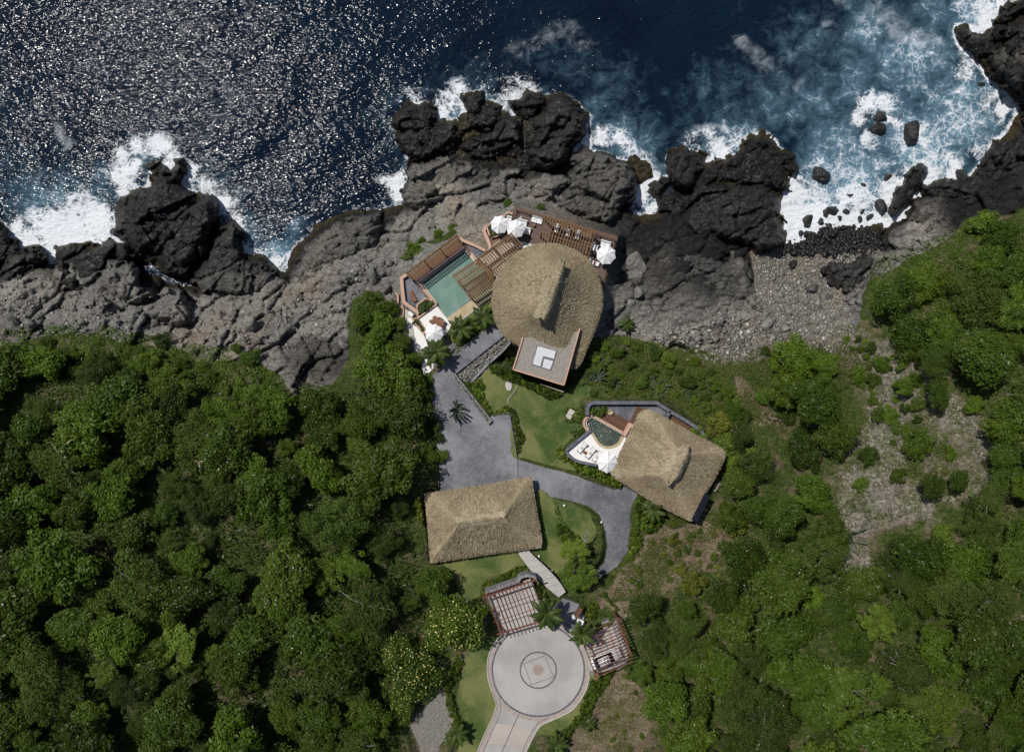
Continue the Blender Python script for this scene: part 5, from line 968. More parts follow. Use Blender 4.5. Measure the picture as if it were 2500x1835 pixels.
for k in range(14):
    f = k/13; a = lerp((620, 700), (830, 1450), f); a = (a[0]-55, a[1]+20); b = lerp((1235, 470), (1420, 1190), f); 
    RA.append((t(16, (max(a[0], 560) if k > 4 else a[0]+60, a[1])), t(16, b)))
pergola('red wood carport pergola over the white car', t(16, (950, 950)), ZT, [(t(16, (600, 950)), t(16, (822, 1525))), (t(16, (1125, 450)), t(16, (1400, 1110)))], RA, zp, .075, .12, .15, .2, 'wood_red', None, t(16, [(625, 1000), (790, 1460), (1140, 480), (1380, 1070)]),
        [(t(16, (965, 590)), t(16, (1200, 1230))), (t(16, (985, 585)), t(16, (1220, 1225))), (t(16, (800, 740)), t(16, (985, 1330)))], 'carport pergolas')
part(None, 'carport_paving', t(16, [(640, 660), (1110, 510), (1330, 1110), (1300, 1240), (720, 1430), (600, 1010)]), ZT-.4, ZT+.05, M['concrete'])
tag(bpy.data.objects['carport_paving'], 'pale floor of the right carport', 'floor', kind='structure')
pwall('low grey stone wall along the right side of the car bay', 16, [(1110, 500), (1210, 780), (1340, 1060)], 7, ZT-.4, ZT+.5, 'stone_grey')
pwall('low grey stone wall at the top of the car bay', 16, [(890, 560), (960, 530), (1110, 500)], 6, ZT-.4, ZT+.6, 'stone_grey')
pwall('low grey stone wall along the bottom of the car bay', 16, [(700, 1405), (1000, 1290), (1280, 1190)], 5, ZT-.4, ZT+.5, 'stone_grey')
# entry gate: low wooden screen, small white posts and a box planter
eg = thing('entry_screen', 'wooden entry screen wall above the right carport palm', 'screen', P(*t(16, (510, 400)), ZT))
G().wall(t(16, [(550, 310), (465, 455)]), 7, ZT-.2, ZT+1.5).build('panel', M['wood_dark'], eg); G().wall(t(16, [(552, 306), (463, 459)]), 3, ZT+1.5, ZT+1.6).build('cap', M['wood_red'], eg)
wp = thing('box_planter', 'white square box planter beside the entry screen', 'planter', P(*t(16, (535, 540)), ZT))
G().wall(t(16, [(495, 495), (580, 525), (545, 600), (480, 570)]), 3, ZT-.1, ZT+1.0, True).build('wall', M['white_plaster'], wp); G().prism(t(16, [(495, 495), (580, 525), (545, 600), (480, 570)]), ZT, ZT+.5).build('soil', M['bark'], wp)
for x, y, lb in ((415, 460, 'small white gate post left of the entry screen'), (90, 320, 'small white gate post at the upper palm')):
    r = thing('gate_post', lb, 'post', P(*t(16, (x, y)), ZT), 'gate posts'); p = P(*t(16, (x, y)), ZT+1); G().box((p[0], p[1], ZT-.1), (.36, .36, 1.1), .3, .03).build('shaft', M['white_plaster'], r); G().box((p[0], p[1], ZT+1.0), (.44, .44, .08), .3, .02).build('cap', M['roof_panel'], r)

# ------------------------------------------------------------------ casita terrace
def ter(name, sh, poly, z0, z1, mat, lab, cat): return tag(part(None, name, t(sh, poly), z0, z1, M[mat]), lab, cat, kind='structure')
ter('slate_walk', 2, [(325, 165), (350, 158), (870, 158), (965, 215), (940, 300), (780, 260), (600, 380), (480, 300), (430, 240), (330, 240)], ZK-.4, ZK, 'slate', 'slate walk above the casita decks', 'terrace')
ter('casita_deck', 2, [(452, 195), (520, 225), (655, 290), (605, 385), (470, 300), (410, 265)], ZK-.3, ZK+.05, 'deck_brown', 'brown deck beside the peach pool wall', 'deck')
ter('casita_deck', 2, [(715, 165), (795, 205), (760, 260), (700, 330), (648, 300)], ZK-.3, ZK+.05, 'deck_brown', 'brown deck strip left of the casita roof', 'deck')
ter('casita_deck', 2, [(985, 228), (1228, 362), (1210, 420), (1100, 400), (955, 290)], ZK-.3, ZK+.05, 'deck_brown', 'brown deck strip right above the casita roof', 'deck')
pwall('curved slate wall around the top of the casita terrace', 2, [(312, 245), (312, 190), (325, 155), (360, 142), (600, 142), (870, 142), (985, 215), (1110, 290), (1230, 365), (1270, 440)], 8, ZK-1.5, ZK+.9, 'slate_wall')
pwall('short slate cross wall beside the casita deck', 2, [(980, 212), (945, 275)], 7, ZK-.5, ZK+.9, 'slate_wall')
ter('casita_terrace', 15, [(830, 790), (950, 960), (1060, 1080), (1200, 1120), (1350, 1090), (1440, 1010), (1520, 890), (1650, 685), (1760, 660), (1700, 900), (1400, 1560), (1200, 1500), (970, 1445), (700, 1385), (520, 1305), (375, 1180)], ZK-.4, ZK+.06, 'white_plaster', 'white sun terrace of the casita', 'terrace')
pwall('slate wall along the upper left of the white sun terrace', 15, [(845, 742), (600, 945), (350, 1155)], 6.5, ZK-1.6, ZK+.55, 'slate_wall')
pwall('slate wall curving round the lower edge of the white sun terrace', 15, [(350, 1158), (400, 1250), (500, 1325), (620, 1380), (800, 1420), (975, 1455)], 6.5, ZK-1.6, ZK+.5, 'slate_wall', smooth=4)
pp = thing('plunge_pool', 'dark curved plunge pool with peach rim by the casita', 'pool', P(*t(15, (1100, 780)), ZK))
WP = spline(t(15, [(778, 600), (805, 540), (860, 515), (930, 535), (1150, 655), (1400, 795), (1462, 845), (1405, 980), (1310, 1040), (1200, 1056), (1090, 1030), (1000, 950), (930, 855), (850, 755), (795, 675)]), 4, True)
G().prism(WP, ZK-1.2, ZK-.3).build('water', M['plunge'], pp)
G().wall(spline(t(15, [(845, 770), (930, 900), (1000, 1000), (1090, 1070), (1210, 1092), (1330, 1065), (1420, 1000), (1490, 870)]), 5), 6.5, ZK-1.2, ZK+.1).build('beach_edge', M['sand_coping'], pp)
G().wall(spline(t(15, [(815, 735), (765, 660), (752, 590), (790, 515), (865, 488), (940, 510), (1200, 655), (1470, 808)]), 5), 3.0, ZK-1.2, ZK+.05).build('inner_rim', M['cream'], pp)
G().wall(spline(t(15, [(785, 750), (720, 670), (712, 575), (765, 490), (860, 455), (945, 478), (1210, 625), (1490, 785)]), 5), 4.2, ZK-1.6, ZK+.32).build('rim', M['peach'], pp)
G().prism(t(15, [(1620, 583), (1758, 655), (1725, 722), (1650, 688), (1545, 876), (1480, 838)]), ZK-.4, ZK+.7).build('peach_block', M['peach'], pp)
# stepping slabs in the beds
def slabs(label, sh, polys, z):
    r = thing('stone_slab', label, 'slab', P(*t(sh, polys[0][0]), z))
    for pl in polys: G().prism(t(sh, pl), z-.3, z+.08).build('slab', M['slab'], r)
slabs('split pale stone slab ringed by yellow flowers on the lawn', 15, [[(430, 305), (528, 360), (520, 395), (480, 415), (465, 445), (372, 400)], [(370, 405), (462, 452), (455, 500), (430, 525), (395, 515), (345, 465), (350, 430)]], 11.35)
slabs('tan stone slab in the bed below the villa block', 14, [[(812, 585), (860, 582), (858, 640), (845, 668), (815, 660), (805, 620)]], 11.35)
slabs('small pale slab step at the top of the court', 14, [[(790, 825), (830, 822), (833, 856), (788, 860)]], 11.3)
slabs('pale slab left of the garage', 3, [[(240, 270), (325, 245), (328, 320), (220, 355)]], 11.3)
slabs('pale stepping stone below the shaded lawn', 3, [[(500, 1520), (545, 1500), (585, 1560), (560, 1580)]], 12.6)
pwall('thin pale stone edging winding down the lawn', 14, [(910, 620), (870, 690), (830, 740), (826, 785)], 3, 11.0, 11.42, 'stone', 'edging', smooth=4)
ter('garage_apron', 3, [(130, 330), (330, 240), (330, 330), (190, 390), (190, 620), (110, 480)], ZC-.3, ZC-.02, 'gravel_ground', 'bare gravel apron left of the garage', 'apron')

# ------------------------------------------------------------------ rock garden pond and rill beside the court
pd = thing('garden_pond', 'stony garden pond glinting between court and villa', 'pond', P(*t(14, (600, 400)), ZC))
G().prism(t(14, [(375, 540), (795, 208), (840, 250), (480, 600)]), ZC-.8, ZC-.18).build('water', M['pond'], pd)
G().wall(t(14, [(362, 538), (560, 385), (795, 200)]), 3, ZC-.6, ZC+.18).build('edging', M['slate_wall'], pd)
pwall('rough pale stone wall along the lower side of the pond', 14, [(850, 250), (780, 330), (640, 460), (530, 580)], 6, ZC-.5, ZC+.5, 'stone_grey', smooth=4)
R0 = random.Random(8); PS = [720, 770, 690, 640, 745, 610, 560, 520, 585, 660, 800, 470, 540, 700, 495, 430, 620, 760, 665, 600]
PW = 'first second third fourth fifth sixth seventh eighth ninth tenth eleventh twelfth thirteenth fourteenth fifteenth sixteenth seventeenth eighteenth nineteenth twentieth'.split()
PORD = [PW[sorted(PS, reverse=True).index(v)] for v in PS]
for k, (x, y, r) in enumerate([(720, 300, 24), (770, 270, 26), (690, 335, 20), (640, 370, 22), (745, 300, 20), (610, 420, 20), (560, 450, 24), (520, 500, 18), (585, 395, 16), (660, 320, 14), (800, 240, 18), (470, 555, 18), (540, 420, 12), (700, 380, 16), (495, 470, 14), (430, 530, 14), (620, 350, 12), (760, 240, 14), (665, 400, 13), (600, 460, 13)]):
    o = boulder(*t(14, (x, y)), r/3.442, ('tan' if k % 2 else 'grey')+f' stone in the garden pond, {PORD[k]} from its upper end', False, ZC-.18, R0.uniform(1, 1.4), group='stones in the garden pond', cat='stone')
rl = thing('water_rill', 'long glinting water channel along the court', 'water channel', P(*t(14, (520, 730)), ZC))
a = t(14, [(355, 543), (386, 530), (690, 918), (664, 946)])
G().wall(a, 2.2, ZC-.2, ZC+.55, True).build('kerb', M['stone_grey'], rl); G().prism(a, ZC-.1, ZC+.46).build('water', M['pond'], rl)
# ------------------------------------------------------------------ umbrellas
def umbrella_at(label, c, r, z, zf, rot=0.2, n=8):
    rm = PX(r, z); x, y, _ = P(*c, z); u = thing('umbrella', label, 'umbrella', (x, y, zf), 'white parasols', rot); h = z-zf
    seg = 5; vs = []; fs = []; top = h+.25
    a0, a1 = -math.pi/n, math.pi/n
    for i in range(seg+1):
        f = i/seg
        for j in range(5):
            g_ = j/4; ex = (math.cos(a0)*(1-g_)+math.cos(a1)*g_, math.sin(a0)*(1-g_)+math.sin(a1)*g_)
            sag = .10*math.sin(g_*math.pi)*f; rr = rm*f*(1-.05*math.sin(g_*math.pi)*f)
            vs.append((ex[0]*rr, ex[1]*rr, top-.62*f**1.15*rm/1.4-sag))
    for i in range(seg):
        for j in range(4): fs.append((i*5+j, (i+1)*5+j, (i+1)*5+j+1, i*5+j+1))
    k = len(vs); lo = [(v[0], v[1], v[2]-.012) for v in vs]; vs2 = vs+lo; fs2 = fs+[tuple(reversed([q+k for q in f])) for f in fs]
    me = G().add(vs2, fs2).mesh('canopy_panel', M['white_fabric'], False)
    rb = G().bar((0, 0, top-.02), (rm*.98*math.cos(a1), rm*.98*math.sin(a1), top-.64*rm/1.4), .03, .03).mesh('rib', M['wood_table'])
    for j in range(n):
        put('canopy_panel', me, u, rot=(0, 0, j*2*math.pi/n)); put('rib', rb, u, rot=(0, 0, j*2*math.pi/n))
    G().disc((0, 0, top-.05), .14, .06, 10).build('vent_cap', M['white_fabric'], u, local=True); G().disc((0, 0, top), .035, .14, 8).build('finial', M['panel_edge'], u, local=True)
    G().disc((0, 0, 0), .035, top-.05, 8).build('pole', M['wood_table'], u, local=True); G().box((0, 0, 0), (.6, .6, .1), 0, .02).build('base', M['stone_grey'], u, local=True)
umbrella_at('white parasol at the left corner, over the planter', t(12, (375, 355)), 23.5, ZV+2.7, ZV+.04, .15)
umbrella_at('white parasol on the deck beside the square sofas', t(12, (618, 418)), 24, ZV+2.6, ZV+.06, .3)
umbrella_at('white parasol at the right end of the deck', t(12, (2005, 818)), 25, ZV+2.7, ZV+.06, .05)
umbrella_at('white parasol over the wooden dining table', t(13, (545, 1395)), 24, ZV+2.6, ZV+.07, .2)
umbrella_at('white parasol on the casita sun terrace', t(15, (1190, 1395)), 27.5, ZK+2.6, ZK+.06, .35)

# ------------------------------------------------------------------ furniture
def base(sh, c, z): return P(*t(sh, c), z)
def sofa(label, sh, c, size, rz, zf, cat='sofa', back=True, cush=1):
    s = thing('sofa', label, cat, base(sh, c, zf), 'white deck sofas', rz); w, d = size
    G().box((0, 0, .02), (w, d, .16)).build('frame', M['wood_table'], s, local=True)
    for k in range(cush): G().box((-w/2+w*(k+.5)/cush, 0, .18), (w/cush-.03, d-.04, .2), 0, .05).build('seat_cushion', M['white_fabric'], s, local=True)
    if back: G().box((0, d/2-.12, .38), (w-.04, .2, .3), 0, .06).build('back_cushion', M['white_fabric'], s, local=True)
    for q in (-.28, .28): G().box((w*q, .05, .385), (.36, .3, .09), q, .03).build('pillow', M['white_plaster'], s, local=True)
    for i in (-1, 1):
        for j in (-1, 1): G().box((i*(w/2-.06), j*(d/2-.06), 0), (.08, .08, .03)).build('leg', M['wood_dark'], s, local=True)
    return s
R16 = -math.radians(16)
sofa('white daybed near the upper rail of the deck', 12, (945, 300), (1.65, 1.0), R16, ZV+.06, 'daybed', True, 2)
sofa('white square armchair right of the deck parasol', 12, (800, 470), (.95, 1.0), R16, ZV+.06, 'armchair')
sofa('white sofa half under the deck parasol', 12, (715, 345), (1.5, 1.0), R16, ZV+.06, 'sofa', True, 2)
sofa('white bench behind the two left parasols', 12, (515, 300), (.8, 1.1), R16, ZV+.06, 'bench')
sofa('white sofa above the right deck parasol', 12, (1985, 670), (1.6, 1.0), R16, ZV+.06, 'sofa', True, 2)
sofa('white armchair left of the right deck parasol', 12, (1820, 722), (1.0, 1.0), R16+1.57, ZV+.06, 'armchair')
def lounger(label, sh, c, rz, zf, L=1.95, W=.68, frame='wood_dark', cush='white_fabric', towel=None, head=True):
    s = thing('sun_lounger', label, 'lounger', base(sh, c, zf), 'sun loungers', rz)
    for i in (-1, 1): G().bar((-L/2, i*(W/2-.04), .3), (L/2, i*(W/2-.04), .3), .06, .07).build('side_rail', M[frame], s, local=True)
    for k in range(7): G().box((-L/2+.15+k*(L*.6-.15)/6, 0, .24), (.1, W-.14, .03)).build('slat', M[frame], s, local=True)
    G().box((-L/2+.03, 0, .22), (.06, W, .08)).build('end_rail', M[frame], s, local=True)
    for i in (-1, 1):
        for x in (-L/2+.12, L/2-.25): G().box((x, i*(W/2-.05), 0), (.07, .07, .24)).build('leg', M[frame], s, local=True)
    if cush:
        G().box((-L*.12, 0, .31), (L*.62, W-.06, .1), 0, .03).build('seat_pad', M[cush], s, local=True)
        v = G(); x0, x1 = L*.2, L/2-.02; w2 = W/2-.03
        v.add([(x0, -w2, .31), (x1, -w2, .6), (x1, w2, .6), (x0, w2, .31), (x0-.03, -w2, .41), (x1-.05, -w2, .7), (x1-.05, w2, .7), (x0-.03, w2, .41)], [(3, 2, 1, 0), (4, 5, 6, 7), (0, 1, 5, 4), (1, 2, 6, 5), (2, 3, 7, 6), (3, 0, 4, 7)]).build('back_pad', M[cush], s, local=True)
        if head: G().box((x1-.2, 0, .63), (.22, W*.6, .1), 0, .04).build('pillow', M['white_plaster'], s, local=True)
    if towel: G().box((-.05, 0, .412), (.4, W*.55, .04), .2, .01).build('towel', M[towel], s, local=True)
    return s
aL = math.atan2(170, 140)
lounger('left one of three sun loungers on the casita terrace', 15, (668, 1090), aL, ZK+.06, 1.75, .62, towel='slab'); lounger('middle one of three sun loungers on the casita terrace', 15, (835, 1195), aL, ZK+.06, 1.85, .66, towel='slab'); lounger('right one of three sun loungers, nearest the casita parasol', 15, (965, 1265), aL, ZK+.06, 1.75, .62, towel='slab')
lounger('brown wooden lounger without cushion on the slate terrace', 13, (267, 900), math.atan2(-130, 65)+math.pi, ZV+.05, 1.75, .62, 'wood_table', None)
for p in [o for o in bpy.data.objects if o.name.startswith('sun_lounger') and 'without cushion' in o.get('label', '')]: G().box((0, 0, .27), (1.6, .5, .05), 0, .01).build('board', M['wood_table'], p, local=True)
lounger('white chaise with a pink towel at the right deck end', 12, (1815, 955), math.radians(-20)+math.pi, ZV+.06, 1.7, .66, towel='pink_cloth')
for c_, lb in (((1250, 432), 'left'), ((1425, 495), 'middle'), ((1565, 533), 'right')): lounger(f'{lb} white lounger under the deck pergola', 12, c_, math.radians(73), ZV+.06, 1.5, .55)
def round_table(label, sh, c, r, zf, h=.42):
    s = thing('side_table', label, 'table', base(sh, c, zf), 'small round tables'); G().disc((0, 0, h-.05), r, .05, 24).build('top', M['wood_table'], s, local=True); G().disc((0, 0, 0), .06, h-.05, 10).build('leg', M['wood_dark'], s, local=True); G().disc((0, 0, 0), r*.6, .03, 18).build('base', M['wood_dark'], s, local=True)
round_table('round wooden side table in front of the daybed', 12, (895, 378), .25, ZV+.06); round_table('round wooden side table between the casita loungers', 15, (720, 1183), .24, ZK+.06)
def urn(label, sh, c, zf, r=.2, mat='white_plaster'):
    s = thing('urn', label, 'urn', base(sh, c, zf), 'pots on the deck'); G().tube([(0, 0, 0), (0, 0, .2), (0, 0, .42), (0, 0, .52)], [r*.6, r, r*.9, r*.65], 14).build('pot', M[mat], s, smooth=True, local=True); G().disc((0, 0, .5), r*.6, .05, 12).build('lid', M['panel_edge'], s, local=True)
urn('white pot by the left deck rail', 12, (703, 265), ZV+.06); urn('dark rimmed pot left of the right deck sofa', 12, (1818, 640), ZV+.06, .19); urn('small white pot above the pink towel chaise', 12, (1768, 890), ZV+.06, .14)
# dining set
dt = thing('dining_table', 'reddish wooden dining table half under the parasol', 'table', base(13, (605, 1255), ZV+.07), None, math.radians(-33))
for k in range(6): G().box((0, -.55+.22*k, .7), (1.9-.25*abs(k-2.5)/2.5, .205, .05), 0, .008).build('plank', M['wood_table'], dt, local=True)
for i in (-1, 1):
    for j in (-1, 1): G().box((i*.7, j*.4, 0), (.09, .09, .7)).build('leg', M['wood_dark'], dt, local=True)
def chair(label, sh, c, rz, zf):
    s = thing('dining_chair', label, 'chair', base(sh, c, zf), 'wooden dining chairs', rz)
    for k in range(4): G().box((0, -.18+.12*k, .43), (.44, .1, .03)).build('slat', M['wood_table'], s, local=True)
    for i in (-1, 1):
        for j in (-1, 1): G().box((i*.2, j*.2, 0), (.05, .05, .43 if j < 0 else .85)).build('leg', M['wood_table'], s, local=True)
    G().box((0, .21, .62), (.44, .03, .22)).build('backrest', M['wood_table'], s, local=True)
for c_, a_, lb in (((515, 1240), 1.0, 'wooden chair at the left end of the dining table'), ((562, 1192), .5, 'wooden chair at the upper left of the dining table'), ((630, 1205), -.2, 'wooden chair at the top of the dining table'), ((685, 1255), -1.0, 'wooden chair at the right end of the dining table'), ((668, 1325), -2.0, 'wooden chair at the lower right of the dining table')): chair(lb, 13, c_, a_, ZV+.07)
cb = thing('basket_chair', 'small tan wicker chair at the edge of the casita deck', 'chair', base(15, (1235, 375), ZK+.05), None, .3)
G().tube([(0, 0, 0), (0, 0, .3), (0, 0, .38)], [.3, .42, .4], 14).build('seat', M['sand_coping'], cb, local=True); G().tube([(-.36, .1, .4), (-.2, .36, .6), (.2, .36, .6), (.36, .1, .4)], .07, 8).build('backrest', M['sand_coping'], cb, local=True)
for k, (sh, x, y) in enumerate([(3, 1730, 512), (3, 1447, 1077), (3, 1590, 1240), (2, 120, 965), (2, 420, 1098), (13, 175, 970)]):
    lb = ['small white garden light in the flower bed right of the garage', 'small white garden light beside the slab path top', 'small white garden light beside the slab path middle', 'small white garden light near the drive bend', 'small white garden light on the inner drive kerb', 'small white light in the corner of the slate terrace'][k]
    q_ = t(sh, (x, y)); s = thing('garden_light', lb, 'garden light', P(*q_, tz(*q_)), 'garden lights'); G().disc((0, 0, -.1), .05, .5, 8).build('stem', M['dark_metal'], s, local=True); G().disc((0, 0, .4), .14, .1, 12).build('head', M['lamp_white'], s, local=True)
# steps beside the court (dark and white square treads)
st = thing('garden_steps', 'checkered dark and white steps below the lowest palm', 'steps', base(14, (140, 440), ZC-.6))
for k, (pl, m) in enumerate([([(80, 415), (120, 405), (150, 440), (115, 470)], 'panel_edge'), ([(120, 395), (165, 375), (185, 430), (150, 445)], 'white_plaster'), ([(95, 475), (130, 465), (150, 505), (125, 540)], 'white_plaster'), ([(130, 465), (160, 455), (185, 495), (155, 520)], 'white_plaster'), ([(185, 430), (210, 440), (220, 470), (185, 490)], 'roof_panel'), ([(60, 395), (85, 385), (110, 400), (80, 412)], 'white_plaster')]):
    G().prism(t(14, pl), ZC-1.4, ZC-.5+.06*k).build('tread', M[m], st)

# ------------------------------------------------------------------ car
car = thing('car', 'white saloon car parked under the right carport', 'car', base(16, (952, 1110), ZT+.05), None, math.atan2(205, 445))
def loft(secs, mat, name):
    g = G(); n = len(secs[0]); v = sum(secs, []); f = []
    for i in range(len(secs)-1):
        for k in range(n): f.append((i*n+k, i*n+(k+1) % n, (i+1)*n+(k+1) % n, (i+1)*n+k))
    f += [tuple(range(n-1, -1, -1)), tuple(range((len(secs)-1)*n, len(secs)*n))]; g.add(v, f); return g.build(name, M[mat], car, smooth=True, local=True)
def sec(x, w, z0, z1, rd=.12): return [(x, -w+.08, z0), (x, w-.08, z0), (x, w, z0+.15), (x, w, z1-rd*1.2), (x, w-rd, z1-.01), (x, w*.45, z1+.03), (x, -w*.45, z1+.03), (x, -w+rd, z1-.01), (x, -w, z1-rd*1.2), (x, -w, z0+.15)]
loft([sec(-2.2, .55, .4, .7), sec(-2.1, .75, .28, .9), sec(-1.8, .85, .2, .97), sec(-1.2, .89, .2, 1.0), (sec(.2, .9, .2, 1.0)), sec(.9, .89, .2, .98), sec(1.6, .86, .2, .9), sec(2.05, .78, .26, .76), sec(2.22, .58, .36, .6)], 'car_paint', 'body')
def slab4(a, b, c, d, th, mat, name):
    nn = (Vector(b)-Vector(a)).cross(Vector(d)-Vector(a)).normalized()*th; q_ = [Vector(p) for p in (a, b, c, d)]
    return G().add([p-nn for p in q_]+q_, [(3, 2, 1, 0), (4, 5, 6, 7), (0, 1, 5, 4), (1, 2, 6, 5), (2, 3, 7, 6), (3, 0, 4, 7)]).build(name, M[mat], car, local=True)
slab4((1.0, -.74, 1.0), (1.0, .74, 1.0), (.42, .6, 1.4), (.42, -.6, 1.4), .05, 'car_glass', 'windscreen')
slab4((-1.15, -.58, 1.39), (-1.15, .58, 1.39), (-1.7, .72, 1.0), (-1.7, -.72, 1.0), .05, 'car_glass', 'rear_window')
loft([[(-1.17, -.59, 1.3), (-1.17, .59, 1.3), (-1.17, .57, 1.41), (-1.17, -.57, 1.41)], [(-.4, -.62, 1.3), (-.4, .62, 1.3), (-.4, .6, 1.46), (-.4, -.6, 1.46)], [(.44, -.6, 1.3), (.44, .6, 1.3), (.44, .58, 1.42), (.44, -.58, 1.42)]], 'car_paint', 'roof')
for i in (-1, 1):
    slab4((.95, i*.76, 1.0), (-1.6, i*.76, 1.0), (-1.15, i*.61, 1.36), (.42, i*.62, 1.36), .03*i, 'car_glass', 'side_window')
    G().box((.75, i*.98, .95), (.16, .2, .12), 0, .03).build('mirror', M['car_paint'], car, local=True)
    G().box((2.02, i*.6, .62), (.25, .28, .1), -i*.3, .03).build('headlight', M['roof_panel'], car, local=True)
    for x in (-1.35, 1.38):
        w_ = G().tube([(x, i*.72, .32), (x, i*.9, .32)], .32, 20).build('wheel', M['rubber'], car, local=True); G().tube([(x, i*.895, .32), (x, i*.91, .32)], .2, 14).build('rim', M['panel_edge'], w_, local=True)
slab4((1.05, -.005, 1.035), (1.05, .005, 1.035), (2.0, .005, .815), (2.0, -.005, .815), .003, 'panel_edge', 'bonnet_seam')
# ------------------------------------------------------------------ foliage
def leaves(C, N, size, R_, asp=.55, cup=.15):
    """quads (leaf sprays) at C (n,3) facing N (n,3)"""
    n = len(C); N = N/np.linalg.norm(N, axis=1)[:, None]; a = np.cross(N, R_.normal(0, 1, (n, 3))); a /= np.linalg.norm(a, axis=1)[:, None]+1e-6; b = np.cross(N, a)
    s = (size*R_.uniform(.6, 1.35, n))[:, None]; L = a*s*.5; W = b*s*.5*asp
    return np.stack([C-L, C-W*1.0+N*s*cup*-.2, C+L-N*s*cup, C+W], 1).reshape(-1, 3)
def sphere_dirs(n, R_, up=0.0):
    d = R_.normal(0, 1, (n, 3)); d[:, 2] += up; return d/np.linalg.norm(d, axis=1)[:, None]
def crown_mesh(name, R, hgt, lobes, nleaf, size, seed, mat, lobe=(.26, .42), asp=.55, open_=0.0, layered=False):
    R_ = np.random.default_rng(seed); d = sphere_dirs(lobes, R_, .35); d[:, 2] = np.abs(d[:, 2])*1.0-.12
    rad = R_.uniform(.2, 1.05, lobes)**.7
    c = d*rad[:, None]*R*.78; c[:, 2] *= hgt/R; lr = R*R_.uniform(*lobe, lobes)*(1.15-.45*rad)
    if layered: c[:, 2] = hgt*.25+.55*hgt*R_.random(lobes)*(1-.5*rad)
    w = lr**2; k = R_.choice(lobes, nleaf, p=w/w.sum()); dd = sphere_dirs(nleaf, R_, .45)
    rr = lr[k]*R_.uniform(.62, 1.06, nleaf)**.5
    bump_ = 1+.22*np.sin(dd[:, 0]*7+k)*np.sin(dd[:, 1]*7+k*2)
    p = c[k]+dd*(rr*bump_)[:, None]*np.array([1, 1, .72 if not layered else .4])
    nr = dd*.55+R_.normal(0, .42, (nleaf, 3))+np.array([0, 0, .5])
    V = leaves(p, nr, size, R_, asp); rnd = np.clip(.5*R_.random(nleaf)+.5*h2(k, k*0+seed, 3)+R_.normal(0, .05, nleaf), 0, 1)
    return npmesh(name, V, np.arange(4*nleaf).reshape(-1, 4), mat, False, fattr={'rnd': rnd}), c, lr
def trunk_mesh(c, hgt_base, r, seed, mat, limbs=6, bare=False):
    R_ = random.Random(seed); g = G(); top = Vector((R_.uniform(-.3, .3), R_.uniform(-.3, .3), -.05))
    b = Vector((0, 0, -hgt_base)); g.tube([b-Vector((0, 0, .6)), b, b.lerp(top, .5)+Vector((R_.uniform(-.2, .2), R_.uniform(-.2, .2), 0)), top], [r*1.5, r*1.15, r, r*.8], 8)
    idx = list(range(len(c))); R_.shuffle(idx)
    for i in idx[:limbs]:
        e = Vector(c[i])*(1.05 if not bare else 1.25); m = top.lerp(e, .5)+Vector((R_.uniform(-.2, .2), R_.uniform(-.2, .2), .15))
        g.tube([top+Vector((0, 0, -.15)), m, e], [r*.6, r*.35, r*.12], 6)
        if bare:
            for _ in range(4):
                e2 = e+Vector((R_.gauss(0, .7), R_.gauss(0, .7), R_.uniform(.1, .6))); g.tube([m.lerp(e, R_.uniform(.3, 1)), e2], [r*.2, r*.05], 5)
    return g.mesh('trunk', mat, True)
def bloss(c, lr, n, size, seed, mat):
    R_ = np.random.default_rng(seed); k = R_.integers(0, len(c), n); dd = sphere_dirs(n, R_, 1.0); p = c[k]+dd*(lr[k]*1.03)[:, None]*np.array([1, 1, .75]); V = []
    V = leaves(p, dd+np.array([0, 0, .8]), size, R_, .9, 0); return npmesh('blossoms', V, np.arange(4*n).reshape(-1, 4), mat, False, fattr={'rnd': R_.random(n)})
SPEC = {}
def species(key, adj, R, hgt, lobes, nleaf, size, mat, seed, nvar=2, blossom=None, bark='bark', **kw):
    SPEC[key] = (adj, R, [])
    for v in range(nvar):
        me, c, lr = crown_mesh('crown', R, hgt, lobes, nleaf, size, seed+v*13, M[mat], **kw)
        SPEC[key][2].append((me, trunk_mesh(c, hgt*.9+1.2, R*.045, seed+v, M[bark]), bloss(c, lr, blossom[1], blossom[2], seed+v, M[blossom[0]]) if blossom else None, hgt))
species('dark', 'dense dark green tree', 4.4, 3.2, 30, 8500, .34, 'leaf_dark', 1, 3)
species('mid', 'mid green bushy tree', 4.0, 2.8, 34, 8500, .30, 'leaf_mid', 20, 3, lobe=(.2, .36))
species('olive', 'dull olive feathery tree', 4.0, 2.5, 36, 7000, .24, 'leaf_olive', 40, 3, lobe=(.18, .34), asp=.4, bark='bark_grey')
species('lime', 'bright lime green tree', 3.8, 2.0, 44, 6500, .28, 'leaf_lime', 60, 2, lobe=(.14, .25), layered=True)
species('fresh', 'fresh green spreading tree', 4.0, 2.3, 38, 7500, .28, 'leaf_mid', 75, 2, lobe=(.16, .3), layered=True)
species('bloom', 'yellow-blossomed green tree', 4.2, 2.8, 34, 8000, .28, 'leaf_mid', 90, 2, ('blossom_yellow', 260, .19))
species('wbloom', 'white-blossomed dark tree', 4.0, 2.7, 32, 8000, .32, 'leaf_dark', 110, 2, ('blossom_white', 9, .15))
species('gloss', 'glossy long-leaved dark tree', 4.6, 3.0, 26, 6500, .5, 'leaf_dark', 130, 2, asp=.3)
species('bush', 'low rounded bush', 1.6, 1.0, 16, 2200, .2, 'leaf_mid', 150, 3, lobe=(.3, .45))
species('limebush', 'bright green bush', 1.6, .9, 16, 2000, .2, 'leaf_lime', 170, 2, lobe=(.28, .42))
species('yellowbush', 'yellow green bush', 1.3, .8, 14, 1500, .18, 'leaf_yellow', 185, 2, lobe=(.28, .42))
species('darkbush', 'dark green bush', 1.6, 1.0, 16, 2200, .2, 'leaf_dark', 200, 2, lobe=(.3, .45))
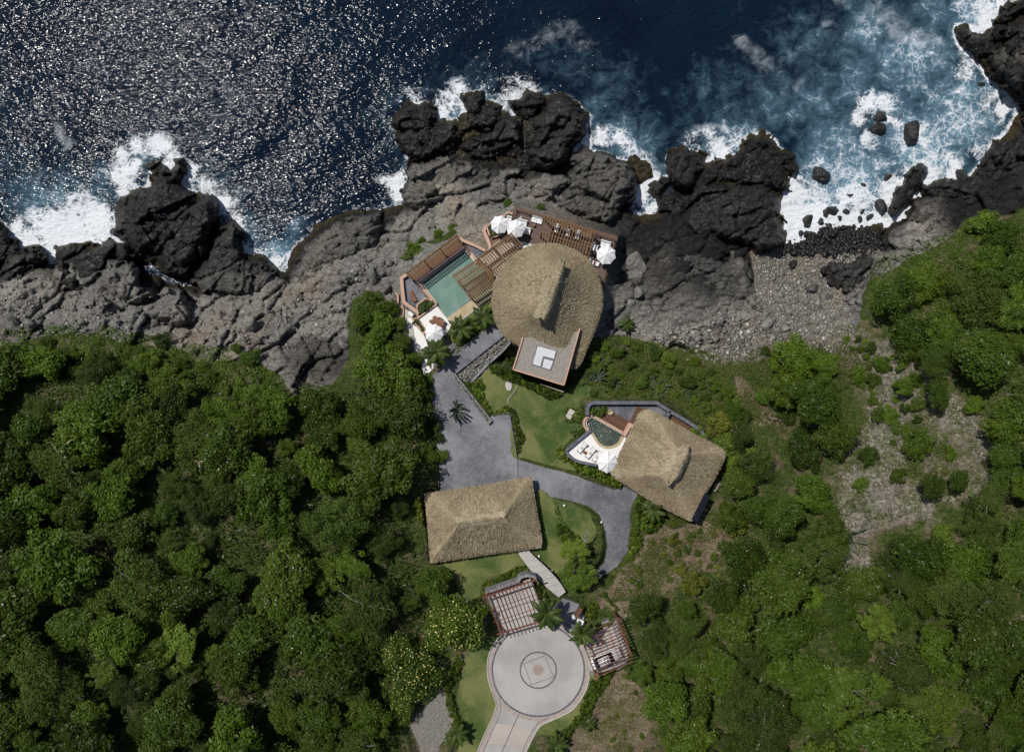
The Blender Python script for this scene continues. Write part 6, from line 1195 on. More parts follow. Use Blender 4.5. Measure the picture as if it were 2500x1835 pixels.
PEND = []                              # label bookkeeping: base -> list of (px, object)
def tree(key, px, py, r, region, name=None, cat=None, group=None, rz=None, label=None, lift=None):
    adj, R, var = SPEC[key]; R_ = random.Random(int(px*7919+py*104729)); me, tr, bl, hg = var[R_.randrange(len(var))]
    bush = 'bush' in key; z0 = tz(px, py); s = PX(r, z0+2)/R; zc_ = z0+(hg*.9+1.2)*s*(.35 if bush else R_.uniform(.5, 1.05) if px < 1250 else R_.choice((.4, .6, .9, 1.3, 1.6)))+(lift or 0)
    x, y, z = P(px, py, zc_); nm = name or ('bush' if bush else 'tree')
    o = thing(nm, None, cat or ('bush' if bush else 'tree'), (x, y, zc_ if False else z0), group or ('bushes of the slope and garden' if bush else 'trees of the hillside forest'), R_.uniform(0, 6.28) if rz is None else rz)
    zs_ = s*R_.uniform(.85, 1.15); ex = R_.uniform(.84, 1.2); c = put('crown', me, o, (0, 0, zc_-z0), None, (s*ex, s/ex, zs_)); put('trunk', tr, o, (0, 0, zc_-z0), None, (s, s, zs_*(.4 if bush else 1)))
    if bl: put('blossoms', bl, o, (0, 0, zc_-z0), None, (s*ex, s/ex, zs_))
    if label: o['label'] = label
    else: PEND.append((f'{adj} {region}', px, py, o))
    return o
# hand-placed trees that stand out
for key, x, y, r, lab in [('bloom', 1102, 1530, 84, 'tree thick with pale yellow blossoms beside the left carport'), ('bloom', 1015, 1640, 76, 'blossoming tree left of the tan soil patch'), ('bloom', 955, 1585, 58, 'blossoming tree at the forest edge left of the circle'), ('bloom', 985, 1715, 44, 'blossoming tree above the gravel patch'), ('dark', 1058, 1425, 58, 'rounded dark tree below the shaded lawn'),
        ('lime', 1412, 1405, 58, 'bright green tree hanging over the slab path'), ('lime', 1400, 1340, 44, 'bright tree with bare limbs beside the drive end'), ('lime', 2135, 1515, 58, 'bright lime tree standing out in the right forest'), ('lime', 2050, 1680, 92, 'largest bright lime tree near the lower right'), ('lime', 2135, 1670, 48, 'lime tree right beside the largest lime tree'), ('lime', 2195, 1640, 34, 'small lime tree right of the largest one'),
        ('lime', 440, 1570, 70, 'yellowish green open tree amid the lower left forest'), ('lime', 520, 1600, 44, 'smaller yellowish tree beside the open one'), ('lime', 255, 1640, 46, 'lime tree at the middle of the lower left forest'), ('lime', 640, 1460, 44, 'olive yellow tree in the middle of the left forest'), ('lime', 790, 1400, 60, 'light green tree above the blossoming trees'), ('fresh', 860, 1370, 60, 'fresh green tree left of the garage roof'),
        ('gloss', 2160, 1790, 100, 'large glossy long-leaved tree at the bottom right'), ('gloss', 2410, 1690, 76, 'glossy long-leaved tree near the right edge'), ('fresh', 1750, 1640, 80, 'pale green spreading tree right of the car bay'), ('fresh', 1560, 1640, 42, 'light green tree touching the right carport'), ('dark', 1570, 1480, 46, 'dark tree above the right carport'),
        ('olive', 1600, 1560, 60, 'grey green thorny tree right of the right carport'), ('limebush', 2400, 545, 46, 'bright green shrub on the clifftop by the dark bank'), ('mid', 2440, 580, 55, 'green clifftop tree right of the bright shrub'), ('dark', 2180, 720, 62, 'dark tree at the corner above the pebble beach'), ('mid', 2250, 690, 58, 'green tree behind the beach corner tree'),
        ('mid', 1930, 880, 70, 'big green bush mound at the top of the gully'), ('mid', 2000, 900, 56, 'green mound right of the big bush mound'), ('dark', 1990, 980, 66, 'dark mound at the left edge of the gully'), ('dark', 2040, 1060, 56, 'dark tree halfway along the left gully edge'), ('mid', 1920, 960, 60, 'green mound left of the dark gully mound'), ('dark', 1960, 1100, 60, 'dark green tree below the gully mounds'),
        ('mid', 2240, 1080, 48, 'green bush in the middle of the pale gully'), ('mid', 2290, 960, 42, 'green bush on the right side of the pale gully'), ('mid', 2205, 945, 32, 'small tree in the upper pale gully'), ('mid', 2175, 1015, 26, 'small tree left in the pale gully'), ('dark', 2275, 1185, 36, 'dark bushy tree at the foot of the pale gully'), ('mid', 2340, 1170, 32, 'green bushy tree at the lower right of the gully'), ('mid', 2150, 890, 26, 'small green tree at the gully top'), ('mid', 2120, 1110, 30, 'small green tree at the lower left gully edge'), ('bush', 2320, 1105, 22, 'small bush low in the pale gully'), ('bush', 2190, 1160, 24, 'small bush at the foot of the pale gully'), ('bush', 2100, 1180, 22, 'little bush at the lower left of the gully'),
        ('limebush', 1770, 1080, 40, 'bright bush right of the casita corner'), ('limebush', 1790, 1130, 34, 'bright bush below the casita right corner'), ('yellowbush', 1760, 1030, 36, 'yellow green bush above the casita right corner'), ('limebush', 1700, 1060, 30, 'bright bush close to the casita deck'), ('yellowbush', 1800, 1280, 34, 'yellow bush below the solar panel'), ('yellowbush', 1690, 1420, 40, 'yellow bush on the bare slope right'), ('yellowbush', 1660, 1390, 24, 'small yellow bush on the bare slope'), ('yellowbush', 1640, 1320, 20, 'small pale bush on the tan ground below the casita'),
        ('bush', 615, 875, 32, 'round bush alone on the left rocks'), ('bush', 575, 850, 18, 'small bush left of the round rock bush'), ('darkbush', 395, 830, 26, 'dark bush at the rock edge'), ('limebush', 375, 880, 36, 'bright bush at the upper left forest edge'), ('bush', 910, 745, 44, 'green bush left of the thin peach wall'), ('bush', 940, 790, 40, 'green bush under the thin peach wall'), ('bush', 890, 780, 34, 'green bush on the rocks left of the villa'),
        ('darkbush', 1240, 498, 16, 'small shrub on the rock above the left deck corner'), ('bush', 1318, 508, 14, 'small shrub on the rock above the daybed'), ('bush', 1010, 605, 22, 'green shrub on the rock left of the long pergola'), ('bush', 1070, 575, 18, 'green shrub on the rock above the long pergola'), ('bush', 1030, 585, 12, 'little shrub between the two rock shrubs'), ('bush', 1105, 555, 13, 'little shrub near the pergola top end')]:
    tree(key, x, y, r, '', label=lab)
# forest: dart throwing with mixed crown sizes
FOREST_L = [(-120, 900), (0, 880), (60, 850), (130, 850), (240, 850), (330, 880), (430, 890), (480, 900), (560, 930), (700, 970), (770, 980), (835, 960), (880, 920), (890, 840), (930, 810), (980, 850), (1010, 900), (1030, 970), (1040, 1060), (1030, 1100), (1000, 1180), (1000, 1270), (1010, 1360), (1040, 1420), (1080, 1470), (1060, 1560), (1020, 1640), (1030, 1660), (960, 1720), (975, 1790), (990, 1900), (-120, 1920)]
FOREST_R = [(1600, 1000), (1700, 1050), (1810, 1000), (1850, 1100), (1830, 1200), (1900, 1250), (1960, 1180), (2040, 1260), (2100, 1420), (2150, 1440), (2170, 1330), (2300, 1290), (2400, 1240), (2440, 1150), (2420, 1050), (2360, 980), (2280, 900), (2230, 830), (2190, 780), (2210, 690), (2330, 640), (2420, 620), (2620, 560), (2620, 1920), (1570, 1920), (1600, 1780), (1620, 1700), (1560, 1600), (1590, 1520), (1700, 1470), (1790, 1400), (1800, 1330), (1750, 1180), (1700, 1080)]
rt = random.Random(42); PLACED = [(x, y, r) for _, x, y, o in PEND for r in ()]
PLACED = [(o_[1], o_[2], o_[3]) for o_ in [('b', 1102, 1530, 76), ('b', 1015, 1640, 70), ('b', 955, 1585, 52), ('b', 985, 1715, 40), ('d', 1058, 1425, 52), ('', 2135, 1515, 50), ('', 2050, 1680, 84), ('', 2135, 1670, 40), ('', 440, 1570, 60), ('', 520, 1600, 40), ('', 255, 1640, 42), ('', 640, 1460, 40), ('', 790, 1400, 54), ('', 860, 1370, 52), ('', 2160, 1790, 90), ('', 2410, 1690, 70), ('', 1750, 1640, 72), ('', 1560, 1640, 40), ('', 1570, 1480, 44), ('', 1600, 1560, 52), ('', 2440, 580, 48), ('', 2180, 720, 56), ('', 2250, 690, 50), ('', 1990, 980, 50), ('', 2040, 1060, 50), ('', 1920, 960, 50), ('', 1960, 1100, 50)]]
def region(x, y):
    if x < 1250:
        if y < 1080: return 'on the slope behind the left rocks'
        if x > 760: return 'in the forest beside garage and court'
        if y < 1330: return 'in the middle left forest'
        return 'in the lower left forest' if x < 420 else 'in the lower forest left of centre'
    if y < 900: return 'on the upper right slope'
    if x > 2150: return 'at the right edge below the gully' if y > 1250 else 'at the right edge beside the gully'
    if y < 1330: return 'on the slope between casita and gully'
    return 'in the lower right forest'
KEEP = [(lambda pl: (lambda x, y: sdf(pl, np.array([x]), np.array([y]))[0]))(pl) for pl in (CASITA, GARAGE, COURT, DRIVE, CAR1, CAR2, CIRC)]
def throw(poly, n, rmin, rmax, keys, tight):
    xs = [p[0] for p in poly]; ys = [p[1] for p in poly]; made = 0; tries = 0
    cand = np.array([(rt.uniform(min(xs), max(xs)), rt.uniform(min(ys), max(ys))) for _ in range(n*60)]); d = sdf(poly, cand[:, 0], cand[:, 1])
    for (x, y), di in zip(cand, d):
        if made >= n: break
        if di < -2: continue
        f = rt.random()**1.3; r = rmin+(rmax-rmin)*f; r = min(r, max(rmin*.8, di+rmin*.9))
        if any(kd(x, y) > -r*1.15 for kd in KEEP): continue
        if all((x-a)**2+(y-b)**2 > (tight*(r+c))**2 for a, b, c in PLACED):
            PLACED.append((x, y, r)); made += 1
            v = vnoise(np.array([x*.006+2]), np.array([y*.006]), 77)[0]*.6+rt.random()*.5
            tree(keys[min(int(v*len(keys)), len(keys)-1)], x, y, r*1.26, region(x, y))
    return made
KL = ['dark', 'mid', 'mid', 'dark', 'wbloom', 'mid', 'olive', 'dark', 'fresh', 'mid']
KR = ['mid', 'dark', 'mid', 'olive', 'dark', 'wbloom', 'mid', 'olive', 'dark', 'dark', 'mid', 'fresh']
nL = throw(FOREST_L, 28, 66, 90, KL, .6)+throw(FOREST_L, 60, 42, 66, KL, .58)+throw(FOREST_L, 45, 24, 40, KL, .58); nR = throw(FOREST_R, 36, 54, 78, KR, .64)+throw(FOREST_R, 62, 36, 50, KR, .62)+throw(FOREST_R, 40, 22, 38, KR, .58)
print('trees', nL, nR)
# low scrub on the open slopes and along the beds
def scatter(poly, n, r0, r1, keys, reg, tight=.6, seed=1):
    rr = random.Random(seed); xs = [p[0] for p in poly]; ys = [p[1] for p in poly]; L = []
    cand = np.array([(rr.uniform(min(xs), max(xs)), rr.uniform(min(ys), max(ys))) for _ in range(n*40)]); d = sdf(poly, cand[:, 0], cand[:, 1])
    for (x, y), di in zip(cand, d):
        if len(L) >= n: break
        if di < 0: continue
        r = rr.uniform(r0, r1)
        if all((x-a)**2+(y-b)**2 > (tight*(r+c))**2 for a, b, c in L): L.append((x, y, r)); tree(rr.choice(keys), x, y, r, reg)
GB = ['bush', 'limebush', 'darkbush', 'bush']
def hedge(label, poly, h, mats, seed, size=.27, dens=105, z0=None, name='hedge', cat='hedge'):
    """one continuous planted bed: clumpy foliage, a mesh per kind of plant in it"""
    R_ = np.random.default_rng(seed); xs = [p[0] for p in poly]; ys = [p[1] for p in poly]; area = abs(sum(poly[i-1][0]*poly[i][1]-poly[i][0]*poly[i-1][1] for i in range(len(poly))))/2*.0033
    n = int(area*dens); m = int(n*max(1.5, (max(xs)-min(xs))*(max(ys)-min(ys))*.0033/area)*1.3); x = R_.uniform(min(xs), max(xs), m); y = R_.uniform(min(ys), max(ys), m)
    wx = x+7*(fbm(x*.09, y*.09, 3, seed)-.5)*2; wy = y+7*(fbm(x*.09+5, y*.09, 3, seed+1)-.5)*2; d = sdf(poly, wx, wy); k = d > 0; x, y, d = x[k], y[k], d[k]
    e, r, r2, dx, dy = voro(x/11+seed*3.1, y/11, seed); f1 = np.hypot(dx, dy)
    top = h*(.35+.65*r)*(1-np.clip(f1*1.05, 0, 1)**2)*np.clip(d/4, .25, 1)
    zb = np.array([tz(a, b) for a, b in zip(x, y)]) if z0 is None else np.full(len(x), z0)
    z = zb+.12+top*R_.uniform(.55, 1.05, len(x)); kk = SPX*(CAMH-z)/CAMH; C = np.stack([(x-1250)*kk, (917.5-y)*kk, z], -1)
    N = np.stack([dx*1.4, -dy*1.4, np.full(len(x), .55)], -1)+R_.normal(0, .4, (len(x), 3))
    c0 = (np.mean(xs), np.mean(ys)); zz = tz(*c0) if z0 is None else z0; root = thing(name, label, cat, P(*c0, zz)); lc = np.array(root.location)
    pick = np.minimum((r2*len(mats)).astype(int), len(mats)-1)
    for q, mt in enumerate(mats):
        s_ = pick == q
        if s_.sum() < 5: continue
        V = leaves(C[s_], N[s_], size, R_, .5)-lc; put('foliage', npmesh('foliage', V, np.arange(4*s_.sum()).reshape(-1, 4), M[mt], False, fattr={'rnd': .5*R_.random(s_.sum())+.5*r[s_]}), root)
    return root
HM = ['leaf_mid', 'leaf_lime', 'leaf_mid', 'leaf_dark']
hedge('leafy shrub bed wrapping the villa roof block', t(14, [(760, 330), (890, 265), (872, 480), (1080, 570), (1200, 650), (1290, 690), (1270, 720), (1190, 750), (1060, 670), (900, 600), (780, 570), (690, 500), (640, 470)]), 1.3, HM, 2)
hedge('mixed flower bed beside the water channel', t(14, [(480, 600), (600, 560), (625, 640), (640, 760), (700, 850), (830, 780), (845, 850), (690, 872), (600, 770), (500, 660)]), .9, ['leaf_mid', 'leaf_yellow', 'leaf_lime', 'leaf_dark'], 3)
hedge('narrow flower bed right of the court', t(14, [(845, 800), (900, 850), (930, 960), (970, 1040), (940, 1120), (930, 1190), (898, 1225), (875, 1020), (850, 880)]), .7, ['leaf_dark', 'leaf_olive', 'leaf_yellow'], 4)
hedge('flower ring around the split slab on the lawn', t(15, [(300, 350), (400, 270), (560, 270), (560, 250), (700, 260), (740, 420), (690, 500), (680, 620), (560, 640), (420, 600), (320, 560), (345, 500), (430, 540), (530, 420), (540, 360), (430, 300), (340, 430)]), .6, ['leaf_mid', 'leaf_yellow', 'leaf_dark', 'leaf_lime'], 5, .22)
hedge('dense green bed inside the curved slate wall', t(2, [(330, 178), (475, 168), (450, 230), (415, 270), (360, 250), (330, 240)]), 1.3, ['leaf_mid', 'leaf_lime'], 6, .27, 105, ZK)
hedge('bright leafy bed below the white sun terrace', t(2, [(170, 600), (210, 610), (300, 650), (420, 680), (520, 720), (600, 790), (590, 840), (520, 830), (400, 760), (220, 700)]), 1.1, ['leaf_lime', 'leaf_yellow', 'leaf_mid'], 7, .3)
hedge('bright shrub clump at the left tip of the sun terrace', t(2, [(50, 520), (120, 480), (150, 560), (180, 620), (120, 620), (60, 580)]), 1.1, ['leaf_lime', 'leaf_yellow'], 27)
hedge('shrub clump above the left tip of the sun terrace', t(2, [(160, 360), (270, 330), (285, 385), (230, 430), (190, 410)]), 1.0, ['leaf_mid', 'leaf_lime'], 28)
hedge('dark shrubs under the lower casita roof edge', t(2, [(720, 890), (860, 960), (960, 1020), (940, 1080), (880, 1180), (800, 1200), (700, 1130), (690, 1000)]), 1.5, ['leaf_mid', 'leaf_dark', 'leaf_lime'], 8, .3)
hedge('leafy hedge right of the drive end', t(2, [(665, 1140), (740, 1160), (760, 1300), (640, 1420), (520, 1560), (460, 1620), (560, 1480), (645, 1350), (650, 1250)]), 1.1, ['leaf_lime', 'leaf_mid'], 9, .3)
hedge('rounded green shrubs inside the drive bend', t(3, [(1640, 700), (1760, 760), (1900, 850), (1860, 1000), (1720, 960), (1650, 860)]), 1.3, ['leaf_mid', 'leaf_lime', 'leaf_dark'], 10, .27)
hedge('dry brown flower strip along the bend lawn', t(3, [(1590, 440), (1640, 440), (1680, 560), (1720, 700), (1800, 760), (1700, 740), (1640, 600)]), .4, ['leaf_olive', 'leaf_yellow'], 30, .2, 60)
hedge('flowering hedge above the left carport', t(3, [(820, 1400), (960, 1330), (1180, 1220), (1300, 1180), (1380, 1260), (1240, 1290), (1000, 1390), (850, 1470), (800, 1560)]), 1.0, ['leaf_lime', 'leaf_mid', 'leaf_yellow'], 11, .27)
hedge('leafy hedge left of the circle lawn', t(4, [(520, 820), (590, 800), (560, 1000), (480, 1080), (520, 1260), (570, 1390), (500, 1370), (430, 1200), (420, 1060)]), 1.1, ['leaf_lime', 'leaf_mid'], 12, .28)
hedge('leafy hedge curving right of the circle lawn', t(4, [(1640, 1030), (1760, 980), (1860, 920), (1800, 1050), (1690, 1190), (1610, 1370), (1480, 1460), (1400, 1640), (1250, 1660), (1380, 1490), (1530, 1310)]), 1.1, ['leaf_lime', 'leaf_mid', 'leaf_mid'], 13, .3)
hedge('yellow green shrubs between entry screen and carport', t(4, [(1570, 420), (1690, 380), (1740, 480), (1650, 520), (1600, 500)]), 1.0, ['leaf_yellow', 'leaf_lime'], 14, .27)
hedge('green shrubs above the right carport', t(4, [(1660, 560), (1760, 500), (1880, 480), (1780, 360), (1700, 320), (1760, 290), (1880, 440), (1860, 530), (1700, 620)]), 1.2, ['leaf_lime', 'leaf_mid'], 31, .28)
hedge('shrubs between the left carport and the slab path', t(4, [(1180, 220), (1220, 240), (1330, 380), (1290, 430), (1200, 320)]), .9, ['leaf_mid', 'leaf_dark', 'leaf_yellow'], 15)
hedge('broad-leaved plants along the left side of the garage', t(3, [(60, 430), (120, 430), (150, 600), (170, 780), (130, 760), (70, 600)]), 1.0, ['leaf_lime', 'leaf_yellow'], 16, .3)
hedge('dark shrubs filling the planter beside the dining terrace', t(13, [(325, 1020), (430, 930), (555, 978), (565, 1005), (335, 1180)]), .7, ['leaf_dark', 'leaf_mid'], 17, .24, 120, ZV+.2)
hedge('dark shrubs in the narrow planter between white terraces', t(13, [(268, 1195), (330, 1208), (422, 1348), (408, 1395), (285, 1250)]), .6, ['leaf_dark', 'leaf_mid'], 18, .24, 120, ZV+.15)
hedge('planting between the palms below the pool', t(13, [(900, 1270), (1130, 1110), (1320, 1010), (1375, 1240), (1150, 1400), (960, 1560), (860, 1600), (760, 1450)]), 1.0, ['leaf_mid', 'leaf_dark', 'leaf_mid', 'leaf_yellow'], 19, .26)
hedge('plants filling the planter under the left parasol', t(12, [(178, 388), (238, 360), (325, 478), (385, 515), (255, 555), (228, 535)]), .7, ['leaf_dark', 'leaf_yellow', 'leaf_mid'], 20, .22, 120, ZV+.38)
hedge('plants filling the small planter above the left parasol', t(12, [(425, 228), (500, 182), (558, 192), (552, 235), (500, 238)]), .5, ['leaf_dark', 'leaf_mid'], 21, .22, 120, ZV+.3)
scatter(t(8, [(0, 620), (120, 560), (300, 600), (480, 640), (660, 720), (760, 800), (800, 960), (760, 1040), (640, 1000), (520, 920), (300, 880), (0, 850)]), 40, 10, 26, GB+['limebush'], 'on the green slope right of the villa', .75, 21)
scatter(t(8, [(820, 640), (1000, 580), (1150, 600), (1300, 700), (1320, 860), (1000, 1000), (880, 900)]), 16, 16, 28, ['bush', 'limebush', 'darkbush'], 'on the mound at the head of the gully', .6, 22)
scatter(t(8, [(1300, 560), (1420, 570), (1500, 640), (1700, 700), (1800, 800), (1700, 1000), (1560, 1150), (1400, 800)]), 34, 8, 26, ['limebush', 'bush', 'darkbush'], 'scattered in the pale gully', .75, 23)
scatter(t(2, [(1230, 380), (1400, 300), (1652, 500), (1652, 900), (1500, 850), (1420, 640), (1420, 540)]), 22, 14, 24, ['limebush', 'bush', 'yellowbush', 'darkbush'], 'right of the casita roof', .62, 24)
scatter(t(11, [(60, 300), (250, 150), (450, 200), (640, 250), (640, 450), (400, 520), (180, 520), (60, 560)]), 26, 7, 16, ['bush', 'yellowbush', 'limebush', 'darkbush'], 'on the bare slope above the right carport', .9, 25)
scatter(t(4, [(1640, 1300), (1900, 1000), (2150, 1250), (2050, 1620), (1700, 1620)]), 12, 5, 10, ['bush', 'yellowbush'], 'on the bare ground right of the circle', 1.2, 26)
scatter([(0, 840), (120, 830), (240, 830), (330, 850), (430, 870), (480, 890), (560, 915), (700, 960), (560, 960), (330, 910), (0, 910)], 40, 14, 26, ['bush', 'darkbush', 'bush', 'limebush'], 'along the upper edge of the left forest', .6, 27)
scatter([(860, 760), (900, 720), (950, 740), (1000, 840), (1020, 900), (960, 900), (900, 860)], 14, 16, 28, ['bush', 'darkbush'], 'on the bank left of the palms', .6, 28)
scatter([(1000, 870), (1045, 940), (1070, 1060), (1080, 1110), (1050, 1150), (1020, 1060), (1000, 960)], 12, 16, 28, ['darkbush', 'bush'], 'along the left edge of the court', .6, 29)
ORD = ['first', 'second', 'third', 'fourth', 'fifth', 'sixth', 'seventh', 'eighth', 'ninth', 'tenth', 'eleventh', 'twelfth', 'thirteenth', 'fourteenth', 'fifteenth', 'sixteenth', 'seventeenth', 'eighteenth', 'nineteenth', 'twentieth']
by = {}
for lb, x, y, o in PEND: by.setdefault(lb, []).append((x, o))
for lb, L in by.items():
    L.sort(key=lambda q: q[0])
    for k, (x, o) in enumerate(L):
        o['label'] = lb if len(L) == 1 else f'{lb}, {ORD[k] if k < 20 else str(k+1)+"th"} from left'

# ------------------------------------------------------------------ grass and weeds on the open ground
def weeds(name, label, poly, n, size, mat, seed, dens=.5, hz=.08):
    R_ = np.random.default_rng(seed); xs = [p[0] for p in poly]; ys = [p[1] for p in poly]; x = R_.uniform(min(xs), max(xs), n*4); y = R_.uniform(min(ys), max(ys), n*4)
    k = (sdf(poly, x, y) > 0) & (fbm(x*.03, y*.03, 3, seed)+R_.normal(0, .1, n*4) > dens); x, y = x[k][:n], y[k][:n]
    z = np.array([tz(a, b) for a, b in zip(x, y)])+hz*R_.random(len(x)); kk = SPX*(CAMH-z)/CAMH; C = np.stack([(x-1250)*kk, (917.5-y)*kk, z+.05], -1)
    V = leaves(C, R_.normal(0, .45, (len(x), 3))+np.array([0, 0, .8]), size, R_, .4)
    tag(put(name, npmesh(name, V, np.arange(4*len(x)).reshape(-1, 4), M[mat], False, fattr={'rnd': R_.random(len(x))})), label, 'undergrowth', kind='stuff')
weeds('undergrowth', 'low green weeds on the slope right of the villa', t(8, [(0, 560), (150, 560), (560, 620), (860, 700), (900, 900), (860, 1100), (560, 1000), (400, 880), (0, 860)]), 16000, .3, 'grass_blade', 1, .40, .25)
weeds('undergrowth', 'sparse weeds in the pale east gully', GULLY, 9000, .28, 'grass_blade', 2, .47, .25)
weeds('undergrowth', 'low weeds on the bare slope above the right carport', t(2, [(600, 1450), (860, 1000), (1200, 1050), (1600, 1000), (1650, 1600), (900, 1700), (500, 1750)]), 9000, .28, 'grass_blade', 3, .46, .2)
weeds('undergrowth', 'sparse weeds on the bare ground right of the circle', t(4, [(1450, 1600), (1640, 1300), (1900, 950), (2150, 1250), (2100, 1620)]), 2600, .22, 'grass_blade', 4, .54, .12)
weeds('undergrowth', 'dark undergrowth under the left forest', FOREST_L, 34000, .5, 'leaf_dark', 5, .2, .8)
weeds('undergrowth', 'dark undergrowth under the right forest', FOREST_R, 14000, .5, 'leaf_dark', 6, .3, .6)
weeds('undergrowth', 'grass tufts on the rocks left of the villa', t(13, [(90, 400), (200, 250), (380, 130), (450, 210), (400, 280), (200, 400)]), 1300, .26, 'grass_blade', 7, .35, .2)
weeds('undergrowth', 'grass tufts on the rock above the long pergola', t(13, [(430, 180), (650, 100), (820, 0), (860, 40), (760, 130), (560, 190)]), 1200, .26, 'grass_blade', 8, .35, .2)
weeds('undergrowth', 'low green plants at the left rock edge', [(0, 800), (240, 790), (420, 830), (560, 850), (700, 930), (560, 960), (0, 920)], 9000, .34, 'leaf_mid', 9, .42, .4)
weeds('undergrowth', 'green weeds around the gully head mound', t(8, [(800, 640), (1000, 560), (1350, 600), (1420, 700), (1350, 900), (1000, 1050), (800, 960)]), 6000, .3, 'grass_blade', 10, .42, .3)
weeds('undergrowth', 'green weeds along the right clifftop', [(2120, 640), (2330, 560), (2500, 540), (2500, 760), (2250, 820), (2120, 760)], 5000, .34, 'leaf_mid', 11, .4, .3)

# ------------------------------------------------------------------ palms
def frond_mesh(L, droop, seed, n=30, wid=.42):
    R_ = random.Random(seed); g = G(); pts = []
    for i in range(9):
        f = i/8; pts.append(Vector((L*(f-.12*f*f), 0, L*(.34*f-droop*f*f))))
    g.tube(pts, [.035*(1-.8*i/8) for i in range(9)], 4)
    for k in range(n):
        f = .1+.88*k/(n-1); i = min(int(f*8), 7); p = pts[i].lerp(pts[i+1], f*8-i); d = (pts[i+1]-pts[i]).normalized(); ln = wid*L*.55*math.sin(math.pi*min(1, .18+.8*f))**.8*R_.uniform(.8, 1.1)
        for s in (-1, 1):
            o = (Vector((0, s, 0))*.85+d*.55+Vector((0, 0, -.28+R_.uniform(-.15, .15)))).normalized()*ln; w = d*.045
            g.add([p-w, p+w, p+o*.6+w*.9, p+o+Vector((0, 0, -.12*ln)), p+o*.6-w*.9], [(0, 1, 2, 3, 4)])
    me = g.mesh('frond', M['leaf_palm']); a = me.attributes.new('rnd', 'FLOAT', 'FACE'); a.data.foreach_set('value', np.array([R_.random() for _ in me.polygons], np.float32)); return me
FR = [frond_mesh(2.3, .42, 1), frond_mesh(2.3, .58, 2), frond_mesh(2.1, .3, 3)]
def palm(label, px, py, r, h, n=15, seed=1, name='palm_tree', cat='palm'):
    R_ = random.Random(seed); z0 = tz(px, py); x, y, _ = P(px, py, z0+h); o = thing(name, label, cat, (x, y, z0), 'garden palms', R_.uniform(0, 6)); s = PX(r, z0+h)/2.15
    G().tube([(0, 0, -.4), (.06, 0, h*.4), (0, .04, h*.8), (0, 0, h+.05)], [.19, .14, .12, .14], 10).build('trunk', M['bark'], o, True, True)
    G().tube([(0, 0, h-.35), (0, 0, h-.05), (0, 0, h+.2)], [.14, .2, .05], 9).build('crownshaft', M['leaf_palm'], o, True, True)
    for k in range(n):
        up = k/n; put('frond', FR[k % 3], o, (0, 0, h), (R_.uniform(-.15, .15), .35-.95*up+R_.uniform(-.1, .1), k*2.4+R_.uniform(-.2, .2)), (s*R_.uniform(.85, 1.1),)*3)
palm('palm tree below the pool, middle of three', *t(14, (432, 145)), 36, 3.8, 22, 1); palm('palm tree below the pool, nearest the round roof', *t(14, (615, 45)), 34, 3.6, 21, 2); palm('lowest of the three palms, above the checkered steps', *t(14, (228, 345)), 38, 3.6, 21, 3)
palm('large palm leaning over the turning circle top', *t(4, (1275, 470)), 46, 5.2, 17, 4); palm('palm between the entry screen and the right carport', *t(4, (1575, 640)), 37, 4.4, 17, 5)
palm('low palm under the lower casita roof edge', *t(2, (850, 1010)), 34, 2.0, 15, 6); palm('low palm right of the drive stem bottom', *t(4, (1360, 1560)), 36, 1.6, 14, 7); palm('low palm beside the gravel patch', *t(4, (530, 1460)), 34, 1.6, 14, 8)
palm('dry brownish palm on the rocks right of the villa', *t(8, (190, 490)), 24, .8, 18, 9); palm('small palm left of the plunge pool wall', *t(15, (570, 770)), 19, .8, 14, 10); palm('small palm in the bed right of the circle hedge', *t(4, (1640, 1390)), 22, .9, 12, 11)

# ------------------------------------------------------------------ cacti and dead branches
def cactus(label, px, py, n, L, lean, seed, r=.13, mat='cactus', name='cactus', rad=.5):
    R_ = random.Random(seed); z0 = tz(px, py); o = thing(name, label, 'cactus', P(px, py, z0), 'columnar cacti')
    G().tube([(0, 0, -.4), (0, 0, .25), (0, 0, .5)], [r*2, r*1.8, r], 9).build('stump', M[mat], o, True, True)
    for k in range(n):
        a = 2*math.pi*k/n+R_.uniform(-.3, .3); l = L*R_.uniform(.6, 1.1); le = lean*R_.uniform(.5, 1.3); d = Vector((math.cos(a), math.sin(a), 0)); b = d*R_.uniform(.1, rad)
        p1 = b+d*le*l*.5+Vector((0, 0, l*.35*(1.2-le))); p2 = b+d*le*l*.85+Vector((0, 0, l*(1.15-.75*le)))
        q_ = [b+Vector((0, 0, .05)), b.lerp(p1, .6)+Vector((0, 0, .05)), p1, p1.lerp(p2, .6), p2, p2+(p2-p1).normalized()*r*.6]
        G().tube(q_, [r*.8, r, r*1.05, r, r*.85, r*.2], 8).build('column', M[mat], o, True, True)
cactus('tall cactus cluster standing on the court paving', *t(14, (395, 835)), 15, 2.5, .55, 1, .13)
cactus('large grey cactus on the grass right of the villa block', *t(8, (30, 785)), 15, 2.3, .9, 2); cactus('smaller cactus beside the large grey one', *t(8, (125, 790)), 9, 1.3, .8, 3, .1); cactus('grey cactus above the slate wall', *t(8, (350, 820)), 14, 2.0, .9, 4); cactus('small cactus right of the slate wall cactus', *t(8, (512, 862)), 9, 1.5, .9, 5, .1)
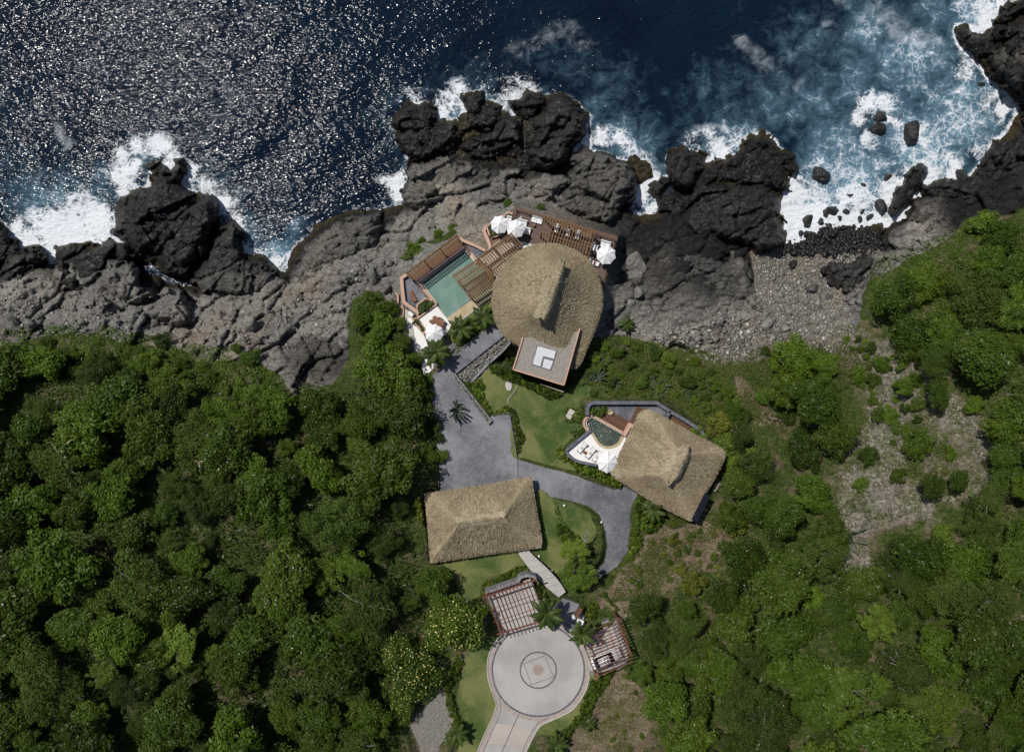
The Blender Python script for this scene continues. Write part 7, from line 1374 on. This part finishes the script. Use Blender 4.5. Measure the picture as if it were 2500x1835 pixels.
cactus('small dark cactus near the round roof on the green slope', *t(8, (70, 680)), 8, 1.2, .8, 6, .1); cactus('dark cactus on the rocks above the left forest', *t(9, (1425, 380)), 16, 2.2, .95, 7); cactus('grey cactus below the dark rock cactus', *t(9, (1410, 450)), 7, 1.6, .9, 8); cactus('dark agave-like cactus at the upper left edge', *t(9, (130, 185)), 9, 1.8, 1.0, 9, .09)
cactus('big sprawling grey cactus in the right forest', *t(11, (1265, 280)), 11, 3.4, 1.05, 10, .14); cactus('thin grey cactus on the right of the big lone mound', *t(8, (620, 810)), 6, 1.3, 1.0, 11, .08); cactus('spiky grey cactus near the upper right forest', *t(8, (2100, 280)), 12, 2.0, 1.0, 12, .08)
def deadwood(label, px, py, L, n, seed, mat, rz=0.0, lift=1.6):
    L *= .8
    R_ = random.Random(seed); z0 = tz(px, py); o = thing('dead_branch', label, 'branch', P(px, py, z0+lift), 'bare branches', rz); g = G()
    m = [Vector((0, 0, -lift)), Vector((0, 0, .2)), Vector((L*.4, L*.1, .5)), Vector((L*.75, L*.25, .7)), Vector((L, L*.2, .8))]; g.tube(m, [.16, .13, .1, .08, .03], 7)
    for k in range(n):
        b = m[1+k % 3].lerp(m[2+k % 3], R_.random()); e = b+Vector((R_.gauss(L*.25, L*.2), R_.gauss(0, L*.4), R_.uniform(0, .5))); c_ = b.lerp(e, .5)+Vector((R_.gauss(0, .12), R_.gauss(0, .12), .1)); g.tube([b, c_, e], [.07, .05, .02], 6)
        e2 = c_+Vector((R_.gauss(0, L*.2), R_.gauss(0, L*.2), .2)); g.tube([c_, e2], [.04, .012], 5)
    g.build('branch', M[mat], o, True, True)
deadwood('bare tan dead tree in the left forest', *t(9, (335, 790)), 3.6, 8, 1, 'bark_pale', 1.0, 3.5); deadwood('pale broken stem in the left forest middle', *t(9, (1105, 820)), 1.4, 3, 4, 'bark_pale', 1.2, 3.8)
deadwood('grey bare branches by the drive bend tree', *t(2, (230, 1310)), 2.6, 9, 5, 'bark_grey', .7, 2.2); 
deadwood('fallen brown log on the bare slope', *t(8, (930, 975)), 2.2, 2, 12, 'bark', -.5, .3)
